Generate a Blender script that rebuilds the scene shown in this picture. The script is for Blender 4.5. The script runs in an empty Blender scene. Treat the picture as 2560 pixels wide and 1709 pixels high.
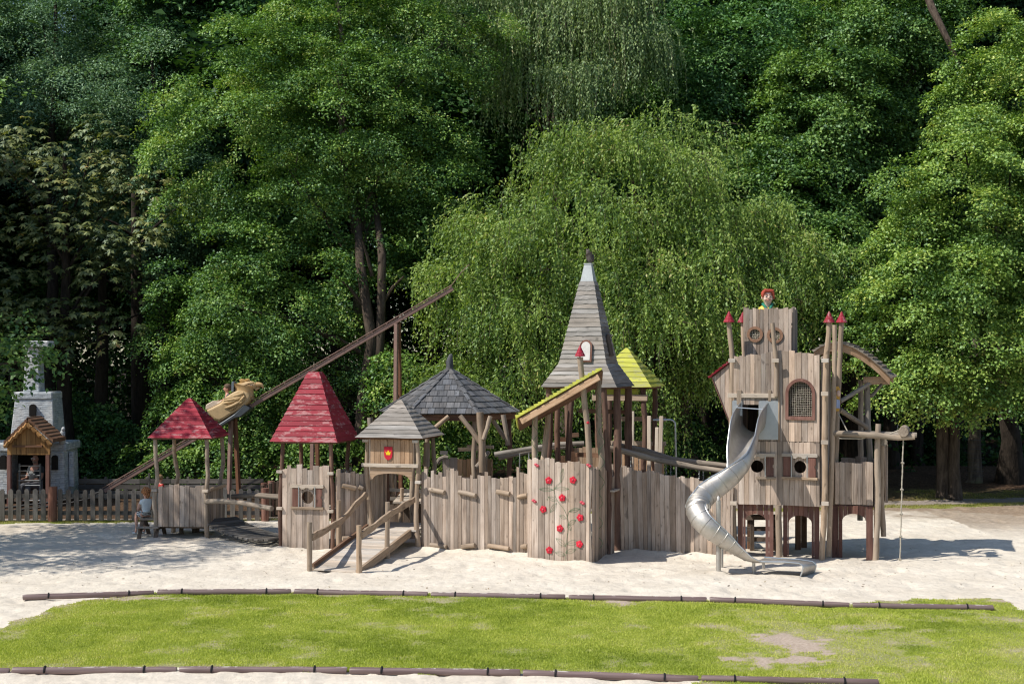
import bpy, bmesh, math, random
import numpy as np
from mathutils import Vector, Matrix

R = math.radians
SC = bpy.context.scene
COL = SC.collection
V = Vector
UP = V((0, 0, 1))

# ------------------------------------------------------------------ camera geometry used to measure the place
FPX, CX, HZ, CAMH = 3555.0, 1280.0, 899.0, 4.0


def W(u, v, D):
    """world point seen at photo pixel (u, v) and standing at distance D"""
    return V(((u - CX) / FPX * D, D, CAMH - (v - HZ) / FPX * D))


def GD(v):
    return CAMH * FPX / (v - HZ)


def G(u, v):
    return W(u, v, GD(v))


class Fr:
    """local frame: x along a front, y to the back, z up, turned so that its east side faces the viewer a little"""

    def __init__(s, o, deg):
        s.o = V(o)
        a = R(deg)
        s.ex = V((math.cos(a), -math.sin(a), 0))
        s.ey = V((math.sin(a), math.cos(a), 0))

    def __call__(s, x, y, z=0.0):
        return s.o + s.ex * x + s.ey * y + UP * z


# ------------------------------------------------------------------ materials
def mat(name):
    m = bpy.data.materials.new(name)
    m.use_nodes = True
    nt = m.node_tree
    for n in list(nt.nodes):
        nt.nodes.remove(n)
    out = nt.nodes.new('ShaderNodeOutputMaterial')
    return m, nt, out


class NT:
    def __init__(s, nt):
        s.nt = nt

    def n(s, typ, ins=None, **kw):
        nd = s.nt.nodes.new(typ)
        for k, v in kw.items():
            setattr(nd, k, v)
        for k, v in (ins or {}).items():
            if isinstance(v, bpy.types.NodeSocket):
                s.nt.links.new(v, nd.inputs[k])
            else:
                nd.inputs[k].default_value = v
        return nd

    def attr(s, name):
        return s.n('ShaderNodeAttribute', attribute_name=name)

    def mul(s, vec, sc):
        return s.n('ShaderNodeVectorMath', {0: vec, 1: sc}, operation='MULTIPLY').outputs[0]

    def math(s, op, a, b=0.0, c=None, clamp=False):
        ins = {0: a, 1: b}
        if c is not None:
            ins[2] = c
        return s.n('ShaderNodeMath', ins, operation=op, use_clamp=clamp).outputs[0]

    def noise(s, vec, scale, detail=4, rough=.55, dist=0.0):
        return s.n('ShaderNodeTexNoise', {'Vector': vec, 'Scale': scale, 'Detail': detail, 'Roughness': rough, 'Distortion': dist})

    def mr(s, val, a, b, c, d):
        return s.n('ShaderNodeMapRange', {0: val, 1: a, 2: b, 3: c, 4: d}).outputs[0]

    def ramp(s, fac, stops):
        nd = s.n('ShaderNodeValToRGB', {0: fac})
        el = nd.color_ramp.elements
        while len(el) < len(stops):
            el.new(.5)
        for e, (p, c) in zip(el, stops):
            e.position = p
            e.color = (c[0], c[1], c[2], 1)
        return nd.outputs[0]

    def mix(s, fac, a, b, mode='MIX'):
        nd = s.n('ShaderNodeMix', data_type='RGBA', blend_type=mode)
        for sock, v in ((nd.inputs[0], fac), (nd.inputs[6], a), (nd.inputs[7], b)):
            if isinstance(v, bpy.types.NodeSocket):
                s.nt.links.new(v, sock)
            else:
                sock.default_value = v if sock == nd.inputs[0] else (v[0], v[1], v[2], 1)
        return nd.outputs[2]

    def bump(s, h, strength=.3, dist=.01):
        return s.n('ShaderNodeBump', {'Height': h, 'Strength': strength, 'Distance': dist}).outputs[0]

    def val(s, col, val):
        """multiply a colour by a scalar socket"""
        c = s.n('ShaderNodeCombineColor', {0: val, 1: val, 2: val}).outputs[0]
        return s.mix(1.0, col, c, 'MULTIPLY')

    def bsdf(s, out, col, rough=.8, nrm=None, metal=0.0, spec=.3):
        b = s.n('ShaderNodeBsdfPrincipled', {'Base Color': col if isinstance(col, bpy.types.NodeSocket) else (*col, 1),
                                             'Roughness': rough, 'Metallic': metal, 'Specular IOR Level': spec})
        if nrm is not None:
            s.nt.links.new(nrm, b.inputs['Normal'])
        s.nt.links.new(b.outputs[0], out.inputs[0])
        return b


def wood(name, dark, mid, light, spread=.35, rough=.85, stain=.35, base_dark=0.0):
    """weathered board or pole; grain runs along the third local coordinate 'lc'"""
    m, nt, out = mat(name)
    t = NT(nt)
    lc = t.attr('lc').outputs['Vector']
    rnd = t.attr('rnd').outputs['Fac']
    g1 = t.noise(t.mul(lc, (26, 26, 1.3)), 1.0, 5, .6, .4).outputs[0]
    g2 = t.noise(t.mul(lc, (90, 90, 3.0)), 1.0, 3, .6).outputs[0]
    bl = t.noise(t.mul(lc, (5, 5, 1.6)), 1.0, 4, .6).outputs[0]
    kn = t.noise(t.mul(lc, (9, 9, 4.5)), 1.0, 2, .5).outputs[0]
    f = t.math('ADD', t.math('MULTIPLY', g1, .55), t.math('MULTIPLY', bl, .45))
    c = t.ramp(f, [(.30, dark), (.48, mid), (.68, light)])
    c = t.val(c, t.mr(rnd, 0, 1, 1 - spread, 1 + spread))
    # board to board drift between grey and tan
    r2 = t.math('FRACT', t.math('MULTIPLY', rnd, 7.31))
    c = t.mix(t.math('MULTIPLY', r2, .55), c, t.mix(1.0, c, (1.12, .96, .80), 'MULTIPLY'))
    r3 = t.math('FRACT', t.math('MULTIPLY', rnd, 13.7))
    c = t.mix(t.math('MULTIPLY', r3, .5), c, t.mix(1.0, c, (.88, .93, 1.0), 'MULTIPLY'))
    c = t.val(c, t.mr(g2, .3, .7, .86, 1.08))
    c = t.val(c, t.mr(kn, .66, .74, 1.0, .55))
    pt = t.noise(t.mul(lc, (2.2, 2.2, 1.0)), 1.0, 4, .65).outputs[0]
    c = t.mix(t.mr(pt, .52, .68, 0, .45), c, t.mix(1.0, c, (.72, .74, .76), 'MULTIPLY'))
    # dark run-off streaks
    st = t.noise(t.mul(lc, (34, 34, .6)), 1.0, 3, .6).outputs[0]
    c = t.val(c, t.mr(st, .58, .74, 1.0, 1 - stain))
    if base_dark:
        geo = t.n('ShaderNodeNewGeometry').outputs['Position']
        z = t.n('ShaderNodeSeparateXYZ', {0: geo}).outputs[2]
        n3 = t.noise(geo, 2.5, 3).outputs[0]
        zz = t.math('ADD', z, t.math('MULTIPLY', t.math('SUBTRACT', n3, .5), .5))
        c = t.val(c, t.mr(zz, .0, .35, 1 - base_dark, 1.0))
    h = t.math('ADD', t.math('MULTIPLY', g1, .6), t.math('MULTIPLY', g2, .4))
    t.bsdf(out, c, rough, t.bump(h, .5, .006), spec=.2)
    return m


def paint(name, col, worn=None, rough=.6, amount=.25, spec=.3):
    """painted wood, worn through to 'worn' in blotches"""
    m, nt, out = mat(name)
    t = NT(nt)
    lc = t.attr('lc').outputs['Vector']
    rnd = t.attr('rnd').outputs['Fac']
    g = t.noise(t.mul(lc, (40, 40, 4)), 1.0, 4, .6).outputs[0]
    c = t.val(t.mix(0.0, col, col), t.mr(rnd, 0, 1, .78, 1.18))
    c = t.val(c, t.mr(g, .3, .7, .85, 1.12))
    if worn:
        b = t.noise(t.mul(lc, (16, 16, 5)), 1.0, 6, .72).outputs[0]
        b2 = t.noise(t.mul(lc, (3, 3, 1.5)), 1.0, 2, .5).outputs[0]
        bb = t.math('ADD', t.math('MULTIPLY', b, .65), t.math('MULTIPLY', b2, .35))
        c = t.mix(t.mr(bb, .62 - amount * .4, .66 - amount * .35, 0, .75), c, worn)
    t.bsdf(out, c, rough, t.bump(g, .4, .004), spec=spec)
    return m


def plain(name, col, rough=.6, metal=0.0, vary=.12, scale=6.0, spec=.3, bump=0.0):
    m, nt, out = mat(name)
    t = NT(nt)
    p = t.n('ShaderNodeTexCoord').outputs['Object']
    n = t.noise(p, scale, 5, .6).outputs[0]
    c = t.val(t.mix(0.0, col, col), t.mr(n, .3, .7, 1 - vary, 1 + vary))
    t.bsdf(out, c, rough, t.bump(n, bump, .01) if bump else None, metal, spec)
    return m


def leafmat(name, dark, mid, light, trans=.30, gloss=.07, tint=None, lift=(1.0, 1.0, 1.0)):
    m, nt, out = mat(name)
    t = NT(nt)
    rnd = t.attr('rnd').outputs['Fac']
    tone = t.attr('tone').outputs['Fac']
    f = t.math('ADD', t.math('MULTIPLY', rnd, .40), t.math('MULTIPLY', tone, .60))
    stops = [(.24, tuple(x * .75 for x in dark)), (.5, mid), (.80, light)]
    if tint:
        stops.append((.97, tint))
    c = t.ramp(f, stops)
    oi = t.n('ShaderNodeObjectInfo').outputs['Random']
    c = t.val(c, t.mr(oi, 0, 1, .94, 1.06))
    c = t.mix(1.0, c, lift, 'MULTIPLY')
    d = t.n('ShaderNodeBsdfDiffuse', {'Color': c})
    tc = t.mix(1.0, c, (1.15, 1.25, .55), 'MULTIPLY')
    tr = t.n('ShaderNodeBsdfTranslucent', {'Color': tc})
    gl = t.n('ShaderNodeBsdfGlossy', {'Color': (.55, .68, .62, 1), 'Roughness': .5})
    a = t.n('ShaderNodeMixShader', {0: trans, 1: d.outputs[0], 2: tr.outputs[0]})
    b = t.n('ShaderNodeMixShader', {0: gloss, 1: a.outputs[0], 2: gl.outputs[0]})
    nt.links.new(b.outputs[0], out.inputs[0])
    return m


def bark(name, dark, light, moss=None):
    m, nt, out = mat(name)
    t = NT(nt)
    p = t.n('ShaderNodeTexCoord').outputs['Object']
    g = t.noise(t.mul(p, (9, 9, 2.2)), 1.0, 6, .65, .6).outputs[0]
    c = t.ramp(g, [(.32, dark), (.66, light)])
    if moss:
        n = t.noise(p, 1.1, 3).outputs[0]
        c = t.mix(t.mr(n, .48, .62, 0, .6), c, moss)
    t.bsdf(out, c, .9, t.bump(g, .8, .05), spec=.15)
    return m


M = {}
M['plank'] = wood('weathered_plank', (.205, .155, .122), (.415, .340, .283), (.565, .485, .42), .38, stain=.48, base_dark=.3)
M['pole'] = wood('weathered_pole', (.19, .14, .10), (.36, .285, .215), (.48, .395, .315), .2, stain=.3)
M['pole_red'] = wood('stained_pole_shaded', (.07, .040, .030), (.15, .09, .068), (.23, .15, .115), .2)  # red-brown stain, darkened further for poles standing in shade
M['pole_grey'] = wood('grey_log', (.12, .10, .085), (.27, .235, .195), (.42, .37, .31), .2, stain=.45)
M['gate_board'] = wood('fresh_board', (.26, .16, .10), (.42, .29, .19), (.52, .39, .28), .2)
M['pale_board'] = wood('pale_board', (.40, .34, .27), (.56, .49, .41), (.66, .60, .52), .12, stain=.2)
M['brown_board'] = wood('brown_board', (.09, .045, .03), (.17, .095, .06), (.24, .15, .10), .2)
M['red_board'] = wood('red_brown_board', (.09, .045, .037), (.17, .09, .074), (.25, .15, .125), .25, stain=.25)
M['roof_grey'] = wood('silvered_roof_board', (.165, .152, .14), (.285, .267, .245), (.42, .395, .37), .28, stain=.45)
M['shingle'] = wood('dark_shingle', (.055, .058, .064), (.115, .12, .13), (.20, .205, .215), .35, .7, .2)
M['deck'] = wood('deck_board', (.36, .315, .26), (.53, .475, .41), (.63, .575, .51), .18)
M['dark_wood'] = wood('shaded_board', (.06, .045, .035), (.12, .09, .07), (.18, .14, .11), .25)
M['fence'] = wood('fence_picket', (.065, .060, .055), (.13, .122, .112), (.20, .19, .178), .28)  # grey wood darkened because the fence stands in shade
M['fence_log'] = wood('fence_log', (.10, .045, .032), (.19, .095, .07), (.29, .17, .13), .2)
M['red_paint'] = paint('worn_red_paint', (.29, .014, .032), (.42, .21, .21), .65, .24)
M['red_flat'] = paint('red_paint', (.58, .022, .045), None, .45)
M['pink_flat'] = paint('faded_red_paint', (.62, .09, .12), None, .5)
M['yellow_paint'] = paint('lime_yellow_paint', (.50, .51, .075), (.34, .34, .15), .65, .25)
M['yellow_flat'] = paint('yellow_paint', (.86, .62, .02), None, .5)
M['green_line'] = plain('green_line_paint', (.035, .16, .06), .6)
M['black'] = plain('black_rubber', (.012, .012, .013), .55)
M['shade_black'] = plain('interior_shade_paint', (.012, .010, .009), .9)  # near-black colour that stands in for shade inside the castle
M['white_panel'] = plain('white_panel', (.62, .60, .58), .6)
M['zinc'] = plain('zinc_sheet', (.47, .50, .505), .5, .2, .1)
M['rope'] = plain('natural_rope', (.42, .38, .31), .9, 0, .3, 60)
M['steel_dark'] = plain('dark_steel', (.10, .11, .12), .45, .6)
M['steel_brown'] = plain('brown_steel', (.26, .165, .135), .5, .1, .15)
M['steel_bar'] = plain('galvanised_bar', (.55, .58, .60), .35, .8)
M['skin'] = plain('skin', (.62, .36, .27), .55, 0, .06)
M['log_border'] = None


def log_border_mat():
    m, nt, out = mat('border_log_recycled')
    t = NT(nt)
    lc = t.attr('lc').outputs['Vector']
    g = t.noise(t.mul(lc, (20, 20, 1.0)), 1.0, 4, .6).outputs[0]
    c = t.ramp(g, [(.3, (.115, .075, .072)), (.7, (.235, .17, .16))])
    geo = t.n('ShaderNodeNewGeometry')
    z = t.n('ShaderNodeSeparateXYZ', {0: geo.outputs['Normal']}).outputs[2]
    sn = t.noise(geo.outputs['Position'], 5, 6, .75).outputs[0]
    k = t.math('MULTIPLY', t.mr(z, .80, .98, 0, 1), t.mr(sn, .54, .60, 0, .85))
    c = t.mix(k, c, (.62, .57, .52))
    t.bsdf(out, c, .42, t.bump(g, .3, .004), spec=.4)
    return m


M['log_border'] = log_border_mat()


def steel_mat():
    m, nt, out = mat('brushed_stainless')
    t = NT(nt)
    p = t.n('ShaderNodeTexCoord').outputs['Object']
    n = t.noise(t.mul(p, (3, 3, 3)), 1.0, 5, .65).outputs[0]
    n2 = t.noise(t.mul(p, (40, 40, 40)), 1.0, 3, .6).outputs[0]
    c = t.ramp(n, [(.3, (.40, .37, .33)), (.7, (.58, .555, .52))])
    rg = t.mr(n2, .3, .7, .42, .58)
    t.bsdf(out, c, rg, t.bump(n, .08, .02), .78, .5)
    return m


M['steel'] = steel_mat()

# ------------------------------------------------------------------ scene-graph helpers


def tag(o, label=None, cat=None, group=None, kind=None):
    if label:
        o['label'] = label
    if cat:
        o['category'] = cat
    if group:
        o['group'] = group
    if kind:
        o['kind'] = kind
    return o


def thing(name, label, cat, loc, group=None):
    o = bpy.data.objects.new(name, None)
    o.empty_display_size = .2
    COL.objects.link(o)
    o.location = V(loc)
    return tag(o, label, cat, group)


def origin_of(p):
    while p is not None and p.parent is not None:
        p = p.parent
    return V(p.location) if p is not None else V((0, 0, 0))


RNG = random.Random(7)


class MB:
    """collects shapes given in world coordinates; build() links them as one mesh object"""

    def __init__(s):
        s.v, s.f, s.rnd, s.lc = [], [], [], []
        s.cuts = []

    def add(s, verts, faces, lcs, rnd=None):
        b = len(s.v)
        s.cuts.append((b, len(s.f)))
        rnd = RNG.random() if rnd is None else rnd
        off = V((RNG.uniform(-50, 50), RNG.uniform(-50, 50), RNG.uniform(-50, 50)))
        for p, l in zip(verts, lcs):
            s.v.append(V(p))
            s.lc.append(V(l) + off)
            s.rnd.append(rnd)
        for f in faces:
            s.f.append([b + i for i in f])
        return s

    def hexa(s, c8, grain=2, rnd=None):
        """eight corners: index = x + 2*y + 4*z; grain = axis of the grain"""
        c8 = [V(c) for c in c8]
        lx, ly, lz = (c8[1] - c8[0]).length, (c8[2] - c8[0]).length, (c8[4] - c8[0]).length
        lcs = []
        for i in range(8):
            q = [(i & 1) * lx, ((i >> 1) & 1) * ly, ((i >> 2) & 1) * lz]
            if grain == 0:
                q = [q[2], q[1], q[0]]
            elif grain == 1:
                q = [q[0], q[2], q[1]]
            lcs.append(q)
        return s.add(c8, [(0, 2, 3, 1), (4, 5, 7, 6), (0, 1, 5, 4), (2, 6, 7, 3), (0, 4, 6, 2), (1, 3, 7, 5)], lcs, rnd)

    def bar(s, a, b, w, h, up=UP, rnd=None, w2=None, h2=None):
        """rectangular bar from a to b, w sideways, h along up"""
        a, b = V(a), V(b)
        d = (b - a).normalized()
        side = d.cross(V(up))
        if side.length < 1e-5:
            side = d.cross(V((1, 0, 0)))
        side.normalize()
        u = side.cross(d).normalized()
        w2 = w if w2 is None else w2
        h2 = h if h2 is None else h2
        c = []
        for p, ww, hh in ((a, w, h), (b, w2, h2)):
            for sy in (-1, 1):
                for sx in (-1, 1):
                    c.append(p + side * (sx * ww / 2) + u * (sy * hh / 2))
        return s.hexa(c, 2, rnd)

    def box(s, fr, x0, x1, y0, y1, z0, z1, grain=2, rnd=None):
        c = [fr(x, y, z) for z in (z0, z1) for y in (y0, y1) for x in (x0, x1)]
        return s.hexa(c, grain, rnd)

    def tube(s, pts, radii, seg=10, caps=True, rnd=None, wob=0.0, close=False):
        pts = [V(p) for p in pts]
        n = len(pts)
        if not hasattr(radii, '__len__'):
            radii = [radii] * n
        verts, lcs, faces = [], [], []
        prev = None
        L = 0
        for i in range(n):
            if close:
                d = pts[(i + 1) % n] - pts[i - 1]
            else:
                d = pts[min(i + 1, n - 1)] - pts[max(i - 1, 0)]
            d.normalize()
            if prev is None:
                x = d.cross(V((.13, .9, .21)) if abs(d.y) < .9 else UP)
            else:
                x = prev - d * prev.dot(d)
            x.normalize()
            prev = x
            y = d.cross(x)
            if i:
                L += (pts[i] - pts[i - 1]).length
            for k in range(seg):
                a = 2 * math.pi * k / seg
                r = radii[i] * (1 + (RNG.uniform(-wob, wob) if wob else 0))
                verts.append(pts[i] + (x * math.cos(a) + y * math.sin(a)) * r)
                lcs.append((math.cos(a) * radii[i] * 1.2, math.sin(a) * radii[i] * 1.2, L))
        m = n if close else n - 1
        for i in range(m):
            for k in range(seg):
                a, b = i * seg + k, i * seg + (k + 1) % seg
                c, d2 = ((i + 1) % n) * seg + (k + 1) % seg, ((i + 1) % n) * seg + k
                faces.append((a, b, c, d2))
        if caps and not close:
            faces.append(tuple(range(seg - 1, -1, -1)))
            faces.append(tuple((n - 1) * seg + k for k in range(seg)))
        return s.add(verts, faces, lcs, rnd)

    def pole(s, pts, r0, r1=None, seg=10, bend=.02, rnd=None, steps=None):
        """natural round pole through the points with a little wander"""
        pts = [V(p) for p in pts]
        r1 = r0 if r1 is None else r1
        out, rad = [], []
        tot = sum((pts[i + 1] - pts[i]).length for i in range(len(pts) - 1))
        acc = 0
        for i in range(len(pts) - 1):
            k = max(2, int((pts[i + 1] - pts[i]).length / .22))
            for j in range(k + (1 if i == len(pts) - 2 else 0)):
                f = j / k
                q = pts[i].lerp(pts[i + 1], f)
                g = (acc + f * (pts[i + 1] - pts[i]).length) / tot
                e = min(1, 6 * g, 6 * (1 - g))
                q = q + V((RNG.uniform(-bend, bend), RNG.uniform(-bend, bend), 0)) * e
                out.append(q)
                rad.append((r0 + (r1 - r0) * g) * RNG.uniform(.94, 1.07))
            acc += (pts[i + 1] - pts[i]).length
        return s.tube(out, rad, seg, True, rnd, .03)

    def prism(s, pts2, o, ex, ez, ny, depth, rnd=None, grain='z'):
        """polygon (x, z) in the plane o + ex*x + ez*z, pushed by ny*depth"""
        n = len(pts2)
        o, ex, ez, ny = V(o), V(ex), V(ez), V(ny)
        vs, lcs = [], []
        for k in (0, 1):
            for x, z in pts2:
                vs.append(o + ex * x + ez * z + ny * (depth * k))
                lcs.append((x, depth * k, z) if grain == 'z' else (z, depth * k, x))
        fs = [tuple(range(n)), tuple(range(2 * n - 1, n - 1, -1))]
        for i in range(n):
            j = (i + 1) % n
            fs.append((i, i + n, j + n, j))
        return s.add(vs, fs, lcs, rnd)

    def lathe(s, prof, o, axis=UP, seg=16, rnd=None):
        axis = V(axis).normalized()
        x = axis.cross(V((0.1, 1, .05)))
        x.normalize()
        y = axis.cross(x)
        vs, lcs, fs = [], [], []
        for r, z in prof:
            for k in range(seg):
                a = 2 * math.pi * k / seg
                vs.append(V(o) + axis * z + (x * math.cos(a) + y * math.sin(a)) * r)
                lcs.append((math.cos(a) * r, math.sin(a) * r, z))
        for i in range(len(prof) - 1):
            for k in range(seg):
                fs.append((i * seg + k, i * seg + (k + 1) % seg, (i + 1) * seg + (k + 1) % seg, (i + 1) * seg + k))
        fs.append(tuple(range(seg - 1, -1, -1)))
        fs.append(tuple((len(prof) - 1) * seg + k for k in range(seg)))
        return s.add(vs, fs, lcs, rnd)

    def build_each(s, name, m, parent=None, smooth=False, bevel=0.0):
        """one object for every shape that was added"""
        out = []
        ends = s.cuts[1:] + [(len(s.v), len(s.f))]
        for (v0, f0), (v1, f1) in zip(s.cuts, ends):
            q = MB()
            q.v, q.rnd, q.lc = s.v[v0:v1], s.rnd[v0:v1], s.lc[v0:v1]
            q.f = [[i - v0 for i in f] for f in s.f[f0:f1]]
            out.append(q.build(name, m, parent, smooth, bevel))
        return out

    def build(s, name, m, parent=None, smooth=False, bevel=0.0, label=None):
        o = origin_of(parent)
        me = bpy.data.meshes.new(name)
        me.from_pydata([tuple(p - o) for p in s.v], [], s.f)
        a = me.attributes.new('lc', 'FLOAT_VECTOR', 'POINT')
        a.data.foreach_set('vector', [c for l in s.lc for c in l])
        b = me.attributes.new('rnd', 'FLOAT', 'POINT')
        b.data.foreach_set('value', s.rnd)
        me.materials.append(m)
        bm = bmesh.new()
        bm.from_mesh(me)
        bmesh.ops.recalc_face_normals(bm, faces=bm.faces)
        bm.to_mesh(me)
        bm.free()
        if smooth:
            me.polygons.foreach_set('use_smooth', [True] * len(me.polygons))
            try:
                me.set_sharp_from_angle(angle=R(42))
            except Exception:
                pass
        me.update()
        ob = bpy.data.objects.new(name, me)
        COL.objects.link(ob)
        if parent is not None:
            ob.parent = parent
        if bevel:
            md = ob.modifiers.new('edge', 'BEVEL')
            md.width = bevel
            md.segments = 1
            md.limit_method = 'ANGLE'
        if label:
            ob['label'] = label
        return ob


def lerp(a, b, t):
    return a + (b - a) * t


def along(path, s):
    """point and tangent at arc length s of a polyline"""
    for i in range(len(path) - 1):
        L = (path[i + 1] - path[i]).length
        if s <= L or i == len(path) - 2:
            t = (path[i + 1] - path[i]) / L
            return path[i] + t * s, t
        s -= L


def path_len(path):
    return sum((path[i + 1] - path[i]).length for i in range(len(path) - 1))


def plank_wall(mb, bot, ztop, zbot=0.0, w=.105, th=.028, jit=.04, top=None, holes=(), gap=.006, wj=.25, seed=1, arcs=False, lean=0.0, zb_j=0.0):
    """upright boards along the ground polyline 'bot' (and 'top' for slanting boards).
    holes: (s0, s1, lo(s), hi(s)) openings in arc length / height. The boards stand on the near side of the line."""
    rg = random.Random(seed)
    bot = [V((p[0], p[1], 0)) for p in bot]
    top = bot if top is None else [V((p[0], p[1], 0)) for p in top]
    L, LT = path_len(bot), path_len(top)
    s = 0.0
    zt = ztop if callable(ztop) else (lambda q: ztop)
    zb = zbot if callable(zbot) else (lambda q: zbot)
    while s < L - .02:
        ww = w * rg.uniform(1 - wj, 1 + wj)
        e = min(L, s + ww)
        if L - e < w * .4:
            e = L
        sm = (s + e) / 2
        pb, tb = along(bot, sm)
        pt, tt = along(top, sm / L * LT)
        n = V((tb.y, -tb.x, 0))
        off = rg.uniform(0, .010)
        z1 = zt(sm) + rg.uniform(-jit, jit)
        z0 = zb(sm) - rg.uniform(0, zb_j)
        sl = rg.uniform(-.012, .012) + (lean if rg.random() < .5 else 0)
        hw = (e - s) / 2 - gap / 2
        sk = LT / L
        rnd = rg.random()

        def P(x, z, d):
            f = (z - z0) / max(.01, (z1 - z0))
            base = pb.lerp(pt, f)
            k = lerp(1.0, sk, f)
            return base + tb * (x * k) + n * (off + d) + UP * z

        def poly(pts):
            vs = [P(x, z, th) for x, z in pts] + [P(x, z, 0.0) for x, z in pts]
            lcs = [(x, th, z) for x, z in pts] + [(x, 0, z) for x, z in pts]
            k = len(pts)
            fs = [tuple(range(k)), tuple(range(2 * k - 1, k - 1, -1))] + [(i, i + k, (i + 1) % k + k, (i + 1) % k) for i in range(k)]
            mb.add(vs, fs, lcs, rnd)

        hole = None
        for h in holes:
            if s < h[1] - .004 and e > h[0] + .004:
                hole = h
        topedge = [(hw, z1 - sl), (-hw, z1 + sl)]
        if arcs and rg.random() < .5:
            topedge = [(hw, z1 - .015), (0, z1 + .012), (-hw, z1 - .01)]
        if hole is None:
            poly([(-hw, z0), (hw, z0)] + topedge)
        else:
            xs = [-hw + 2 * hw * i / 8 for i in range(9)]
            for q in (hole[0] - sm, hole[1] - sm):
                if -hw < q < hw:
                    xs.append(q)
            xs.sort()
            cl = lambda q: min(max(q, hole[0]), hole[1])
            lo, hi = [], []
            for x in xs:
                q = sm + x
                zh, zl = hole[3](cl(q)), hole[2](cl(q))
                hi.append((x, zh))
                if q < hole[0] - 1e-6 or q > hole[1] + 1e-6:
                    lo.append((x, zh))
                elif abs(q - hole[0]) < 1e-6:
                    lo += [(x, zh), (x + 1e-4, zl)]
                elif abs(q - hole[1]) < 1e-6:
                    lo += [(x - 1e-4, zl), (x, zh)]
                else:
                    lo.append((x, zl))
            if max(z for x, z in lo) > z0 + .01:
                poly([(-hw, z0), (hw, z0)] + [(x, max(z, z0 + .002)) for x, z in lo[::-1]])
            if min(z for x, z in hi) < z1 - .01:
                poly(hi + topedge)
        s = e
    return mb


def circ_hole(sc, zc, r):
    lo = lambda q: zc - math.sqrt(max(0, r * r - (q - sc) ** 2))
    hi = lambda q: zc + math.sqrt(max(0, r * r - (q - sc) ** 2))
    return (sc - r, sc + r, lo, hi)


def arch_hole(s0, s1, z0, zspring, rise):
    c, hw = (s0 + s1) / 2, (s1 - s0) / 2
    lo = lambda q: z0
    hi = lambda q: zspring + rise * math.sqrt(max(0, 1 - ((q - c) / hw) ** 2))
    return (s0, s1, lo, hi)


def pyramid(mb, c, ang, prof, sides=4, rows=None, th=.022, seed=1, cols=5, wav=.006, rot0=None):
    """boarded pyramid roof. prof: [(z, half_size), ...] from eave to top; rows boards per profile section"""
    rg = random.Random(seed)
    a0 = R(-ang) + (math.pi / 4 if sides == 4 else 0) if rot0 is None else rot0
    k = 1 / math.cos(math.pi / sides)
    C = V((c[0], c[1], 0))

    def cor(i, h, z):
        a = a0 + 2 * math.pi * i / sides
        return C + V((math.cos(a), math.sin(a), 0)) * (h * k) + UP * z

    for si in range(len(prof) - 1):
        (z0, h0), (z1, h1) = prof[si], prof[si + 1]
        nr = rows[si]
        for j in range(nr):
            f0, f1 = j / nr, min(1.0, (j + 1) / nr + .12 / nr)
            za, ha = lerp(z0, z1, f0), lerp(h0, h1, f0)
            zb, hb = lerp(z0, z1, f1), lerp(h0, h1, f1)
            for i in range(sides):
                rnd = rg.random()
                jl = [rg.uniform(-wav, wav) for _ in range(cols + 1)]
                jl[0] = jl[-1] = 0
                vs, lcs = [], []
                W0 = (cor(i, ha, za) - cor(i + 1, ha, za)).length
                for q in range(cols + 1):
                    t = q / cols
                    lo = cor(i, ha + th, za).lerp(cor(i + 1, ha + th, za), t) + UP * (jl[q] - .004)
                    li = cor(i, ha - .012, za).lerp(cor(i + 1, ha - .012, za), t) + UP * (jl[q] - .004)
                    hi = cor(i, hb + .004, zb).lerp(cor(i + 1, hb + .004, zb), t)
                    vs += [lo, hi, li]
                    lcs += [(0, 0, t * W0), ((f1 - f0) * 2 * h0, 0, t * W0), (0, .1, t * W0)]
                fs = []
                for q in range(cols):
                    b = q * 3
                    fs += [(b, b + 3, b + 4, b + 1), (b + 2, b + 5, b + 3, b)]
                mb.add(vs, fs, lcs, rnd)
    return mb


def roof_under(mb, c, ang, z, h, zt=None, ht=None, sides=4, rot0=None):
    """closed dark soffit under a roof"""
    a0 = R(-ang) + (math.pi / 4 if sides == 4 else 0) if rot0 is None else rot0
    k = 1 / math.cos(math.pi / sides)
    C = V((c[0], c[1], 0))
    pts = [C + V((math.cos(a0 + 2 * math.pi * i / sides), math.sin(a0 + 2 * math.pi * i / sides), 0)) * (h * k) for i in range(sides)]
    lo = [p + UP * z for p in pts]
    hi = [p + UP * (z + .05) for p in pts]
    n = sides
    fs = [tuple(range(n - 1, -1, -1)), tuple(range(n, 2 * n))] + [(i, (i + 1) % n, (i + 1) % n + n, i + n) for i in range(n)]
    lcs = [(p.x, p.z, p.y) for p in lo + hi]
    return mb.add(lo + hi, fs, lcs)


# ------------------------------------------------------------------ numpy value noise
def vnoise(x, y, seed=0):
    xi, yi = np.floor(x).astype(np.int64), np.floor(y).astype(np.int64)
    xf, yf = x - xi, y - yi
    u, v = xf * xf * (3 - 2 * xf), yf * yf * (3 - 2 * yf)

    def h(a, b):
        n = (a * 374761393 + b * 668265263 + seed * 974711) & 0xffffffff
        n = ((n ^ (n >> 13)) * 1274126177) & 0xffffffff
        return ((n ^ (n >> 16)) & 0xffff) / 65535.0
    return (h(xi, yi) * (1 - u) + h(xi + 1, yi) * u) * (1 - v) + (h(xi, yi + 1) * (1 - u) + h(xi + 1, yi + 1) * u) * v


def s_at(path, u):
    """arc length where the sight line of column u meets a wall line"""
    k = (u - CX) / FPX
    acc = 0
    for i in range(len(path) - 1):
        a, b = path[i], path[i + 1]
        fa_, fb = a.x - k * a.y, b.x - k * b.y
        L = (b - a).length
        if (fa_ <= 0 <= fb) or (i == len(path) - 2):
            return acc + L * fa_ / (fa_ - fb)
        acc += L
    return acc


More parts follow.
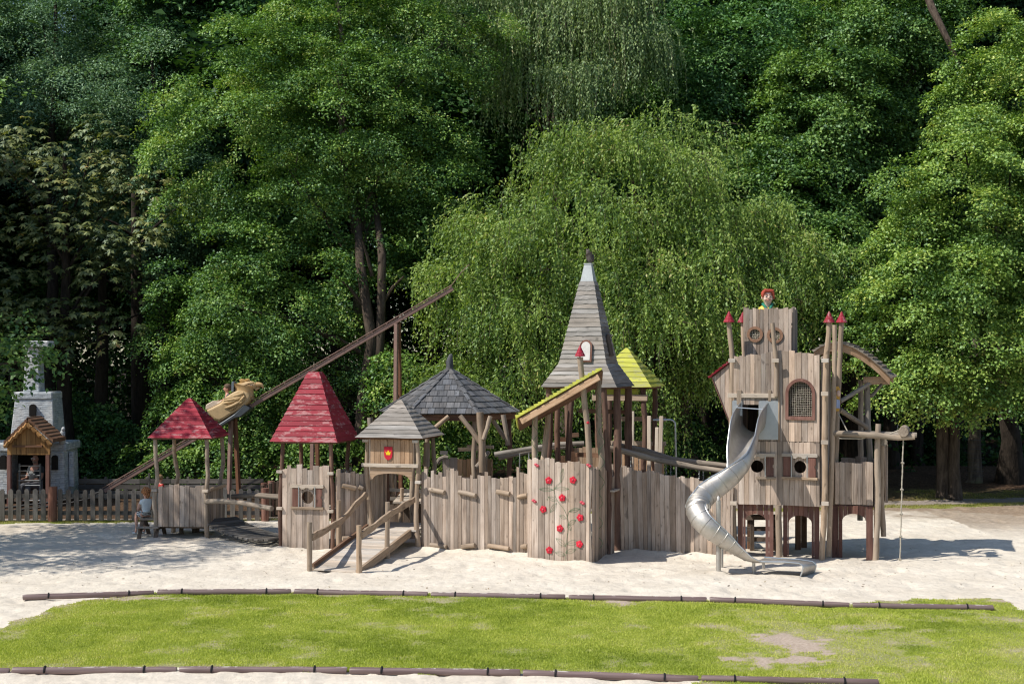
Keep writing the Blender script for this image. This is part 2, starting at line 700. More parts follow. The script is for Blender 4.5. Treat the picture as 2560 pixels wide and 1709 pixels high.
def fbm(x, y, seed=0, oct=4):
    s, a, t = 0, .5, 0
    for i in range(oct):
        s = s + a * vnoise(x, y, seed + i * 17)
        t += a
        a *= .5
        x, y = x * 2.03 + 5.1, y * 2.03 + 1.7
    return s / t


def np_mesh(name, verts, quads, attrs, m, parent=None, tris=False, kind=None):
    me = bpy.data.meshes.new(name)
    nv, nf = len(verts), len(quads)
    k = 3 if tris else 4
    me.vertices.add(nv)
    me.vertices.foreach_set('co', np.ascontiguousarray(verts, dtype=np.float32).ravel())
    me.loops.add(nf * k)
    me.loops.foreach_set('vertex_index', np.ascontiguousarray(quads, dtype=np.int32).ravel())
    me.polygons.add(nf)
    me.polygons.foreach_set('loop_start', np.arange(0, nf * k, k, dtype=np.int32))
    for an, arr in attrs.items():
        a = me.attributes.new(an, 'FLOAT', 'POINT')
        a.data.foreach_set('value', np.ascontiguousarray(arr, dtype=np.float32))
    me.update(calc_edges=True)
    me.materials.append(m)
    ob = bpy.data.objects.new(name, me)
    COL.objects.link(ob)
    if parent is not None:
        ob.parent = parent
    if kind:
        ob['kind'] = kind
    return ob
# ------------------------------------------------------------------ camera, light, sky
cam_d = bpy.data.cameras.new('camera')
cam = bpy.data.objects.new('camera', cam_d)
COL.objects.link(cam)
cam.location = (0, 0, CAMH)
cam.rotation_euler = (math.pi / 2, 0, 0)
cam_d.sensor_width = 36
cam_d.lens = FPX / 2560 * 36
cam_d.shift_y = (HZ - 854.5) / 2560
cam_d.clip_start = .1
cam_d.clip_end = 2000
SC.camera = cam

SUN_DIR = V((2.95, 1.25, -3.75)).normalized()
sun_d = bpy.data.lights.new('sun', 'SUN')
sun_d.energy = 5.0
sun_d.angle = R(.53)
sun_d.color = (1.0, .945, .86)
sun = bpy.data.objects.new('sun', sun_d)
COL.objects.link(sun)
sun.rotation_euler = SUN_DIR.to_track_quat('-Z', 'Y').to_euler()
sun.location = (-20, -5, 40)

wd = bpy.data.worlds.new('World')
SC.world = wd
wd.use_nodes = True
wn = wd.node_tree
for n in list(wn.nodes):
    wn.nodes.remove(n)
wo = wn.nodes.new('ShaderNodeOutputWorld')
bg = wn.nodes.new('ShaderNodeBackground')
sky = wn.nodes.new('ShaderNodeTexSky')
sky.sky_type = 'NISHITA'
sky.sun_disc = False
sky.sun_elevation = math.asin(-SUN_DIR.z)
sky.sun_rotation = math.atan2(-SUN_DIR.x, -SUN_DIR.y)
sky.air_density = 1.0
sky.dust_density = .6
bg.inputs[1].default_value = .125
wn.links.new(sky.outputs[0], bg.inputs[0])
wn.links.new(bg.outputs[0], wo.inputs[0])

SC.view_settings.view_transform = 'Standard'
SC.view_settings.look = 'None'
SC.view_settings.exposure = 0
SC.view_settings.gamma = 1
SC.render.engine = 'CYCLES'
SC.cycles.max_bounces = 5
SC.cycles.diffuse_bounces = 3
SC.cycles.glossy_bounces = 3
SC.cycles.transmission_bounces = 3
SC.cycles.caustics_reflective = False
SC.cycles.caustics_refractive = False
SC.cycles.sample_clamp_indirect = 4
SC.cycles.filter_width = 1.2 if hasattr(SC.cycles, 'filter_width') else 1.5

# ------------------------------------------------------------------ ground


def sand_mat():
    m, nt, out = mat('pale_sand')
    t = NT(nt)
    p = t.n('ShaderNodeNewGeometry').outputs['Position']
    dirt = t.attr('dirt').outputs['Fac']
    n1 = t.noise(p, .8, 4, .6).outputs[0]
    n2 = t.noise(p, 7, 5, .65).outputs[0]
    n3 = t.noise(p, 60, 3, .7).outputs[0]
    n4 = t.noise(t.mul(p, (9, 5, 1)), 1.0, 4, .6, .5).outputs[0]
    c = t.ramp(n1, [(.35, (.635, .57, .475)), (.65, (.725, .66, .56))])
    c = t.val(c, t.mr(n2, .3, .7, .90, 1.08))
    c = t.val(c, t.mr(n4, .34, .46, .90, 1.0))
    c = t.val(c, t.mr(n3, .25, .4, .72, 1.0))
    sp = t.noise(p, 14, 2, .5).outputs[0]
    c = t.mix(t.mr(sp, .745, .77, 0, .75), c, (.14, .10, .07))
    dc = t.ramp(n2, [(.3, (.20, .145, .10)), (.7, (.36, .28, .21))])
    c = t.mix(dirt, c, dc)
    h = t.math('ADD', t.math('ADD', t.math('MULTIPLY', n2, 1.0), t.math('MULTIPLY', n4, .9)), t.math('MULTIPLY', n3, .12))
    t.bsdf(out, c, .95, t.bump(h, .45, .04), spec=.1)
    return m


def lawn_mat():
    m, nt, out = mat('lawn_soil')
    t = NT(nt)
    p = t.n('ShaderNodeNewGeometry').outputs['Position']
    bare = t.attr('bare').outputs['Fac']
    n1 = t.noise(p, 1.3, 4, .6).outputs[0]
    n2 = t.noise(p, 24, 4, .7).outputs[0]
    c = t.ramp(n1, [(.3, (.19, .25, .035)), (.7, (.28, .32, .06))])
    c = t.val(c, t.mr(n2, .3, .7, .65, 1.25))
    b = t.ramp(n2, [(.3, (.34, .26, .20)), (.7, (.55, .46, .38))])
    c = t.mix(bare, c, b)
    t.bsdf(out, c, .95, t.bump(n2, .6, .03), spec=.1)
    return m


def floor_mat():
    m, nt, out = mat('leaf_litter')
    t = NT(nt)
    p = t.n('ShaderNodeNewGeometry').outputs['Position']
    n1 = t.noise(p, .7, 4, .6).outputs[0]
    n2 = t.noise(p, 13, 4, .75).outputs[0]
    gr = t.attr('bare').outputs['Fac']
    c = t.ramp(n2, [(.3, (.03, .018, .011)), (.52, (.10, .062, .038)), (.75, (.26, .175, .115))])  # litter colours darkened to stand in for shade under the trees
    g = t.ramp(n2, [(.3, (.09, .085, .03)), (.7, (.25, .22, .10))])
    c = t.mix(gr, c, g)
    c = t.val(c, t.mr(n1, .3, .7, .8, 1.15))
    t.bsdf(out, c, .95, t.bump(n2, .8, .05), spec=.1)
    return m


def path_mat():
    m, nt, out = mat('path_gravel')
    t = NT(nt)
    p = t.n('ShaderNodeNewGeometry').outputs['Position']
    n2 = t.noise(p, 20, 4, .7).outputs[0]
    n1 = t.noise(p, 1.2, 3).outputs[0]
    c = t.ramp(n2, [(.3, (.22, .18, .15)), (.7, (.38, .33, .285))])
    c = t.val(c, t.mr(n1, .3, .7, .8, 1.15))
    t.bsdf(out, c, .95, t.bump(n2, .5, .02), spec=.1)
    return m


CELL = .055
gx = np.arange(-15.0, 17.0, CELL)
gy = np.arange(15.5, 50.0, CELL)
NX, NY = len(gx), len(gy)
XX, YY = np.meshgrid(gx, gy)
# gentle relief: footprints and hollows in the sand
Z = (fbm(XX * .5, YY * .5, 3) - .5) * .09 + (fbm(XX * 2.6, YY * 2.2, 9, 3) - .5) * .03
dent = np.clip(vnoise(XX * 3.4, YY * 2.7, 31) - .55, 0, 1) * -.10 + np.clip(vnoise(XX * 6.1, YY * 5.2, 37) - .7, 0, 1) * -.06
Z = Z * 1.0 + dent


def inpoly(px, py, poly):
    c = np.zeros(px.shape, bool)
    n = len(poly)
    for i in range(n):
        x1, y1 = poly[i]
        x2, y2 = poly[(i + 1) % n]
        if y1 == y2:
            continue
        hit = ((y1 > py) != (y2 > py)) & (px < (x2 - x1) * (py - y1) / (y2 - y1) + x1)
        c ^= hit
    return c


log_far = [(54, 1490), (388, 1479), (730, 1477), (1072, 1484), (1416, 1491), (1769, 1497), (2126, 1512), (2487, 1518)]
log_near = [(-320, 1679), (27, 1674.5), (446, 1671.5), (871, 1672.6), (1304.5, 1680), (1749, 1694.5), (2201, 1705)]


def gp(u, v):
    q = G(u, v)
    return (q.x, q.y)


lawn_px = [(330, 1488), (200, 1500), (130, 1520), (80, 1543), (0, 1566), (-350, 1610)] + [(u, v + 6) for u, v in log_near[:6]] + \
    [(1700, 1712), (1900, 1745), (2400, 1800), (3000, 1800), (3000, 1530), (2620, 1540), (2560, 1528), (2500, 1503), (2300, 1497), (2180, 1503)] + \
    [(u, v + 2) for u, v in log_far[::-1][1:7]]
lawn_poly = [gp(u, v) for u, v in lawn_px]
wx = XX + (fbm(XX * 1.7, YY * 1.7, 51) - .5) * .55
wy = YY + (fbm(XX * 1.9, YY * 1.9, 77) - .5) * .55
LAWN = inpoly(wx, wy, lawn_poly)
# grass strips in front of the fence and along the path
path_line = lambda x: np.interp(x, [-15, -7, 11, 17], [35.55, 35.75, 39.75, 41.2])
py_ = path_line(XX)
edge = (fbm(XX * 1.3, YY * 1.3, 5) - .5)
PATH = (np.abs(YY - py_ - .0) < np.interp(XX, [-6, 8], [.16, .55])) & (XX > -15)
FOREST = (YY > py_) & ~PATH
STRIP = (~PATH) & (~FOREST) & (YY > py_ - np.interp(XX, [-7, 4, 9], [.7, .8, 1.35]) + edge * .8)
# bare earth at the edge of the sand on the east
edge2 = edge * 3.2 + (fbm(XX * 5, YY * 5, 71, 3) - .5) * 1.6
dirt = np.clip((YY - (35.6 - .12 * (XX - 8)) + edge2) / 2.4, 0, 1) * np.clip((XX - 3) / 3, 0, 1)
dirt = np.maximum(dirt, np.clip((np.abs(XX - 14) < 3) * (YY - 32) / 4, 0, .8))
for (u_, v_, ru_, rv_, k_) in ((1990, 1440, 110, 16, .22), (1830, 1420, 90, 14, .2), (620, 1345, 90, 14, .35), (470, 1345, 90, 12, .4), (850, 1425, 110, 14, .18), (1985, 1385, 120, 14, .35), (2140, 1395, 70, 14, .25), (1500, 1405, 90, 12, .2), (350, 1350, 60, 10, .3)):
    q_ = G(u_, v_)
    d_ = ((XX - q_.x) / (ru_ / FPX * q_.y)) ** 2 + ((YY - q_.y) / (GD(v_ - rv_) - q_.y)) ** 2
    dirt = np.maximum(dirt, k_ * np.exp(-d_ * .8) * np.clip(.5 + (fbm(XX * 4, YY * 4, 29, 3) - .4) * 2.5, 0, 1))
dirt = np.maximum(dirt, .35 * np.clip(1 - np.abs(YY - 33.8) / 1.4, 0, 1) * (XX < -4))
# bare places in the lawn


def blob(u, v, ru, rv, seed):
    q = G(u, v)
    rx = ru / FPX * q.y
    ry = GD(v - rv) - q.y
    d = np.sqrt(((XX - q.x) / rx) ** 2 + ((YY - q.y) / ry) ** 2)
    d = d + (fbm(XX * 3.1, YY * 3.1, seed) - .5) * 2.2 + (fbm(XX * 11, YY * 11, seed + 4, 2) - .5) * .9
    return np.clip((1.12 - d) * 2.2, 0, 1)


bare = blob(1975, 1607, 95, 24, 3)
bare = np.maximum(bare, blob(1945, 1652, 115, 15, 8))
bare = np.maximum(bare, .55 * blob(2185, 1568, 80, 7, 12))
bare = np.maximum(bare, blob(1562, 1509, 42, 9, 15) * 1.0)
bare = np.maximum(bare, .38 * blob(2060, 1600, 260, 60, 19))
bare = np.maximum(bare, .4 * blob(2470, 1552, 120, 10, 21))
bare = np.maximum(bare, .3 * blob(1860, 1535, 90, 14, 23))
bare = np.maximum(bare, .55 * blob(1040, 1500, 110, 7, 25))
bare = np.maximum(bare, .75 * blob(330, 1497, 160, 8, 27))
K_ = 7
Lf = LAWN.astype(np.float32)
for axis in (0, 1):
    c_ = np.cumsum(np.pad(Lf, [(K_ + 1, K_) if i == axis else (0, 0) for i in (0, 1)], mode='edge'), axis=axis)
    Lf = (c_[2 * K_ + 1:] - c_[:-2 * K_ - 1]) / (2 * K_ + 1) if axis == 0 else (c_[:, 2 * K_ + 1:] - c_[:, :-2 * K_ - 1]) / (2 * K_ + 1)
fringe = np.clip((1.0 - Lf) * 1.9, 0, 1) * np.clip(.35 + (fbm(XX * 4, YY * 4, 83) - .4) * 3.2, 0, 1)
bare = np.maximum(bare, fringe * .95)
bare = np.maximum(bare, .32 * np.clip((XX - .30 * YY) / 1.5, 0, 1) * np.clip(fbm(XX * 1.2, YY * 1.6, 87) * 1.6, 0, 1))
bare = np.clip(bare + np.clip((fbm(XX * 2.2, YY * 2.2, 41) - .60) * 2.2, 0, .4), 0, 1)
Z = np.where(LAWN, Z * .35 + .012 + (fbm(XX * 3, YY * 3, 2) - .5) * .02, Z)
Z = np.where(STRIP | FOREST | PATH, Z * .4, Z)
Z = np.where(FOREST, Z + np.clip((YY - py_) * .03, 0, .35), Z)


def ridge(px, h, w):
    global Z
    pts = [G(*p) for p in px]
    best = np.full(XX.shape, 9.0)
    for a, b in zip(pts[:-1], pts[1:]):
        dx, dy = b.x - a.x, b.y - a.y
        t = np.clip(((XX - a.x) * dx + (YY - a.y) * dy) / (dx * dx + dy * dy), 0, 1)
        best = np.minimum(best, np.hypot(XX - a.x - t * dx, YY - a.y - t * dy))
    Z = Z + np.exp(-(best / w) ** 2) * h * np.clip(.3 + (fbm(XX * 2.3, YY * 2.3, 93) - .3) * 2.2, 0, 1.4)


ridge([(1052, 1371), (1130, 1377), (1230, 1384), (1322, 1390)], .07, .22)
ridge([(1320, 1399), (1480, 1409)], .06, .2)
ridge([(1530, 1376), (1690, 1384), (1832, 1392)], .08, .25)
ridge([(703, 1370), (835, 1370)], .06, .2)
ridge([(1836, 1393), (2055, 1405), (2190, 1402)], .05, .3)
for p_ in ((774, 1430), (898, 1433), (848, 1387), (968, 1397), (1796, 1432), (390, 1342), (510, 1347), (1042, 1372)):
    ridge([p_, (p_[0] + 1, p_[1])], .06, .16)


def cellmask(mm):
    return mm[:-1, :-1]


idx = np.arange(NX * NY).reshape(NY, NX)
quad_all = np.stack([idx[:-1, :-1], idx[:-1, 1:], idx[1:, 1:], idx[1:, :-1]], -1)
P3 = np.stack([XX, YY, Z], -1).reshape(-1, 3)


def ground_piece(name, mask, m, attrs):
    q = quad_all[cellmask(mask)]
    used = np.unique(q)
    remap = np.full(NX * NY, -1, np.int64)
    remap[used] = np.arange(len(used))
    ob = np_mesh(name, P3[used], remap[q], {k: a.reshape(-1)[used] for k, a in attrs.items()}, m, kind='structure')
    ob.data.polygons.foreach_set('use_smooth', [True] * len(ob.data.polygons))
    return ob


grassy = np.clip(.25 + (fbm(XX * .35, YY * .5, 61) - .5) * 2.6 + np.clip((XX - 9) / 4, -.3, .6) - np.clip((YY - 43.5) / 2, 0, 1), 0, 1) * np.clip((XX - 10.2) / 1.4, 0, 1) * np.clip((43.4 - YY) / 1.0, 0, 1)
M['lawn'] = lawn_mat()
M['sand'] = sand_mat()
M['litter'] = floor_mat()
ground_piece('sand', ~(LAWN | PATH | FOREST | STRIP), M['sand'], {'dirt': dirt})
ground_piece('lawn', LAWN, M['lawn'], {'bare': bare})
ground_piece('grass_verge', STRIP, M['lawn'], {'bare': np.clip(.25 + edge * 1.6, 0, .8)})
ground_piece('path', PATH, path_mat(), {})
ground_piece('forest_floor', FOREST, M['litter'], {'bare': grassy})
# the land around, out to the horizon (four sheets butting against the detailed ground)
gm = MB()
x0, x1, y0, y1 = gx[0], gx[-1], gy[0], gy[-1]
BIG = 700
for a, b, c, d in ((-BIG, BIG, -BIG, y0), (-BIG, BIG, y1, BIG), (-BIG, x0, y0, y1), (x1, BIG, y0, y1)):
    zz = .12 if c >= y1 - .01 else -.03
    gm.add([(a, c, zz), (b, c, zz), (b, d, zz), (a, d, zz)], [(0, 1, 2, 3)], [(0, 0, 0)] * 4)
go = gm.build('ground', plain('forest_shade_ground', (.028, .020, .013), .95, 0, .3, 3, .05))  # colour kept near black to stand in for shade under the wood
tag(go, kind='structure')


def ground_z(x, y):
    i = int(round((y - gy[0]) / CELL))
    j = int(round((x - gx[0]) / CELL))
    if 0 <= i < NY and 0 <= j < NX:
        return float(Z[i, j])
    return 0.0


# ------------------------------------------------------------------ grass blades


def blades(name, region, n, hmin, hmax, m, seed, label, keep):
    rg = np.random.default_rng(seed)
    cells = np.argwhere(region[:-1, :-1])
    pick = cells[rg.integers(0, len(cells), n)]
    fx = rg.random(n)
    fy = rg.random(n)
    i, j = pick[:, 0], pick[:, 1]
    x, y = gx[j] + fx * CELL, gy[i] + fy * CELL
    z = Z[i, j]
    k = rg.random(n) < keep[i, j]
    x, y, z, i, j = x[k], y[k], z[k], i[k], j[k]
    n = len(x)
    patch = fbm(x * 1.1, y * 1.1, 4)
    h = (hmin + (hmax - hmin) * rg.random(n)) * (.55 + .9 * patch) * (1 - .5 * bare[i, j])
    a = rg.random(n) * 6.283
    w = .004 + .004 * rg.random(n)
    lean = h * (rg.random(n) * .9)
    la = rg.random(n) * 6.283
    dx, dy = np.cos(a) * w, np.sin(a) * w
    v0 = np.stack([x - dx, y - dy, z - .004], -1)
    v1 = np.stack([x + dx, y + dy, z - .004], -1)
    v2 = np.stack([x + np.cos(la) * lean, y + np.sin(la) * lean, z + h], -1)
    vs = np.stack([v0, v1, v2], 1).reshape(-1, 3)
    rn = np.repeat(rg.random(n), 3)
    fine = fbm(x * 2.7, y * 2.0, 91, 3)
    tn = np.repeat(np.clip(.5 + (fbm(x * .55, y * .8, 14) - .5) * 1.3 + (fine - .5) * .8 + bare[i, j] * .75, 0, 1), 3)
    ob = np_mesh(name, vs, np.arange(3 * n).reshape(-1, 3), {'rnd': rn, 'tone': tn}, m, tris=True)
    tag(ob, label, 'grass', kind='stuff')
    return ob


M['grass'] = leafmat('grass_blade', (.30, .385, .048), (.45, .51, .080), (.60, .61, .15), .3, .02, (.68, .60, .31))
M['grass_dry'] = leafmat('dry_grass_blade', (.10, .13, .022), (.19, .20, .04), (.32, .29, .09), .3, .02, (.42, .35, .15))
blades('lawn_grass', LAWN, 470000, .012, .029, M['grass'], 5, 'short mown green grass of the lawn between the two rows of border logs', np.clip(1.05 - bare * 1.08, 0, 1))
far = STRIP | (FOREST & (grassy > .5) & (YY < 43.5))
blades('verge_grass', far, 60000, .02, .06, M['grass_dry'], 6, 'thin grass strip along the path and fence behind the sand', np.where(STRIP, .75, .35))

# fallen leaves and bits of bark lying on the sand
rgl = np.random.default_rng(12)
n = 900
lx = rgl.uniform(-11.5, 11.5, n)
ly = np.where(rgl.random(n) < .6, rgl.uniform(24.5, 29, n), rgl.uniform(24.5, 36, n))
ii, jj = ((ly - gy[0]) / CELL).astype(int), ((lx - gx[0]) / CELL).astype(int)
ok = ~(LAWN | PATH | FOREST)[ii, jj]
lx, ly, ii, jj = lx[ok], ly[ok], ii[ok], jj[ok]
n = len(lx)
a = rgl.uniform(0, 6.28, n)
ln = rgl.uniform(.012, .038, n)
wd_ = ln * rgl.uniform(.15, .5, n)
c0 = np.stack([lx, ly, Z[ii, jj] + .012], -1)
ax_ = np.stack([np.cos(a), np.sin(a), rgl.uniform(-.1, .35, n)], -1) * ln[:, None]
sd_ = np.stack([-np.sin(a), np.cos(a), rgl.uniform(-.2, .2, n)], -1) * wd_[:, None]
vsl = np.stack([c0 - ax_, c0 + sd_, c0 + ax_, c0 - sd_], 1).reshape(-1, 3)
M['dead_leaf'] = leafmat('dead_leaf', (.10, .06, .035), (.20, .13, .07), (.30, .22, .12), .1, .02)
ob = np_mesh('fallen_leaves', vsl, np.arange(4 * n).reshape(-1, 4), {'rnd': np.repeat(rgl.random(n), 4), 'tone': np.repeat(rgl.random(n), 4)}, M['dead_leaf'])
tag(ob, 'scattered dry leaves and bits of bark on the pale sand', 'leaves', kind='stuff')
# ------------------------------------------------------------------ vegetation


def unit(a):
    return a / np.maximum(np.linalg.norm(a, axis=-1, keepdims=True), 1e-9)


def leaf_geo(c, axis, nrm, L, Wd, fold=.25):
    side = unit(np.cross(axis, nrm))
    n = len(c)
    L = L[:, None]
    Wd = Wd[:, None]
    b = c
    tip = c + axis * L
    mid = c + axis * (L * .45)
    l = mid + side * (Wd * .5) + nrm * (Wd * fold)
    r = mid - side * (Wd * .5) + nrm * (Wd * fold)
    return np.stack([b, r, tip, l], 1).reshape(-1, 3), np.arange(4 * n).reshape(-1, 4)


class Leaves:
    def __init__(s):
        s.v, s.rnd, s.tone, s.n = [], [], [], 0

    def put(s, c, axis, nrm, L, Wd, rnd, tone, fold=.25):
        v, q = leaf_geo(c, axis, nrm, L, Wd, fold)
        s.v.append(v)
        s.rnd.append(np.repeat(rnd, 4))
        s.tone.append(np.repeat(tone, 4))
        s.n += len(c)

    def build(s, name, m, parent):
        v = np.concatenate(s.v) - np.array(origin_of(parent))
        ob = np_mesh(name, v, np.arange(len(v)).reshape(-1, 4), {'rnd': np.concatenate(s.rnd), 'tone': np.clip(np.concatenate(s.tone), 0, 1)}, m, parent)
        return ob


TOCAM = np.array([0, -1.0, 0])


def lobe_dirs(n, rg, back=.25, low=.55):
    d = unit(rg.normal(size=(int(n * 2.2) + 8, 3)))
    score = d @ unit(np.array([[-.25, -.75, .55]]))[0]
    keep = (score > -.25) | (rg.random(len(d)) < back)
    d = d[keep]
    keep = (d[:, 2] > -.35) | (rg.random(len(d)) < low)
    return d[keep][:n]


def spray(lv, cen, nor, per, spread, L, Wd, rg, droop=.35, tone=None, flat=.3, rand=.56, up=.35):
    N = len(cen)
    if N == 0:
        return
    c = np.repeat(cen, per, 0)
    nn = np.repeat(nor, per, 0)
    off = rg.normal(size=c.shape) * spread
    dn = np.sum(off * nn, 1, keepdims=True)
    off = off - nn * dn * (1 - flat)
    c = c + off
    ln = unit(nn * .8 + rg.normal(size=c.shape) * rand + np.array([0, 0, up]))
    ax = rg.normal(size=c.shape) * .8 + off / spread * .5 + np.array([0, 0, -droop])
    ax = unit(ax - ln * np.sum(ax * ln, 1, keepdims=True))
    k = len(c)
    t = (rg.normal(size=N) * .16 + .5) if tone is None else tone
    lv.put(c, ax, ln, L * rg.uniform(.65, 1.25, k), Wd * rg.uniform(.7, 1.2, k), rg.random(k), np.repeat(t, per) + rg.normal(size=k) * .08)


def lobes_on(ell, rg, n, rl, front=True):
    """lobe centres spread over an ellipsoid (cx,cy,cz,rx,ry,rz)"""
    cx, cy, cz, rx, ry, rz = ell
    out = []
    tries = 0
    while len(out) < n and tries < n * 60:
        tries += 1
        d = unit(rg.normal(size=3))
        if front and d @ unit(np.array([-.2, -.8, .35])) < -.35 and rg.random() > .12:
            continue
        rr = rg.uniform(.58, 1.05) if rg.random() > .08 else rg.uniform(1.05, 1.22)
        p = np.array([cx + d[0] * rx * rr, cy + d[1] * ry * rr, cz + d[2] * rz * rr])
        if all(np.linalg.norm((p - q[0])) > rl * .62 for q in out):
            out.append((p, d))
    return out


def px_ell(u, v, D, ru, rv, rd=None):
    c = W(u, v, D)
    k = D / FPX
    return (c.x, c.y, c.z, ru * k, (rd if rd is not None else min(ru, rv) * k), rv * k)


def limb_mesh(mb, base, tops, r0, rg, fork=.35, splits=None):
    """tapered trunk with a limb to each given point"""
    base = V(base)
    top = V((float(np.mean([t[0] for t in tops])), float(np.mean([t[1] for t in tops])), float(np.max([t[2] for t in tops]))))
    top = V((lerp(base.x, top.x, .6), lerp(base.y, top.y, .6), top.z * .92))
    H = top.z - base.z
    pts, rad = [], []
    for i in range(9):
        f = i / 8
        p = base.lerp(top, f) + V((rg.uniform(-.12, .12), rg.uniform(-.12, .12), 0)) * (1 if 0 < i < 8 else 0)
        pts.append(p)
        fl = 1.0 + .5 * max(0, 1 - f * 12)
        rad.append(r0 * fl * (1 - .82 * f))
    mb.tube(pts, rad, 10, True, None, .06)
    for t in tops:
        t = V(t)
        f = min(.9, max(.12, (t.z - base.z) / H * .7))
        a = base.lerp(top, f)
        i = min(7, int(f * 8))
        a = pts[i].lerp(pts[i + 1], f * 8 - i)
        r = r0 * (1 - .82 * f) * .42
        m1 = a.lerp(t, .4) + V((0, 0, .25 * (t - a).length * .3)) + V((rg.uniform(-.15, .15), rg.uniform(-.15, .15), 0))
        m2 = a.lerp(t, .75) + V((rg.uniform(-.15, .15), rg.uniform(-.15, .15), .1))
        mb.tube([a, m1, m2, t], [r, r * .7, r * .4, r * .12], 6, False, None, .05)
        for _ in range(3):
            s0 = m1.lerp(t, rg.uniform(.1, .9))
            s1 = s0 + V((rg.uniform(-.7, .7), rg.uniform(-.8, .2), rg.uniform(-.1, .7)))
            mb.tube([s0, s0.lerp(s1, .5) + V((0, 0, .06)), s1], [r * .3, r * .2, r * .06], 4, False, None)


def broadleaf(name, label, ells, base, r0, rl, m, mb_mat, seed, L=.12, Wd=.08, dens=16, per=26, sprd=.17, group=None, cat='tree', trunk=True, droop=.35,
              mesh_dirs=None, extra=(), lobes_k=1.0, limbs=9, back=.25, flatness=.3, shell=.78):
    rg = np.random.default_rng(seed)
    rr = random.Random(seed)
    root = thing(name, label, cat, base, group)
    lv = Leaves()
    cents = []
    for e in ells:
        area = (e[3] * e[5]) * 3.14 * 1.7
        n = int(area / (rl * rl * 1.25) * lobes_k)
        ls = lobes_on(e, rg, n, rl)
        cents += [(p, d, rl * rg.uniform(.7, 1.2)) for p, d in ls]
        # a few deeper clumps so that the crown is not hollow
        for _ in range(max(2, n // 5)):
            d = rg.normal(size=3) * .33
            cents.append((np.array(e[:3]) + d * np.array(e[3:]), unit(d), rl * 1.1))
    for p, rad in extra:
        cents.append((np.array(p), np.array([0, -1, .3]), rad))
    for p, d, r in cents:
        n = max(4, int(dens * r * r * 3.3))
        nn = unit(d * .5 + np.array([0, -.1, .75]) + rg.normal(size=3) * .18)
        tx = unit(np.cross(nn, np.array([.3, .9, .2])))
        ty = np.cross(nn, tx)
        el = rg.uniform(.75, 1.35)
        rho = np.sqrt(rg.random(n)) * rg.uniform(.8, 1.15, n)
        aa = rg.uniform(0, 6.283, n)
        px_, py_2 = rho * np.cos(aa) * el, rho * np.sin(aa) / el
        dd = unit(nn * .9 + (tx * px_[:, None] + ty * py_2[:, None]) * .75)
        cen = p + (tx * px_[:, None] + ty * py_2[:, None]) * r * 1.2 + nn * ((rg.normal(size=n) * .16 - .38 * rho ** 2 + .15) * r)[:, None]
        tone = np.clip(.47 + rg.normal() * .19 + rg.normal(size=len(dd)) * .19, 0, 1)
        spray(lv, cen, unit(dd + np.array([0, 0, .25])), per, sprd, L, Wd, rg, droop, tone, flatness)
    lv.build('crown', m, root)
    if trunk:
        mb = MB()
        tops = [c[0] for c in cents[::max(1, len(cents) // limbs)]]
        limb_mesh(mb, base, tops, r0, rr)
        mb.build('trunk', mb_mat, root, True)
    return root


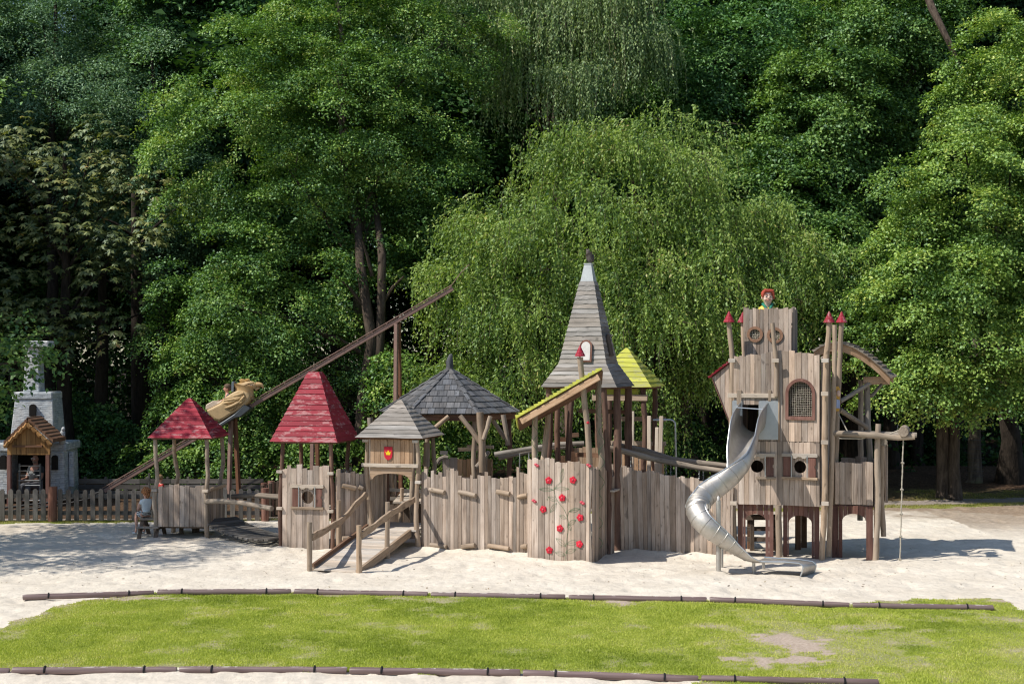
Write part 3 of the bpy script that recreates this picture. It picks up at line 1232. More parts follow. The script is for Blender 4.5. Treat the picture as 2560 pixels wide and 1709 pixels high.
def weeping(name, label, ells, base, r0, m, mb_mat, seed, tufts=240, strands=12, step=.065, L=.12, W_=.036, smin=.7, smax=2.0, trunk=True, cat='tree', zmin=.4, out=.55, group=None, thin=1.0, hang=.45):
    rg = np.random.default_rng(seed)
    rr = random.Random(seed)
    root = thing(name, label, cat, base, group)
    lv = Leaves()
    mb = MB()
    bo = V(base)
    tuft_list = []
    tot = sum(e[3] * e[5] for e in ells)
    for e in ells:
        ne = int(tufts * e[3] * e[5] / tot)
        c = np.array(e[:3])
        rad = np.array(e[3:])
        k = 0
        while k < ne:
            d = unit(rg.normal(size=3))
            if d[2] < -.55 or (d @ np.array([-.2, -.9, .3]) < -.2 and rg.random() > .15):
                continue
            f = rg.uniform(.74, 1.08) if rg.random() > .1 else rg.uniform(1.08, 1.2)
            pc = c + d * rad * f
            for _ in range(int(rg.integers(4, 10))):
                k += 1
                tuft_list.append((pc + rg.normal(size=3) * np.array([.42, .3, .2]) + np.array([d[0], d[1], 0]) * rg.uniform(0, .3), d))
    for p, d in tuft_list:
        tone0 = .48 + rg.normal() * .12 + .2 * math.sin(p[0] * 1.9 + p[2] * 2.3) * math.sin(p[2] * 1.3 - p[0])
        hd = unit(np.array([d[0], d[1] - .15, .0]) + rg.normal(size=3) * np.array([.35, .35, 0]))
        for s_ in range(strands):
            Ls = rg.uniform(smin, smax)
            q = p + rg.normal(size=3) * np.array([.26, .26, .16])
            h = unit(hd + rg.normal(size=3) * np.array([.5, .5, .15]))
            n = max(6, int(Ls / step))
            t = np.linspace(0, 1, n)[:, None]
            reach = rg.uniform(.25, .6) * out * 1.6
            pos = q + h * (reach * (1 - np.exp(-2.4 * t))) * np.array([1, 1, 0]) + np.array([0, 0, 1.0]) * (.22 * t * (1 - t) * 2 - Ls * t ** 1.5)
            pos = pos + rg.normal(size=pos.shape) * .014
            ok = pos[:, 2] > zmin
            ok &= rg.random(n) < thin
            pos = pos[ok]
            if len(pos) < 3:
                continue
            n = len(pos)
            tg = unit(np.gradient(pos, axis=0))
            sd = unit(np.cross(tg, np.array([0, 0, 1.0])) + rg.normal(size=pos.shape) * .9)
            ax = unit(tg * .5 + sd * (1.0 - hang) + np.array([0, 0, -hang]))
            nr = unit(np.cross(ax, rg.normal(size=pos.shape)))
            nr = nr * np.where(nr[:, 1:2] > 0, -1, 1)
            nr = unit(nr + np.array([-.15, -.35, .35]))
            nr = unit(nr - ax * np.sum(nr * ax, 1, keepdims=True))
            lv.put(pos, ax, nr, L * rg.uniform(.7, 1.25, n), W_ * rg.uniform(.8, 1.3, n), rg.random(n), tone0 + rg.normal(size=n) * .08)
            if s_ % 6 == 0:
                pp = [V(x) for x in pos[::4]]
                if len(pp) > 1:
                    mb.tube(pp, .006, 3, False)
    lv.build('crown', m, root)
    if trunk:
        tops = [t[0] for t in tuft_list[::max(1, len(tuft_list) // 12)]]
        limb_mesh(mb, base, tops, r0, rr)
        mb.build('trunk', mb_mat, root, True)
    return root


def chestnut(name, label, ells, base, r0, m, mb_mat, seed, n_cl=1500, L=.21, Wd=.085):
    rg = np.random.default_rng(seed)
    root = thing(name, label, 'tree', base)
    lv = Leaves()
    tops = []
    tot = sum(e[3] * e[5] for e in ells)
    for e in ells:
        ls = lobes_on(e, rg, int(26 * e[3] * e[5] / tot * len(ells) ** .5) + 4, .7)
        tops += [p for p, d in ls]
        per = int(n_cl * e[3] * e[5] / tot / len(ls))
        for p, d in ls:
            tone0 = .5 + rg.normal() * .17
            r = rg.uniform(.65, 1.05)
            dd = lobe_dirs(per, rg, .2)
            cen = p + dd * r * rg.uniform(.5, 1.05, (len(dd), 1)) * np.array([1.1, 1, .72])
            for cc, dn in zip(cen, dd):
                nn = unit(dn * .5 + np.array([-.1, -.3, .8]))
                a0 = rg.uniform(0, 6.28)
                x = unit(np.cross(nn, np.array([.2, .9, .1])))
                y = np.cross(nn, x)
                k = 6
                aa = a0 + np.arange(k) * .95
                ax = unit(np.outer(np.cos(aa), x) + np.outer(np.sin(aa), y) - np.array([0, 0, .45]))
                nr = unit(nn + rg.normal(size=(k, 3)) * .15)
                nr = unit(nr - ax * np.sum(nr * ax, 1, keepdims=True))
                sz = rg.uniform(.7, 1.2)
                lv.put(np.repeat(cc[None], k, 0), ax, nr, L * sz * rg.uniform(.8, 1.1, k), Wd * sz * np.ones(k), rg.random(k), tone0 + rg.normal() * .14 * np.ones(k), .12)
    lv.build('crown', m, root)
    mb = MB()
    limb_mesh(mb, base, tops[::max(1, len(tops) // 9)], r0, random.Random(seed))
    mb.build('trunk', mb_mat, root, True)
    return root


M['lf_maple'] = leafmat('maple_leaf', (.036, .095, .018), (.098, .192, .028), (.195, .290, .042), .24, .055, (.31, .34, .08), lift=(1.60, 1.55, 2.15))
M['lf_locust'] = leafmat('locust_leaf', (.055, .125, .050), (.108, .205, .075), (.19, .29, .11), .24, .055, lift=(1.60, 1.55, 2.15))
M['lf_chest'] = leafmat('chestnut_leaf', (.030, .052, .015), (.12, .155, .045), (.33, .34, .11), .28, .05, (.42, .24, .09))
M['lf_cherry'] = leafmat('weeping_leaf', (.070, .140, .022), (.160, .245, .036), (.255, .325, .058), .38, .04, (.36, .28, .08), lift=(1.60, 1.55, 2.15))
M['lf_birch'] = leafmat('birch_leaf', (.090, .155, .045), (.175, .25, .070), (.27, .335, .11), .38, .04, (.35, .29, .12), lift=(1.60, 1.55, 2.15))
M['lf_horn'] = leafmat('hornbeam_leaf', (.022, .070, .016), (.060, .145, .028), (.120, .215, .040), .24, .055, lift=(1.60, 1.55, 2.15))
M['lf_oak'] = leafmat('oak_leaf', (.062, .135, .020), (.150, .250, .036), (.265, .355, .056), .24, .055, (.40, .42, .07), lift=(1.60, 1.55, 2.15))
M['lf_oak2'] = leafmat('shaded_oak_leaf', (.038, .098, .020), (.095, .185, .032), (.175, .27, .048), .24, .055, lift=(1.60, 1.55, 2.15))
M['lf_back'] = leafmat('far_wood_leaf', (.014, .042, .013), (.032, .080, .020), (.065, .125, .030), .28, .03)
M['lf_bush'] = leafmat('bush_leaf', (.042, .105, .018), (.105, .195, .028), (.19, .285, .045), .24, .055, lift=(1.60, 1.55, 2.15))
M['bark'] = bark('brown_bark', (.035, .026, .020), (.12, .092, .07))
M['bark_grey'] = bark('grey_bark', (.055, .045, .036), (.19, .155, .125), (.10, .12, .05))
M['bark_dark'] = bark('dark_bark', (.02, .016, .013), (.06, .047, .037))

# the big maple in the middle, two trunks showing
mp = broadleaf('maple_tree', 'tall dense green maple filling the middle of the wood, two bare stems showing',
               [px_ell(700, 330, 44, 330, 300, 2.6), px_ell(700, 800, 43, 320, 300, 2.2), px_ell(560, 1000, 42.3, 185, 190, 1.4), px_ell(1010, 480, 44, 190, 240, 2.0), px_ell(960, 90, 45, 300, 210, 2.6)],
               G(940, 1218), .30, .62, M['lf_maple'], M['bark_grey'], 11, L=.088, Wd=.062, dens=15, per=33, sprd=.16, limbs=14, lobes_k=.60)
mb = MB()
for pts, r in (([(895, 1230), (908, 1000), (930, 850), (900, 660), (890, 470)], .20), ([(945, 1230), (938, 1010), (952, 820), (955, 640), (935, 480)], .17)):
    pp = [W(u, v, 41.9 if v > 600 else 44.5) for u, v in pts]
    mb.tube(pp, [r * 1.25, r, r * .85, r * .7, r * .45], 10, False, None, .05)
for (a, b) in (((905, 760), (840, 690)), ((955, 760), (1010, 690)), ((900, 880), (800, 830)), ((930, 690), (905, 600))):
    mb.tube([W(a[0], a[1], 42), W((a[0] + b[0]) / 2, (a[1] + b[1]) / 2 - 8, 41.8), W(b[0], b[1], 41.6)], [.06, .045, .02], 6, False)
mb.build('stem', M['bark'], mp, True)

# pale airy trees at the upper left, sky between them
broadleaf('locust_tree', 'airy bluish green locust tree beside the gap of sky', [px_ell(60, 160, 54, 230, 250, 3), px_ell(170, 330, 52, 260, 180, 2.5)],
          G(120, 1180), .28, .74, M['lf_locust'], M['bark_dark'], 21, L=.12, Wd=.05, dens=10, per=30, sprd=.24, droop=.6, lobes_k=.85)
broadleaf('ash_tree', 'feathery pale ash tree between the sky gap and the big maple', [px_ell(420, 250, 55, 190, 250, 2.6), px_ell(380, 500, 52, 170, 200, 2.3)],
          G(420, 1180), .26, .72, M['lf_locust'], M['bark_dark'], 22, L=.12, Wd=.05, dens=10, per=30, sprd=.24, droop=.6)
chestnut('chestnut_tree', 'horse chestnut with large drooping pale leaves browning at the edges, behind the stone castle',
         [px_ell(110, 500, 45, 240, 190, 2.0), px_ell(170, 680, 43.5, 190, 160, 1.7), px_ell(330, 560, 44.5, 100, 170, 1.2), px_ell(70, 830, 43, 130, 100, 1.0), px_ell(230, 830, 42.6, 120, 60, .8)],
         G(170, 1220), .3, M['lf_chest'], M['bark_dark'], 31, n_cl=2000)
# weeping trees
weeping('weeping_cherry', 'broad weeping tree with a dome of hanging yellow green leaves behind the spire',
        [px_ell(1520, 640, 41.5, 300, 300, 2.4), px_ell(1330, 800, 41, 200, 300, 1.7), px_ell(1250, 920, 40.5, 130, 190, 1.2), px_ell(1690, 800, 41, 260, 300, 1.9), px_ell(1600, 420, 42.5, 200, 130, 1.6), px_ell(1900, 860, 41.5, 170, 220, 1.4), px_ell(1560, 900, 40.6, 200, 170, 1.5), px_ell(1770, 1010, 40.8, 140, 130, 1.1), px_ell(1840, 620, 42.4, 190, 150, 1.4), px_ell(1190, 1060, 40.6, 110, 130, .9), px_ell(1180, 760, 41.6, 110, 150, 1.2), px_ell(1960, 700, 42.6, 150, 160, 1.2)],
        G(1745, 1230), .28, M['lf_cherry'], M['bark'], 41, tufts=1250, strands=9, step=.056, smin=.3, smax=1.1, W_=.048, L=.115, out=.85, hang=.34)
weeping('weeping_birch', 'pale weeping birch with long hanging twigs above the weeping cherry',
        [px_ell(1430, 120, 47, 200, 230, 2.2), px_ell(1250, 60, 48, 150, 180, 2), px_ell(1560, 60, 48, 140, 190, 1.8)],
        G(1420, 1170), .24, M['lf_birch'], M['bark_grey'], 42, tufts=420, strands=9, step=.068, smin=.5, smax=1.9, W_=.046, L=.12)
broadleaf('hornbeam_tree', 'dark hornbeam with flat tiers of leaves above the weeping cherry dome', [px_ell(1840, 170, 49, 270, 260, 2.6), px_ell(1760, 400, 48, 200, 170, 2.0)],
          G(1850, 1160), .3, .74, M['lf_horn'], M['bark_dark'], 51, L=.13, Wd=.07, dens=14, per=26, sprd=.24, flatness=.08, droop=.25, lobes_k=.42)
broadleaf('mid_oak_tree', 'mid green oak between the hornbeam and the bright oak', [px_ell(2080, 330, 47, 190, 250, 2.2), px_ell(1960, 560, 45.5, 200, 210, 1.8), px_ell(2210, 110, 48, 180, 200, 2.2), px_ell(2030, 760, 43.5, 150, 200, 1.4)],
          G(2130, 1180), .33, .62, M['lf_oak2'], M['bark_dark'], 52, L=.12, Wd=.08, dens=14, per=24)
bo = broadleaf('bright_oak_tree', 'bright yellow green oak hanging low over the sand edge beside the crane tower', [px_ell(2470, 560, 40.5, 290, 260, 2.4), px_ell(2360, 790, 39.8, 260, 230, 2.0), px_ell(2500, 910, 39.4, 200, 150, 1.6), px_ell(2560, 250, 42, 220, 230, 2.4), px_ell(2290, 940, 40, 130, 110, 1.1)],
               G(2525, 1215), .34, .56, M['lf_oak'], M['bark_dark'], 61, L=.098, Wd=.066, dens=15, per=32, sprd=.15, limbs=12, lobes_k=.66, extra=[(W(2400, 190, 42.5), .6), (W(2440, 250, 42.2), .7), (W(2360, 250, 42.6), .5), (W(2470, 150, 42.6), .6)])
mb = MB()
mb.tube([W(2280, -120, 45), W(2330, 20, 44), W(2370, 100, 43.2), W(2402, 175, 43.4), W(2440, 230, 43.6)], [.14, .12, .09, .06, .03], 8, False, None, .05)
mb.build('limb', M['bark'], bo, True)
# oak whose lower boughs hang into the picture from the west; it shades the sand
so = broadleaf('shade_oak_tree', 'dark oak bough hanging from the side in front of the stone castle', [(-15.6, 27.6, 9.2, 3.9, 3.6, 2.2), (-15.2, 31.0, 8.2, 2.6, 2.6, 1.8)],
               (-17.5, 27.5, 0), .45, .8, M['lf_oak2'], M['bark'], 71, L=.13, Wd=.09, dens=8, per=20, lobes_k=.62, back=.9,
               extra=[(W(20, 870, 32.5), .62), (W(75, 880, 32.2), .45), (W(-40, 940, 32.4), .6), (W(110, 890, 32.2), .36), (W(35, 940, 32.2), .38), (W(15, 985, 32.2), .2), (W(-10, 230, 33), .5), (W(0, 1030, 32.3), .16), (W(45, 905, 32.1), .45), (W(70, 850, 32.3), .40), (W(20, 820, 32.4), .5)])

# lower shrubs along the edge of the wood
shrubs = [('leafy shrub under the maple behind the picket fence', 430, 1170, 41.5, 95, 70, 'lf_bush'),
          ('light green shrub between the eagle ride pylon and the second red roof', 600, 1160, 41.2, 110, 75, 'lf_bush'),
          ('shrub with broad leaves behind the gatehouse roof', 985, 960, 41.6, 75, 90, 'lf_maple'),
          ('dark shrub seen through the gazebo posts', 1130, 1120, 41.8, 120, 100, 'lf_maple'),
          ('shrub behind the second red roof and its tall posts', 800, 1140, 41.4, 110, 90, 'lf_bush'),
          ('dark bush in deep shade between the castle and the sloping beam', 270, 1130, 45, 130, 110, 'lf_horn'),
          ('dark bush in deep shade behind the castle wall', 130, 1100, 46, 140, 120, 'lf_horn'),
          ('dark bush beyond the crane rope under the oaks', 2290, 1120, 53, 140, 70, 'lf_back'),
          ('low bush at the foot of the weeping cherry', 1420, 1150, 42.4, 130, 80, 'lf_horn'),
          ('dark bush behind the tower with the lime yellow roof', 1640, 1130, 42.6, 110, 90, 'lf_horn')]
for i, (lab, u, v, D, ru, rv, mm) in enumerate(shrubs):
    e = px_ell(u, v, D, ru, rv, .9)
    broadleaf('shrub', lab, [e], (e[0], e[1], 0), .05, .40, M[mm], M['bark'], 100 + i, L=.11, Wd=.075, dens=15, per=22, sprd=.13, cat='shrub', limbs=5, group='shrubs at the edge of the wood')

# trees deeper in the wood: one crown and trunk, copied
rg0 = random.Random(3)
proto = {}
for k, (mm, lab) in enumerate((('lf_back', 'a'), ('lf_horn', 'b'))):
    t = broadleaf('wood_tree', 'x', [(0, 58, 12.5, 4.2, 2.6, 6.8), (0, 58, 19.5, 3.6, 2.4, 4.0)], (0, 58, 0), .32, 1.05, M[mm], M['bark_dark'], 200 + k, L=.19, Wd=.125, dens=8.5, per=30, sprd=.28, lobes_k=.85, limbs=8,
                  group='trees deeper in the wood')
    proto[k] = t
deep = []
row1 = [(-260, 56, 1.0), (40, 60, .80), (370, 62, .92), (560, 57, 1.05), (830, 58, 1.1), (1090, 55, 1.05), (1330, 58, 1.1), (1620, 55, 1.0), (1880, 57, 1.1), (2130, 55, 1.05), (2390, 54, 1.05), (2640, 55, 1.0), (2900, 56, 1.0)]
row2 = [(-120, 68, .78), (0, 70, .72), (400, 72, 1.0), (700, 69, 1.2), (960, 70, 1.2), (1220, 69, 1.2), (1500, 70, 1.2), (1760, 69, 1.2), (2010, 70, 1.2), (2260, 69, 1.2), (2520, 70, 1.2), (2800, 69, 1.2)]
names = []
for ri, row in enumerate((row1, row2)):
    for i, (u, D, sc) in enumerate(row):
        deep.append((ri, i, u, D, sc))
WHERE = {}
first = {0: True, 1: True}
for ri, i, u, D, sc in deep:
    k = (i + ri) % 2
    src = proto[k]
    if first[k]:
        o = src
        first[k] = False
    else:
        o = src.copy()
        COL.objects.link(o)
        for ch in src.children:
            if ch.type == 'MESH':
                c = ch.copy()
                COL.objects.link(c)
                c.parent = o
    x = (u - CX) / FPX * D
    o.location = (x, D + rg0.uniform(-1, 1), .2)
    o.rotation_euler = (0, 0, rg0.uniform(-.5, .5))
    o.scale = (rg0.uniform(.95, 1.15), 1.0, sc)
    WHERE[(ri, i)] = o
over = {0: 'chestnut', 1: 'pale locust', 2: 'ash', 3: 'west half of the maple', 4: 'middle of the maple', 5: 'gap between maple and weeping birch', 6: 'weeping birch', 7: 'weeping cherry top', 8: 'hornbeam', 9: 'mid oak', 10: 'bright oak', 11: 'bright oak far edge', 12: 'outer bright oak'}
for (ri, i), o in WHERE.items():
    o['label'] = ('dark tree in the wood just behind the ' if ri == 0 else 'tall dark tree in the last row beyond the ') + over.get(i, 'oak')

for i, (x, y, sc, lab) in enumerate(((-25.5, 39.5, .95, 'tall dark tree outside the picture west of the stone castle'), (-26.5, 46, 1.0, 'tall dark tree outside the picture beyond the chestnut'))):
    o = proto[i % 2].copy()
    COL.objects.link(o)
    for ch in proto[i % 2].children:
        c = ch.copy()
        COL.objects.link(c)
        c.parent = o
    o.location, o.rotation_euler, o.scale = (x, y, 0), (0, 0, .4 * i), (1.1, 1.2, sc)
    o['label'] = lab
# bare trunks standing in the dark under the oaks
trunks = [('pair-stemmed dark trunk just behind the sand beside the crane rope', [(2362, 1195, 41), (2358, 1040, 41)], .19, 'bark'),
          ('slim trunk leaning on the pair-stemmed trunk', [(2390, 1206, 40.7), (2386, 1040, 40.9)], .16, 'bark'),
          ('sunlit mossy trunk wrapped in wire netting', [(2437, 1150, 45), (2440, 1000, 45)], .21, 'bark_grey'),
          ('dark trunk seen over the annex parapet', [(2140, 1175, 47), (2145, 980, 47)], .30, 'bark_dark'),
          ('dark trunk between the annex post and the crane rope', [(2232, 1170, 49), (2226, 960, 49)], .26, 'bark_dark'),
          ('thin dark trunk beyond the crane rope', [(2295, 1172, 52), (2299, 960, 52)], .2, 'bark_dark'),
          ('dark trunk in shade behind the stone castle', [(250, 1190, 46), (255, 900, 46)], .22, 'bark_dark'),
          ('dark trunk in shade between chestnut and maple', [(352, 1185, 48), (345, 800, 48)], .24, 'bark_dark')]
for i, (lab, pp, r, mm) in enumerate(trunks):
    b = W(*pp[0])
    b.z = 0.0
    t = W(*pp[1])
    root = thing('tree', lab, 'tree', b, 'bare trunks under the crowns')
    d = (t - b)
    mb = MB()
    q = [b, b.lerp(t, .08), b.lerp(t, .4), b.lerp(t, .75), t, t + d * .8]
    q = [p + V((RNG.uniform(-.05, .05), 0, 0)) for p in q]
    mb.tube(q, [r * 1.5, r * 1.15, r, r * .95, r * .9, r * .5], 12, False, None, .06)
    for k in range(5):
        a = q[4].lerp(q[5], RNG.uniform(-.3, .9))
        bb = a + V((RNG.uniform(-1.6, 1.6), RNG.uniform(-.8, .6), RNG.uniform(.5, 1.4)))
        mb.tube([a, a.lerp(bb, .5) + V((0, 0, .1)), bb], [r * .3, r * .2, r * .06], 6, False)
    mb.build('trunk', M[mm], root, True)
    if 'netting' in lab:
        nb = MB()
        for j in range(14):
            z = .35 + j * .14
            ring = [b + d * (z / d.z) + V((math.cos(a) * r * 1.25, math.sin(a) * r * 1.25, 0)) for a in [k * .5236 for k in range(12)]]
            nb.tube(ring, .006, 3, False, close=True)
        nb.build('wire_netting', M['steel_dark'], root)

# the rest of the wood: a mass of leaves and thin stems nobody could count
rg = np.random.default_rng(77)
lv = Leaves()
n = 2600
cen = np.stack([rg.uniform(-48, 34, n), rg.uniform(50, 86, n), rg.uniform(12.5, 17.5, n)], -1)  # overhead leaf layer added to shade the forest floor
cen = cen[~((cen[:, 0] / cen[:, 1] < -.23) & (cen[:, 0] / cen[:, 1] > -.36) & (cen[:, 1] > 50))]
spray(lv, cen, unit(rg.normal(size=(len(cen), 3)) * .3 + np.array([0, 0, 1.0])), 22, .55, .40, .28, rg, .2)
n = 7000
cen = np.stack([rg.uniform(-52, 46, n), rg.uniform(66, 92, n), rg.uniform(0, 13, n) * rg.uniform(.5, 1, n)], -1)
spray(lv, cen, unit(rg.normal(size=(len(cen), 3)) * .5 + np.array([-.2, -.8, .5])), 30, .6, .30, .20, rg, .3)
n = 900
cen = np.stack([rg.uniform(-24, 24, n), rg.uniform(48, 58, n), rg.uniform(0, 1.6, n) * rg.random(n)], -1)
spray(lv, cen, unit(rg.normal(size=(len(cen), 3)) * .4 + np.array([-.2, -.5, .7])), 20, .3, .2, .14, rg, .3)
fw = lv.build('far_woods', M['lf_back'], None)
tag(fw, 'mass of dark foliage closing the wood behind all the trees', 'woods', kind='stuff')
# ------------------------------------------------------------------ shared small builders


def ellipsoid(mb, c, r, axes=None, seg=12, rings=8, rnd=None):
    c = V(c)
    ax = axes or (V((1, 0, 0)), V((0, 1, 0)), UP)
    vs, fs, lcs = [], [], []
    for i in range(rings + 1):
        th = math.pi * i / rings
        for k in range(seg):
            ph = 2 * math.pi * k / seg
            q = (math.sin(th) * math.cos(ph) * r[0], math.sin(th) * math.sin(ph) * r[1], math.cos(th) * r[2])
            vs.append(c + ax[0] * q[0] + ax[1] * q[1] + ax[2] * q[2])
            lcs.append(q)
    for i in range(rings):
        for k in range(seg):
            fs.append((i * seg + k, i * seg + (k + 1) % seg, (i + 1) * seg + (k + 1) % seg, (i + 1) * seg + k))
    return mb.add(vs, fs, lcs, rnd)


def skin_mesh(name, joints, edges, m, parent, root=0, sub=2, extra=()):
    """one continuous tapered surface grown over a jointed skeleton. joints: [(pos, rx[, ry])]"""
    o = origin_of(parent)
    me = bpy.data.meshes.new(name + '_skeleton')
    me.from_pydata([tuple(V(j[0]) - o) for j in joints], edges, [])
    tmp = bpy.data.objects.new(name + '_skeleton', me)
    COL.objects.link(tmp)
    sk = tmp.modifiers.new('skin', 'SKIN')
    sk.use_smooth_shade = True
    if not me.skin_vertices:
        bm = bmesh.new()
        bm.from_mesh(me)
        bm.verts.layers.skin.verify()
        bm.to_mesh(me)
        bm.free()
    d = me.skin_vertices[0].data
    for i, j in enumerate(joints):
        d[i].radius = (j[1], j[2] if len(j) > 2 else j[1])
        d[i].use_root = (i == root)
    ss = tmp.modifiers.new('sub', 'SUBSURF')
    ss.levels = ss.render_levels = sub
    bpy.context.view_layer.update()
    dg = bpy.context.evaluated_depsgraph_get()
    nm = bpy.data.meshes.new_from_object(tmp.evaluated_get(dg))
    bpy.data.objects.remove(tmp)
    nm.name = name
    nm.materials.clear()
    nm.materials.append(m)
    nm.polygons.foreach_set('use_smooth', [True] * len(nm.polygons))
    n = len(nm.vertices)
    co = np.zeros(n * 3, np.float32)
    nm.vertices.foreach_get('co', co)
    if 'lc' not in nm.attributes:
        nm.attributes.new('lc', 'FLOAT_VECTOR', 'POINT').data.foreach_set('vector', co)
        nm.attributes.new('rnd', 'FLOAT', 'POINT').data.foreach_set('value', np.full(n, .5, np.float32))
    ob = bpy.data.objects.new(name, nm)
    COL.objects.link(ob)
    if parent is not None:
        ob.parent = parent
    return ob


def red_cap(root, p, r, h, name='turret_cap'):
    """three stacked red conical rings on a pole top"""
    p = V(p)
    mb = MB()
    prof = []
    for k in range(3):
        z0, z1 = h * k * .27, h * (k + 1) * .27
        ra, rb = r * (1 - k * .27), r * (1 - (k + 1) * .27) + r * .06
        prof += [(ra, z0), (ra * .98, z0 + h * .05), (rb, z1)]
    prof += [(r * .12, h * .96), (.002, h)]
    mb.lathe([(r * .5, -.005)] + prof, p, UP, 14)
    return mb.build(name, M['red_paint'], root, False)


def brackets(root, items, name='rail_end'):
    mb = MB()
    for fr, x, y, z in items:
        mb.box(fr, x - .062, x + .062, y - .055, y + .02, z - .03, z + .03, 0)
    return mb.build_each(name, M['deck'], root, bevel=.004)


def shutter_window(root, o, ex, n, r, wide, high, shut, left=True, right=True, bars=True):
    """header, sill, two shutters standing open, and their pale guide bars around a round hole; o = hole centre on the wall face"""
    o, ex, n = V(o), V(ex).normalized(), V(n).normalized()
    f = MB()
    hw = wide / 2

    def rc(x0, x1, z0, z1, t0, t1, mb, grain='x'):
        mb.prism([(x0, z0), (x1, z0), (x1, z1), (x0, z1)], o + n * t0, ex, UP, n, t1 - t0, None, grain)
    xl = -hw - .03 if left else -.02
    # header with a scalloped lower edge
    hd = [(xl, high * .5 + .07), (xl, high * .5), (-hw * .45, high * .5), (-hw * .38, high * .5 - .03), (-hw * .2, high * .5 - .03), (-hw * .1, high * .5),
          (hw * .1, high * .5), (hw * .2, high * .5 - .03), (hw * .38, high * .5 - .03), (hw * .45, high * .5), (hw + .03, high * .5), (hw + .045, high * .5 + .035), (hw + .03, high * .5 + .07)]
    f.prism(hd, o + n * .002, ex, UP, n, .05, None, 'x')
    w = f.build('window', M['deck'], root, bevel=.004)
    f = MB()
    rc(xl, hw + .04, -high * .5 - .05, -high * .5, .002, .06, f)
    f.build('sill', M['pole'], w, bevel=.004)
    for sgn, on in ((-1, left), (1, right)):
        if not on:
            continue
        s = MB()
        a, b = sorted((sgn * hw, sgn * (hw - shut)))
        if sgn > 0:
            s.prism([(a, -high * .5 + .004), (b, -high * .5 + .004), (b, -.03), (b - .02, -.01), (b - .02, .03), (b, .05), (b, high * .5 - .004), (a, high * .5 - .004)], o + n * .012, ex, UP, n, .026)
        else:
            s.prism([(a, -high * .5 + .004), (b, -high * .5 + .004), (b, high * .5 - .004), (a, high * .5 - .004)], o + n * .012, ex, UP, n, .026)
        s.build('shutter', M['red_board'], w, bevel=.003)
        if bars:
            bb = MB()
            x = sgn * (hw - shut - .02)
            bb.tube([o + ex * x + n * .05 + UP * (-high * .5 - .02), o + ex * x + n * .05 + UP * (high * .5 + .03)], .011, 8)
            bb.build('guide_bar', M['steel_bar'], w, True)
    # dark ring inside the hole
    return w


def net(mb, o, ex, n, xs0, xs1, z0, ztop, nx, nz, r=.006, sag=.0):
    o, ex, n = V(o), V(ex), V(n)
    rg = random.Random(5)
    for i in range(nx):
        x = lerp(xs0, xs1, (i + .5) / nx)
        zt = ztop(x)
        k = 10
        mb.tube([o + ex * (x + rg.uniform(-.006, .006)) + UP * lerp(z0, zt, j / k) + n * rg.uniform(-.01, .01) for j in range(k + 1)], r, 4, False)
    for j in range(nz):
        z = lerp(z0, ztop((xs0 + xs1) / 2), (j + .5) / nz)
        xs = [lerp(xs0, xs1, i / 12) for i in range(13)]
        xs = [x for x in xs if ztop(x) > z]
        if len(xs) > 1:
            mb.tube([o + ex * x + UP * (z + rg.uniform(-.007, .007)) + n * rg.uniform(-.01, .01) for x in xs], r, 4, False)


# ------------------------------------------------------------------ hut with the low red roof
F = Fr((-8.04, 32.1, 0), 5)
hut = thing('play_hut', 'open hut with a worn red pyramid roof on crooked poles beside the seated girl', 'play hut', F(0, 0), 'roofed towers of the play castle')
for pts in ([F(0, 0, -.1), F(.0, 0, .5), F(-.05, 0, .85), F(.03, 0, 1.3), F(-.02, 0, 2.27)], [F(1.18, 0, -.1), F(1.15, 0, .9), F(1.20, 0, 1.4), F(1.17, 0, 2.27)],
            [F(1.18, 1.2, -.1), F(1.20, 1.2, .6), F(1.12, 1.2, 1.05), F(1.2, 1.2, 1.6), F(1.16, 1.2, 2.27)], [F(0, 1.2, -.1), F(.05, 1.2, .9), F(.12, 1.2, 1.3), F(.03, 1.2, 1.8), F(.02, 1.2, 2.27)]):
    MB().pole(pts, .054, .046, bend=.010).build('pole', M['pole'], hut, True)
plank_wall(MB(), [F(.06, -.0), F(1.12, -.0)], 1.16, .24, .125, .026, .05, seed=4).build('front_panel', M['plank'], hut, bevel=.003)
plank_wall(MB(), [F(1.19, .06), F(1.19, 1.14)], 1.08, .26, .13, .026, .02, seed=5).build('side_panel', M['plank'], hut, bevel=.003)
mb = MB()
mb.box(F, 1.205, 1.27, .0, 1.2, 1.04, 1.11, 1)
mb.box(F, .0, 1.2, .03, .07, 1.0, 1.07, 0)
mb.box(F, .0, 1.2, .03, .07, .32, .39, 0)
mb.build_each('rail', M['pole'], hut, bevel=.004)
brackets(hut, [(F, -.02, -.02, 1.06), (F, 1.17, -.06, 1.06)])
mb = MB()
for i in range(9):
    mb.box(F, .04, 1.16, .06 + i * .125, .06 + i * .125 + .118, .2, .235, 0)
mb.build('deck', M['dark_wood'], hut)
rf = pyramid(MB(), F(.59, .6), 5, [(2.25, .72), (3.12, .03)], 4, [9], .022, 3, cols=4).build('roof', M['red_paint'], hut)
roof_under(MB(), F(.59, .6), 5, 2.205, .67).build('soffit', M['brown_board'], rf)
mb = MB()
mb.pole([F(.35, .75, -.05), F(.35, .75, .22)], .05)
mb.pole([F(.62, .95, -.05), F(.62, .95, .22)], .09)
mb.build_each('stump', M['dark_wood'], hut, True)

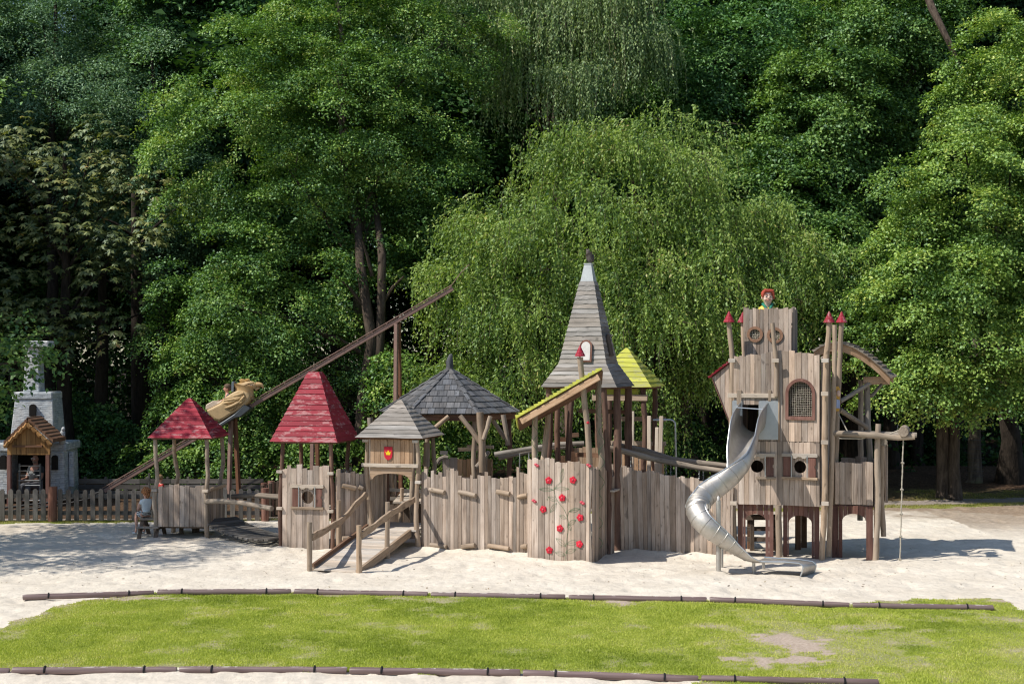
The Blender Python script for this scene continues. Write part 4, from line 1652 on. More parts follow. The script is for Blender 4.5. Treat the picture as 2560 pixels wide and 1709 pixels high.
# small bench at the hut, where the girl sits
bx, by = -8.17, 32.33
B = Fr((bx, by, 0), 0)
bench = thing('picnic_bench', 'small grey picnic bench with splayed legs under the seated girl', 'bench', B(0, 0))
mb = MB()
for i in range(3):
    mb.box(B, -.24, .36, -.17 + i * .115, -.062 + i * .115, .375, .405, 0)
mb.build('tabletop', M['pole_grey'], bench, bevel=.006)
mb = MB()
mb.box(B, -.27, .22, -.42, -.24, .215, .245, 0)
mb.build('seat', M['pole_grey'], bench, bevel=.004)
for sx in (-.2, .17):
    mb = MB()
    for sg in (-1, 1):
        mb.bar(B(sx, sg * .46, -.03), B(sx, sg * .10, .375), .035, .085, V((1, 0, 0)))
    mb.bar(B(sx, -.44, .19), B(sx, .44, .19), .035, .06)
    mb.build('leg_frame', M['dark_wood'], bench)

# ------------------------------------------------------------------ hanging plank bridge between the hut and the red tower
pa, pb = F(1.26, .55, .34), V((-4.86, 30.75, .12))
bridge = thing('plank_bridge', 'sagging footbridge of dark planks between the low red hut and the tall red tower', 'bridge', (pa.x, pa.y, 0))
mb = MB()
nb = 14
dirb = (pb - pa)
dirb.z = 0
L = dirb.length
dirb.normalize()
cr = V((-dirb.y, dirb.x, 0))


def deck_z(f):
    return max(.045, lerp(pa.z, pb.z, f) - .55 * f * (1 - f) + .03)


for i in range(nb):
    f = (i + .5) / nb
    c = pa + dirb * (L * f)
    c.z = deck_z(f)
    g = (deck_z(f + .03) - deck_z(f - .03)) / (.06 * L)
    mb.bar(c - cr * .5, c + cr * .5, L / nb * .80, .045, V((-g * dirb.x, -g * dirb.y, 1)))
mb.build('tread', M['fence'], bridge, bevel=.005)
for sgn in (-1, 1):
    mb = MB()
    mb.tube([V((q.x, q.y, deck_z(f) - .035)) for f, q in ((i / 11, pa + dirb * (L * i / 11) + cr * (.36 * sgn)) for i in range(12))], .012, 6)
    mb.build('cable', M['steel_dark'], bridge, True)
for sgn, zz in ((-1, .80), (1, .86)):
    mb = MB()
    q = [pa - dirb * .12 + cr * (.5 * sgn), pa.lerp(pb, .3) + cr * (.5 * sgn), pa.lerp(pb, .62) + cr * (.5 * sgn), pb + cr * (.42 * sgn) + dirb * .02]
    for p, dz in zip(q, (-.03, .06, .08, .02)):
        p.z = zz + dz
    mb.pole(q, .062, .056, 10, .02)
    mb.build('handrail', M['pole_grey'], bridge, True)

# ------------------------------------------------------------------ tall red tower
T = Fr((-4.93, 30.35, 0), 12)
red = thing('play_tower', 'tower with a tall red pyramid roof, flat on top, and a round shuttered window', 'play tower', T(0, 0), 'roofed towers of the play castle')
TW = 1.14
for pts in ([T(0, 0, -.1), T(-.02, 0, .9), T(.02, 0, 1.6), T(.04, 0, 2.3)], [T(TW, 0, -.1), T(TW + .03, 0, .7), T(TW - .01, 0, 1.5), T(TW - .03, 0, 2.3)],
            [T(TW, TW, -.1), T(TW, TW, 1.0), T(TW - .05, TW, 1.6), T(TW, TW, 2.3)], [T(.02, TW, -.1), T(.05, TW, 1.2), T(.02, TW, 2.3)]):
    MB().pole(pts, .050, .044, bend=.010).build('pole', M['pole_red'], red, True)
RW = (GD(1242), )
wc = (W(770.5, 1242, 30.2) - T(0, 0)).dot(T.ex)
hz = W(770.5, 1242, 30.2).z
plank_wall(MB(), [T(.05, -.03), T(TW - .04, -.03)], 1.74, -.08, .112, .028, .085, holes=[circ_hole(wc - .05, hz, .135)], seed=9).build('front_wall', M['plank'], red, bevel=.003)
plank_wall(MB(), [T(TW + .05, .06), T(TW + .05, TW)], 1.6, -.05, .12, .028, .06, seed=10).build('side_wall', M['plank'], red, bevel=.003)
plank_wall(MB(), [T(TW, TW + .02), T(0, TW + .02)], 1.25, .5, .12, .028, .06, seed=11).build('back_wall', M['dark_wood'], red)  # boards coloured dark so the window hole looks shaded
shutter_window(red, T(wc, -.062, hz), T.ex, -T.ey, .135, .66, .40, .13)
brackets(red, [(T, 0, -.06, 1.62), (T, 0, -.06, .84), (T, TW, -.06, 1.6), (T, TW, -.06, .80)])
mb = MB()
for i in range(8):
    mb.box(T, .02, TW, .04 + i * .136, .04 + i * .136 + .13, .78, .81, 0)
mb.build('deck', M['deck'], red)
rf = pyramid(MB(), T(TW / 2, TW / 2), 12, [(2.27, .735), (3.72, .125)], 4, [13], .024, 5, cols=4).build('roof', M['red_paint'], red)
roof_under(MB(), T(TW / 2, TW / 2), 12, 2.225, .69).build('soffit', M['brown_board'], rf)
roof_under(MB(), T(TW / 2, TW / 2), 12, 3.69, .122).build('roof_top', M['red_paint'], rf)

# ------------------------------------------------------------------ gatehouse
g0 = G(1042, 1372)
GT = Fr(g0 - V((math.cos(R(15)), -math.sin(R(15)), 0)) * 1.12, 15)
gate = thing('gatehouse', 'gatehouse with a silver grey pyramid roof and a red crowned shield above its entrance', 'play tower', GT(0, 0), 'roofed towers of the play castle')
GW = 1.12
for pts, mm in (([GT(.0, 0, -.1), GT(.1, 0, .5), GT(.03, 0, 1.1), GT(.0, 0, 1.7), GT(0, 0, 2.36)], 'pole'), ([GT(GW + .04, 0, -.1), GT(GW - .01, 0, .6), GT(GW + .0, 0, 1.3), GT(GW + .04, 0, 1.8), GT(GW, 0, 2.36)], 'pole'),
                ([GT(GW, GW, -.1), GT(GW - .03, GW, 1.0), GT(GW + .03, GW, 1.7), GT(GW - .02, GW, 2.36)], 'pole'), ([GT(.0, GW, -.1), GT(.06, GW, 1.0), GT(.0, GW, 2.36)], 'pole_red')):
    MB().pole(pts, .058, .043, bend=.008).build('pole', M[mm], gate, True)
up_ = plank_wall(MB(), [GT(.09, -.01), GT(GW - .08, -.01)], 2.31, 1.76, .125, .026, .0, seed=14).build('gable_panel', M['gate_board'], gate, bevel=.003)
mb = MB()
mb.box(GT, -.09, GW + .06, -.105, -.062, 1.725, 1.80, 0)
mb.build('ledge', M['pale_board'], gate, bevel=.004)
mb = MB()
arch = [(.06, 1.715), (.06, 1.50)]
arch = [(.09, 1.715), (.09, 1.44), (.14, 1.46), (.185, 1.52), (.25, 1.555), (.40, 1.582), (.56, 1.59), (.72, 1.582), (.87, 1.555), (.935, 1.52), (.98, 1.46), (1.03, 1.44), (1.03, 1.715)]
mb.prism(arch, GT(0, -.055), GT.ex, UP, GT.ey, .03, None, 'x')
mb.build('arch_board', M['gate_board'], gate, bevel=.003)
sc_ = W(974, 1131, 30.25)
sx_ = (sc_ - GT(0, 0)).dot(GT.ex)
sh = MB()
spts = [(-.092, .13), (-.092, -.03)] + [(-.092 * math.cos(a), -.03 - .115 * math.sin(a) ** .85) for a in [i * math.pi / 12 for i in range(1, 6)]] + [(0, -.155)] + \
    [(.092 * math.cos(a), -.03 - .115 * math.sin(a) ** .85) for a in [i * math.pi / 12 for i in range(5, 0, -1)]] + [(.092, -.03), (.092, .13)]
sh.prism(spts, GT(sx_, -.062, sc_.z), GT.ex, UP, GT.ey, .024, .5)
shield = sh.build('shield', M['red_flat'], gate, bevel=.003)
cw = MB()
cpts = [(-.045, -.04), (.045, -.04), (.066, .035), (.034, .005), (.022, .03), (.0, .055), (-.022, .03), (-.034, .005), (-.066, .035)]
cpts = [(-.044, -.042), (.044, -.042), (.05, -.005), (.070, .036), (.036, .008), (.0, .058), (-.036, .008), (-.070, .036), (-.05, -.005)]
cw.prism(cpts, GT(sx_, -.0655, sc_.z), GT.ex, UP, GT.ey, .004, .5)
cw.build('crown_emblem', M['yellow_flat'], shield)
mb = MB()
for i in range(11):
    mb.box(GT, .0, GW, -.06 + i * .118, .052 + i * .118, .375, .41, 0)
mb.build('deck', M['deck'], gate)
plank_wall(MB(), [GT(.06, GW), GT(.06, .08)], 1.55, .3, .12, .025, .03, seed=15).build('side_wall', M['plank'], gate)
rf = pyramid(MB(), GT(GW / 2, GW / 2), 15, [(2.36, .735), (3.14, .02)], 4, [9], .028, 6, cols=4, wav=.009).build('roof', M['roof_grey'], gate)
roof_under(MB(), GT(GW / 2, GW / 2), 15, 2.315, .68).build('soffit', M['brown_board'], rf)
brackets(gate, [(GT, GW, -.07, 2.28), (GT, 0, -.07, 2.28), (GT, GW + .06, -.07, 1.42)])

# posts and rails seen through the gate
inn = thing('net_climber', 'row of leaning poles with grey cross rails seen through the gatehouse arch', 'climbing frame', (-2.9, 33.0, 0))
for x, y, z0, z1, r, lean, mm in ((-3.08, 33.2, -.1, 1.75, .16, .05, 'pole'), (-2.76, 33.4, -.1, 1.8, .07, -.06, 'pole_grey'), (-2.52, 32.2, -.1, 1.1, .055, .03, 'pole'), (-2.2, 33.0, -.1, 1.35, .07, .04, 'pole_grey'), (-2.95, 31.8, -.1, .75, .055, 0, 'pole')):
    MB().pole([(x, y, z0), (x + lean, y, z1)], r, r * .8).build('pole', M[mm], inn, True)
mb = MB()
for z in (.55, .8, 1.0):
    mb.bar((-3.3, 33.1, z), (-1.95, 32.8, z - .04), .05, .07)
mb.build_each('rail', M['fence'], inn)
plank_wall(MB(), [(-3.3, 32.9), (-1.9, 32.6)], .66, .1, .12, .025, .04, seed=16).build('panel', M['dark_wood'], inn)

# ------------------------------------------------------------------ short climbing wall between red tower and gatehouse
w0, w1 = T(TW + .09, .02), GT(-.03, .08)
wall_a = thing('climbing_wall', 'narrow board wall with short log rungs between the red tower and the gatehouse', 'board wall', (w0.x, w0.y, 0), 'board walls of the play castle')
plank_wall(MB(), [w0, w1], 1.66, -.1, .105, .028, .1, seed=21).build('board_panel', M['plank'], wall_a, bevel=.003)
tw = (w1 - w0).normalized()
nw = V((tw.y, -tw.x, 0))


def rung(root, path, u0, v0, u1, v1, r=.045, mm='pole'):
    path = [V((p.x, p.y, 0)) for p in path]
    D0, D1 = (along(path, s_at(path, u))[0].y - .075 for u in (u0, u1))
    a, b = W(u0, v0, D0), W(u1, v1, D1 - .02)
    mb = MB()
    mb.tube([a, a.lerp(b, .5) + V((0, 0, .004)), b], [r, r * 1.05, r], 12, True, None, .02)
    return mb.build('rung', M[mm], root, True)


for a in ((855, 1213, 889, 1220), (897, 1216, 907, 1220), (856, 1345, 888, 1345)):
    rung(wall_a, [w0, w1], *a)
mb = MB()
mb.bar(w0 + nw * -.03 + UP * 1.25, w1 + nw * -.03 + UP * 1.25, .04, .08)
mb.bar(w0 + nw * -.03 + UP * .3, w1 + nw * -.03 + UP * .3, .04, .08)
mb.build_each('rail', M['pole'], wall_a)

# ------------------------------------------------------------------ ramp
r_far_l, r_far_r = GT(.02, -.03, .415), GT(GW - .14, -.03, .415)
r_near_l, r_near_r = G(782, 1425), G(893, 1432)
r_near_l.z = r_near_r.z = .035
ramp = thing('access_ramp', 'slatted wooden ramp with wavy handrails rising from the sand to the gatehouse', 'ramp', (r_near_l.x, r_near_l.y, 0))
mb = MB()
n = 30
for i in range(n):
    f0, f1 = i / n, (i + .92) / n
    a0, b0 = r_near_l.lerp(r_far_l, f0), r_near_r.lerp(r_far_r, f0)
    a1, b1 = r_near_l.lerp(r_far_l, f1), r_near_r.lerp(r_far_r, f1)
    dz = V((0, 0, .03))
    mb.hexa([a0 - dz, b0 - dz, a1 - dz, b1 - dz, a0, b0, a1, b1], 0)
mb.build('deck', M['deck'], ramp)
for a, b in ((r_near_l, r_far_l), (r_near_r, r_far_r)):
    mb = MB()
    mb.bar(a + UP * -.05 + V((.0, 0, 0)), b + UP * -.07, .06, .15)
    mb.build('stringer', M['pole'], ramp)
mb = MB()
a, b = r_near_l.copy(), r_far_l.copy()
mb.bar(a + UP * .05, b + UP * .05, .05, .08)
mb.build('kerb_bar', M['brown_board'], ramp)
PN = {}
for key, u, v0, v1, D in (('nl', 774, 1430, 1304, None), ('nr', 898, 1433.5, 1312, None), ('ml', 848, 1387, 1250, None), ('mr', 968, 1397, 1254, None)):
    b = G(u, v0)
    t = W(u + RNG.uniform(-1, 1), v1, b.y)
    PN[key] = (b, t)
    MB().pole([b - UP * .12, b.lerp(t, .5), t], .055, .048, 12, .008).build('post', M['pole'], ramp, True)


def wavy_rail(pts, name='handrail'):
    mb = MB()
    q = []
    for i in range(len(pts) - 1):
        for j in range(7):
            p = pts[i].lerp(pts[i + 1], j / 7)
            q.append(p + UP * (.010 * math.sin(j / 7 * 12 + i)))
    q.append(pts[-1])
    for i in range(len(q) - 1):
        h0 = .125 + .02 * math.sin(i * 1.3)
        mb.bar(q[i], q[i + 1] + (q[i + 1] - q[i]) * .0, .045, h0, UP, .4, None, .125 + .02 * math.sin((i + 1) * 1.3))
    return mb.build(name, M['pole'], ramp, True)


wavy_rail([PN['nl'][1] - UP * .29 + V((.05, 0, 0)), PN['ml'][1] - UP * .42 + V((.06, -.05, 0)), GT(-.0, -.10, 1.14)])
wavy_rail([PN['nr'][1] - UP * .19 + V((.05, 0, 0)), PN['mr'][1] - UP * .24 + V((.06, -.06, 0)), GT(GW - .02, -.10, 1.06)])

# ------------------------------------------------------------------ long board wall with rungs
pal = [G(1054, 1371), G(1130, 1377), G(1230, 1384), G(1322, 1390)]
wall_b = thing('palisade', 'long wall of uneven grey boards with log rungs between gatehouse and flower wall', 'board wall', pal[0], 'board walls of the play castle')
LB = path_len(pal)
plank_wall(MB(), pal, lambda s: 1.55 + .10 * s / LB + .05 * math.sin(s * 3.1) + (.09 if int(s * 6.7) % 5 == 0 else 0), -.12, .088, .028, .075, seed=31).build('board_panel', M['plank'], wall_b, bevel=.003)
for a in ((1074, 1223, 1111, 1230), (1147, 1229, 1189, 1238), (1242, 1228, 1274, 1234), (1295, 1242, 1319, 1237), (1076, 1361, 1116, 1367), (1155, 1366, 1187, 1362), (1221, 1363, 1272, 1371), (1304, 1366, 1319, 1364)):
    rung(wall_b, pal, *a, r=.047)
mb = MB()
for i in range(len(pal) - 1):
    for z in (1.25, .3):
        mb.bar(pal[i] + V((.0, .05, z)), pal[i + 1] + V((0, .05, z)), .05, .09)
mb.build('rail', M['pole'], wall_b)

# ------------------------------------------------------------------ gazebo with dark shingles
HC = V((( 1124 - CX) / FPX * 33.2, 33.2, 0))
gaz = thing('gazebo', 'six sided open pavilion with a dark shingle roof and a carved finial', 'pavilion', HC)
rr_ = 1.62
ze, za = 2.78, 3.80
a0 = R(-90 + 30 - 4)
cor = [HC + V((math.cos(a0 + i * math.pi / 3), math.sin(a0 + i * math.pi / 3), 0)) * rr_ for i in range(6)]
mb, hip = MB(), MB()
rg = random.Random(2)
apex = HC + UP * za
rows = 8
for i in range(6):
    A, Bc = cor[i] + UP * ze, cor[(i + 1) % 6] + UP * ze
    nrm = (Bc - A).cross(apex - A).normalized()
    if nrm.z < 0:
        nrm = -nrm
    for j in range(rows):
        f0, f1 = j / rows, min(.985, (j + 1.25) / rows)
        L0, R0 = A.lerp(apex, f0), Bc.lerp(apex, f0)
        L1, R1 = A.lerp(apex, f1), Bc.lerp(apex, f1)
        wid = (R0 - L0).length
        k = max(1, int(wid / .155))
        cuts = [0] + sorted((q + rg.uniform(-.22, .22)) / k for q in range(1, k)) + [1]
        for q in range(k):
            c0, c1 = cuts[q] + .004 / wid, cuts[q + 1] - .004 / wid
            # keep shingle sides parallel to the slope
            m0, m1 = L0.lerp(R0, c0), L0.lerp(R0, c1)
            slope = ((L1 + R1) / 2 - (L0 + R0) / 2)
            t0, t1 = m0 + slope, m1 + slope
            lim0, lim1 = L1.lerp(R1, 0), L1.lerp(R1, 1)
            ee = (R0 - L0).normalized()

            def clampx(p):
                x = (p - lim0).dot(ee)
                return lim0 + ee * min(max(x, 0), (lim1 - lim0).length)
            t0, t1 = clampx(t0), clampx(t1)
            if (t1 - t0).length < .01 and (m1 - m0).length < .02:
                continue
            dz = rg.uniform(-.008, .008)
            lift = .022 + rg.uniform(0, .006)
            sl = (slope.normalized()) * dz
            mb.hexa([m0 + sl, m1 + sl, t0, t1, m0 + nrm * lift + sl, m1 + nrm * lift + sl, t0 + nrm * .006, t1 + nrm * .006], 1)
    # hip boards
    pts = 7
    for j in range(pts):
        f0, f1 = j / pts, min(.99, (j + 1.12) / pts)
        out = (cor[i] - HC).normalized()
        a, b = (cor[i] + UP * ze).lerp(apex, f0), (cor[i] + UP * ze).lerp(apex, f1)
        up = (out * .5 + UP).normalized()
        tang = V((-out.y, out.x, 0))
        wv = .075 * (1 - .35 * f0)
        for sg in (-1, 1):
            e = (tang * sg * math.cos(.45) - up * math.sin(.30))
            p = [a + up * .040, a + up * .040 + e * wv, b + up * .022, b + up * .022 + e * wv]
            hip.hexa([x for x in p] + [x + up * .012 for x in p], 1)
rf = mb.build('roof', M['shingle'], gaz)
hip.build('hip_board', M['shingle'], rf)
roof_under(MB(), HC, 0, ze - .06, rr_ * math.cos(math.pi / 6) - .05, sides=6, rot0=a0).build('soffit', M['brown_board'], rf)
mb = MB()
for i in range(6):
    mb.bar(cor[i] * .93 + HC * .07 + UP * (ze - .10), cor[(i + 1) % 6] * .93 + HC * .07 + UP * (ze - .10), .08, .10)
mb.build('ring_beam', M['brown_board'], gaz)
mb = MB()
mb.tube([apex + UP * -.06, apex + UP * .03], [.10, .085], 10)
mb.tube([apex + UP * .03, apex + UP * .15, apex + V((.01, 0, .24)), apex + V((.035, 0, .31)), apex + V((.05, 0, .34))], [.085, .088, .065, .045, .012], 10, True, None, .05)
mb.build('finial', M['shingle'], gaz, True)
for i in range(6):
    p = HC + (cor[i] - HC) * .86
    k = RNG.uniform(-.06, .06)
    MB().pole([p - UP * .1, p + V((k, 0, .9)), p + V((-k * .6, 0, 1.7)), p + UP * (ze - .08)], .064, .054, bend=.012).build('pole', M['pole'] if i != 1 else M['pole_red'], gaz, True)
for (u0, v0, u1, v1, D, r) in ((1150, 1038, 1203, 1110, 31.6, .055), (1226, 1040, 1209, 1098, 31.4, .05), (1232, 1050, 1262, 1095, 32.4, .05), (1258, 1036, 1270, 1112, 32.2, .055), (1122, 1040, 1084, 1072, 31.8, .05), (1200, 1030, 1206, 1180, 31.5, .075)):
    MB().pole([W(u0, v0, D), W((u0 + u1) / 2 + 1, (v0 + v1) / 2, D), W(u1, v1, D)], r, r, 10, .008).build('brace', M['pole'], gaz, True)
g1 = HC + V((-.9, -.9, 0))
plank_wall(MB(), [W(1106, 1150, 32.3), W(1144, 1150, 32.3)], 1.78, .8, .17, .03, .03, seed=41).build('parapet', M['plank'], gaz)
plank_wall(MB(), [W(1142, 1150, 34.3), W(1232, 1150, 34.3)], 1.62, .7, .13, .03, .02, seed=42).build('parapet', M['gate_board'], gaz)
plank_wall(MB(), [W(1138, 1150, 31.9), W(1182, 1150, 31.9)], 1.38, .8, .15, .03, .0, seed=43).build('parapet', M['dark_wood'], gaz)
plank_wall(MB(), [W(1196, 1150, 33.8), W(1219, 1150, 33.6)], 1.85, .7, .12, .03, .02, seed=44).build('parapet', M['plank'], gaz)
mb = MB()
mb.bar(W(1100, 1131, 32.3), W(1119, 1131, 32.3), .05, .08)
mb.bar(W(1145, 1123, 34.2), W(1212, 1121, 34.2), .06, .09)
mb.bar(W(1168, 1116, 34.4), W(1234, 1117, 34.2), .06, .08)
mb.build_each('rail', M['pale_board'], gaz)
mb = MB()
mb.tube([W(1093, 1158, 31.9), W(1100, 1147, 31.9), W(1112, 1142, 31.9), W(1120, 1144, 31.9)], .05, 8)
mb.tube([W(1190, 1168, 31.5), W(1208, 1148, 31.6), W(1221, 1130, 31.8)], .05, 8)
mb.build_each('grab_log', M['pole_grey'], gaz, True)
mb = MB()
for i in range(14):
    mb.bar(HC + V((-1.15 + i * .17, -1.15, .78)), HC + V((-1.15 + i * .17, 1.15, .78)), .16, .04)
mb.build('deck', M['deck'], gaz)
MB().pole([W(1066, 1165, 31.0), W(1066, 1105, 31.0)], .075, .065).build('pole', M['pole'], gaz, True)
for u, z1, r in ((925, 2.62, .085), (946, 2.58, .075)):
    q = W(u, 1100, 34)
    root = thing('tall_post', 'bare pole standing behind the gatehouse roof, ' + ('with a pointed top' if u == 925 else 'shorter with a yellow band'), 'post', (q.x, q.y, 0), 'poles behind the gatehouse')
    MB().pole([(q.x, q.y, -.1), (q.x + .02, q.y, 1.5), (q.x, q.y, z1)], r, r * .85).build('shaft', M['pole_grey'], root, True)
    if u == 946:
        MB().lathe([(.085, 0), (.088, .02), (.088, .2), (.085, .22)], (q.x, q.y, 2.2), UP, 12).build('band', M['yellow_flat'], root, True)

# rail logs from the gazebo to the lean-to
lg = thing('log_bridge', 'level log handrails of the footbridge from the gazebo to the yellow lean-to', 'bridge', W(1236, 1150, 32))
for (u0, v0, u1, v1, D) in ((1236, 1136, 1460, 1108, 31.4), (1246, 1144, 1420, 1116, 32.3)):
    a, b = W(u0, v0, D), W(u1, v1, D)
    MB().pole([a, a.lerp(b, .35) + UP * .03, a.lerp(b, .7) + UP * .05, b], .06, .055, 10, .015).build('handrail', M['pole_grey'], lg, True)
mb = MB()
for u in (1299, 1322):
    p = W(u, 1132, 31.8)
    mb.tube([p, p - UP * .75], .012, 5)
mb.build_each('hanger', M['steel_bar'], lg)
mb = MB()
for i in range(12):
    p = W(lerp(1240, 1400, i / 11), 1225, 31.8)
    mb.bar(p + V((0, -.4, 0)), p + V((0, .4, 0)), .1, .035)
mb.build('tread', M['dark_wood'], lg)
# ------------------------------------------------------------------ flower climbing wall
fl, fr_ = G(1320, 1399), G(1480, 1409)
fa = math.degrees(math.atan2(-(fr_ - fl).y, (fr_ - fl).x))
FW = Fr(fl, fa)
fwid = (fr_ - fl).length
flower = thing('flower_wall', 'climbing wall of pale boards with red flower holds on painted green stems', 'climbing wall', fl, 'board walls of the play castle')
ztop = CAMH - (1150 - HZ) / FPX * 28.2


def bulge(z):
    return 0


edge_top = [FW(0, 0), FW(fwid - .03, 0)]
plank_wall(MB(), [FW(0, 0), FW(fwid - .045, 0)], lambda s: ztop + .03 * math.sin(s * 4.2 + .6) - .05 * (s > fwid * .8), -.12, .112, .03, .028, seed=51, arcs=True).build('front_panel', M['plank'], flower, bevel=.003)
# curved outer edge board
mb = MB()
cv = [(0, -.1), (.055, -.1), (.05, .25), (.028, .6), (.018, .95), (.03, 1.3), (.06, 1.62), (.065, ztop - .08), (.0, ztop - .06)]
mb.prism(cv, FW(fwid - .045, -.03), FW.ex, UP, FW.ey, .03)
mb.build('edge_board', M['plank'], flower, bevel=.003)
plank_wall(MB(), [FW(fwid - .02, .03), V((1.93, 29.35, 0))], lambda s: ztop - .12 - .1 * s, -.1, .13, .028, .03, seed=52).build('side_panel', M['plank'], flower)
mb = MB()
for z in (.35, 1.5):
    mb.bar(FW(.0, .04, z), FW(fwid, .04, z), .05, .09)
mb.build_each('rail', M['pole'], flower)


def on_wall(u, v):
    """where the sight line through (u, v) meets the front of the flower wall"""
    d = W(u, v, 1.0) - V((0, 0, CAMH))
    n = FW.ey
    k = (FW(0, -.042) - V((0, 0, CAMH))).dot(n) / d.dot(n)
    p = V((0, 0, CAMH)) + d * k
    return (p - FW.o).dot(FW.ex), p.z


Z4 = lambda x, y: (1280 + x * .5422, 600 + y * .5422)


def flower_shape(mb, x, z, r, rot, y0, th):
    pts = []
    for i in range(40):
        a = 2 * math.pi * i / 40
        rad = r * (.74 + .30 * abs(math.cos(2.5 * a)) ** .7)
        pts.append((x + rad * math.cos(a + rot), z + rad * math.sin(a + rot)))
    mb.prism(pts, FW(0, y0), FW.ex, UP, FW.ey, th)


for i, (x, y) in enumerate(((170, 1107), (282, 1105), (232, 1187), (145, 1240), (315, 1278), (222, 1328), (312, 1400), (173, 1428))):
    s, z = on_wall(*Z4(x, y))
    mb = MB()
    flower_shape(mb, s, z, .072, RNG.uniform(0, 1), -.070, .035)
    h = mb.build('flower_hold', M['red_flat'], flower, bevel=.012)
    c = MB()
    ellipsoid(c, FW(s, -.068, z), (.022, .022, .022), None, 8, 6)
    c.build('bolt', M['pink_flat'], h, True)
for (x, y) in ((115, 1037), (355, 1038), (103, 1202), (325, 1210)):
    s, z = on_wall(*Z4(x, y))
    mb = MB()
    ellipsoid(mb, FW(s - .018, -.05, z + .012), (.036, .03, .026))
    ellipsoid(mb, FW(s + .02, -.05, z - .012), (.034, .03, .028))
    mb.build('small_hold', M['pink_flat'], flower, True)
st = MB()


def vine(pts, r=.0026):
    q = []
    for i in range(len(pts) - 1):
        p0, p1 = V((*pts[i], 0)), V((*pts[i + 1], 0))
        for j in range(4):
            q.append(p0.lerp(p1, j / 4))
    q.append(V((*pts[-1], 0)))
    st.tube([FW(p.x, -.044, p.y) for p in q], r, 5)


def leaf_outline(x, y, ang, L, wd):
    a = math.radians(ang)
    s, z = on_wall(*Z4(x, y))
    k = .5422 * 28.2 / FPX
    L *= k
    wd *= k
    loop = []
    for i in range(17):
        t = i / 16
        loop.append((t * L, wd * math.sin(math.pi * t)))
    for i in range(16, -1, -1):
        t = i / 16
        loop.append((t * L, -wd * math.sin(math.pi * t)))
    pp = [FW(s + px * math.cos(a) - pz * math.sin(a), -.044, z + px * math.sin(a) + pz * math.cos(a)) for px, pz in loop]
    st.tube(pp, .002, 4)
    st.tube([pp[0], pp[16]], .0016, 4)


vine([on_wall(*Z4(x, y)) for x, y in ((245, 1478), (250, 1440), (248, 1400), (258, 1350), (262, 1310), (255, 1275), (240, 1240), (215, 1210), (198, 1180), (192, 1150), (205, 1130), (225, 1115))])
vine([on_wall(*Z4(x, y)) for x, y in ((255, 1275), (262, 1250), (290, 1240))])
for a in ((225, 1115, 80, 65, 9), (190, 1150, 180, 70, 8), (192, 1143, 0, 75, 8), (165, 1195, 170, 5, 2), (205, 1200, 160, 45, 9), (205, 1210, 235, 55, 9), (250, 1280, 165, 35, 8), (262, 1250, 15, 55, 9), (258, 1310, -60, 30, 8), (258, 1310, 30, 45, 9),
          (250, 1400, 15, 62, 11), (248, 1410, 145, 60, 11), (246, 1440, 20, 55, 10), (245, 1450, 170, 50, 10)):
    leaf_outline(*a)
st.build('painted_stem', M['green_line'], flower)
for (u, v) in ((1486, 1183), (1487, 1232), (1484, 1272), (1484, 1315), (1487, 1353)):
    p = W(u, v, 28.5)
    mb = MB()
    mb.tube([p + V((-.02, 0, 0)), p + V((.08, .02, 0))], [.045, .04], 8)
    mb.build('side_grip', M['brown_board'], flower, True)

# ------------------------------------------------------------------ yellow lean-to
l0, l1 = W(1294, 1046, 28.5), W(1506, 925, 28.0)
lean = thing('lean_to', 'steep lean-to roof edged with lime yellow slats on vine painted poles above the flower wall', 'shelter', (fl.x, fl.y + .3, 0), 'roofed towers of the play castle')
back = V((.04, .95, -.27))
mb = MB()
sl = (l1 - l0)
nr = sl.cross(back).normalized()
if nr.z < 0:
    nr = -nr
n = 22
for i in range(n):
    a0, a1 = l0 + sl * (i / n), l0 + sl * ((i + 1.25) / n)
    w_ = RNG.uniform(-.015, .015)
    e0, e1 = a0 - FW.ey * (.05 + w_), a1 - FW.ey * (.05 + w_)
    lo, hi = .085, .045
    mb.hexa([e0 + nr * .012, e1 + nr * .012, e0 + back + nr * .012, e1 + back + nr * .012, e0 + nr * lo, e1 + nr * hi, e0 + back + nr * lo, e1 + back + nr * hi], 1)
rf = mb.build('roof', M['yellow_paint'], lean)
mb = MB()
mb.hexa([l0 - nr * .03, l1 - nr * .03, l0 + back - nr * .03, l1 + back - nr * .03, l0 + nr * .008, l1 + nr * .008, l0 + back + nr * .008, l1 + back + nr * .008], 0)
mb.build('soffit', M['brown_board'], rf)
mb = MB()
mb.bar(l0 - nr * .085 + sl * .02, l1 - nr * .085 - sl * .06, .05, .12, nr)
mb.build('barge_board', M['gate_board'], rf)
for i, (pts, mm) in enumerate(([[(1338, 1150), (1337, 1100), (1338, 1022)], 'pole'], [[(1359, 1150), (1366, 1090), (1372, 1010)], 'pole'], [[(1395, 1152), (1392, 1080), (1395, 1000)], 'pole_red'], [[(1420, 1152), (1424, 1060), (1430, 985)], 'pole_red'],
                               [[(1493, 1385), (1496, 1260), (1504, 1150), (1496, 1050), (1497, 925)], 'pole'])):
    D = [28.75, 29.3, 29.6, 29.7, 28.6][i]
    MB().pole([W(u, v, D) for u, v in pts], .062 if i < 4 else .066, .056, 10, .006).build('pole', M[mm], lean, True)
vn = MB()
for (u, D, v0, v1) in ((1338, 28.68, 1145, 1040), (1499, 28.53, 1370, 960)):
    q = []
    k = int((v0 - v1) / 5)
    for j in range(k):
        v = lerp(v0, v1, j / k)
        a = j * .62
        q.append(W(u + 7.2 * math.sin(a) + (5 if v > 1050 and u > 1400 and v < 1250 else 0), v, D - .035 * abs(math.cos(a))))
    vn.tube(q, .004, 4)
vn.build('painted_stem', M['green_line'], lean)

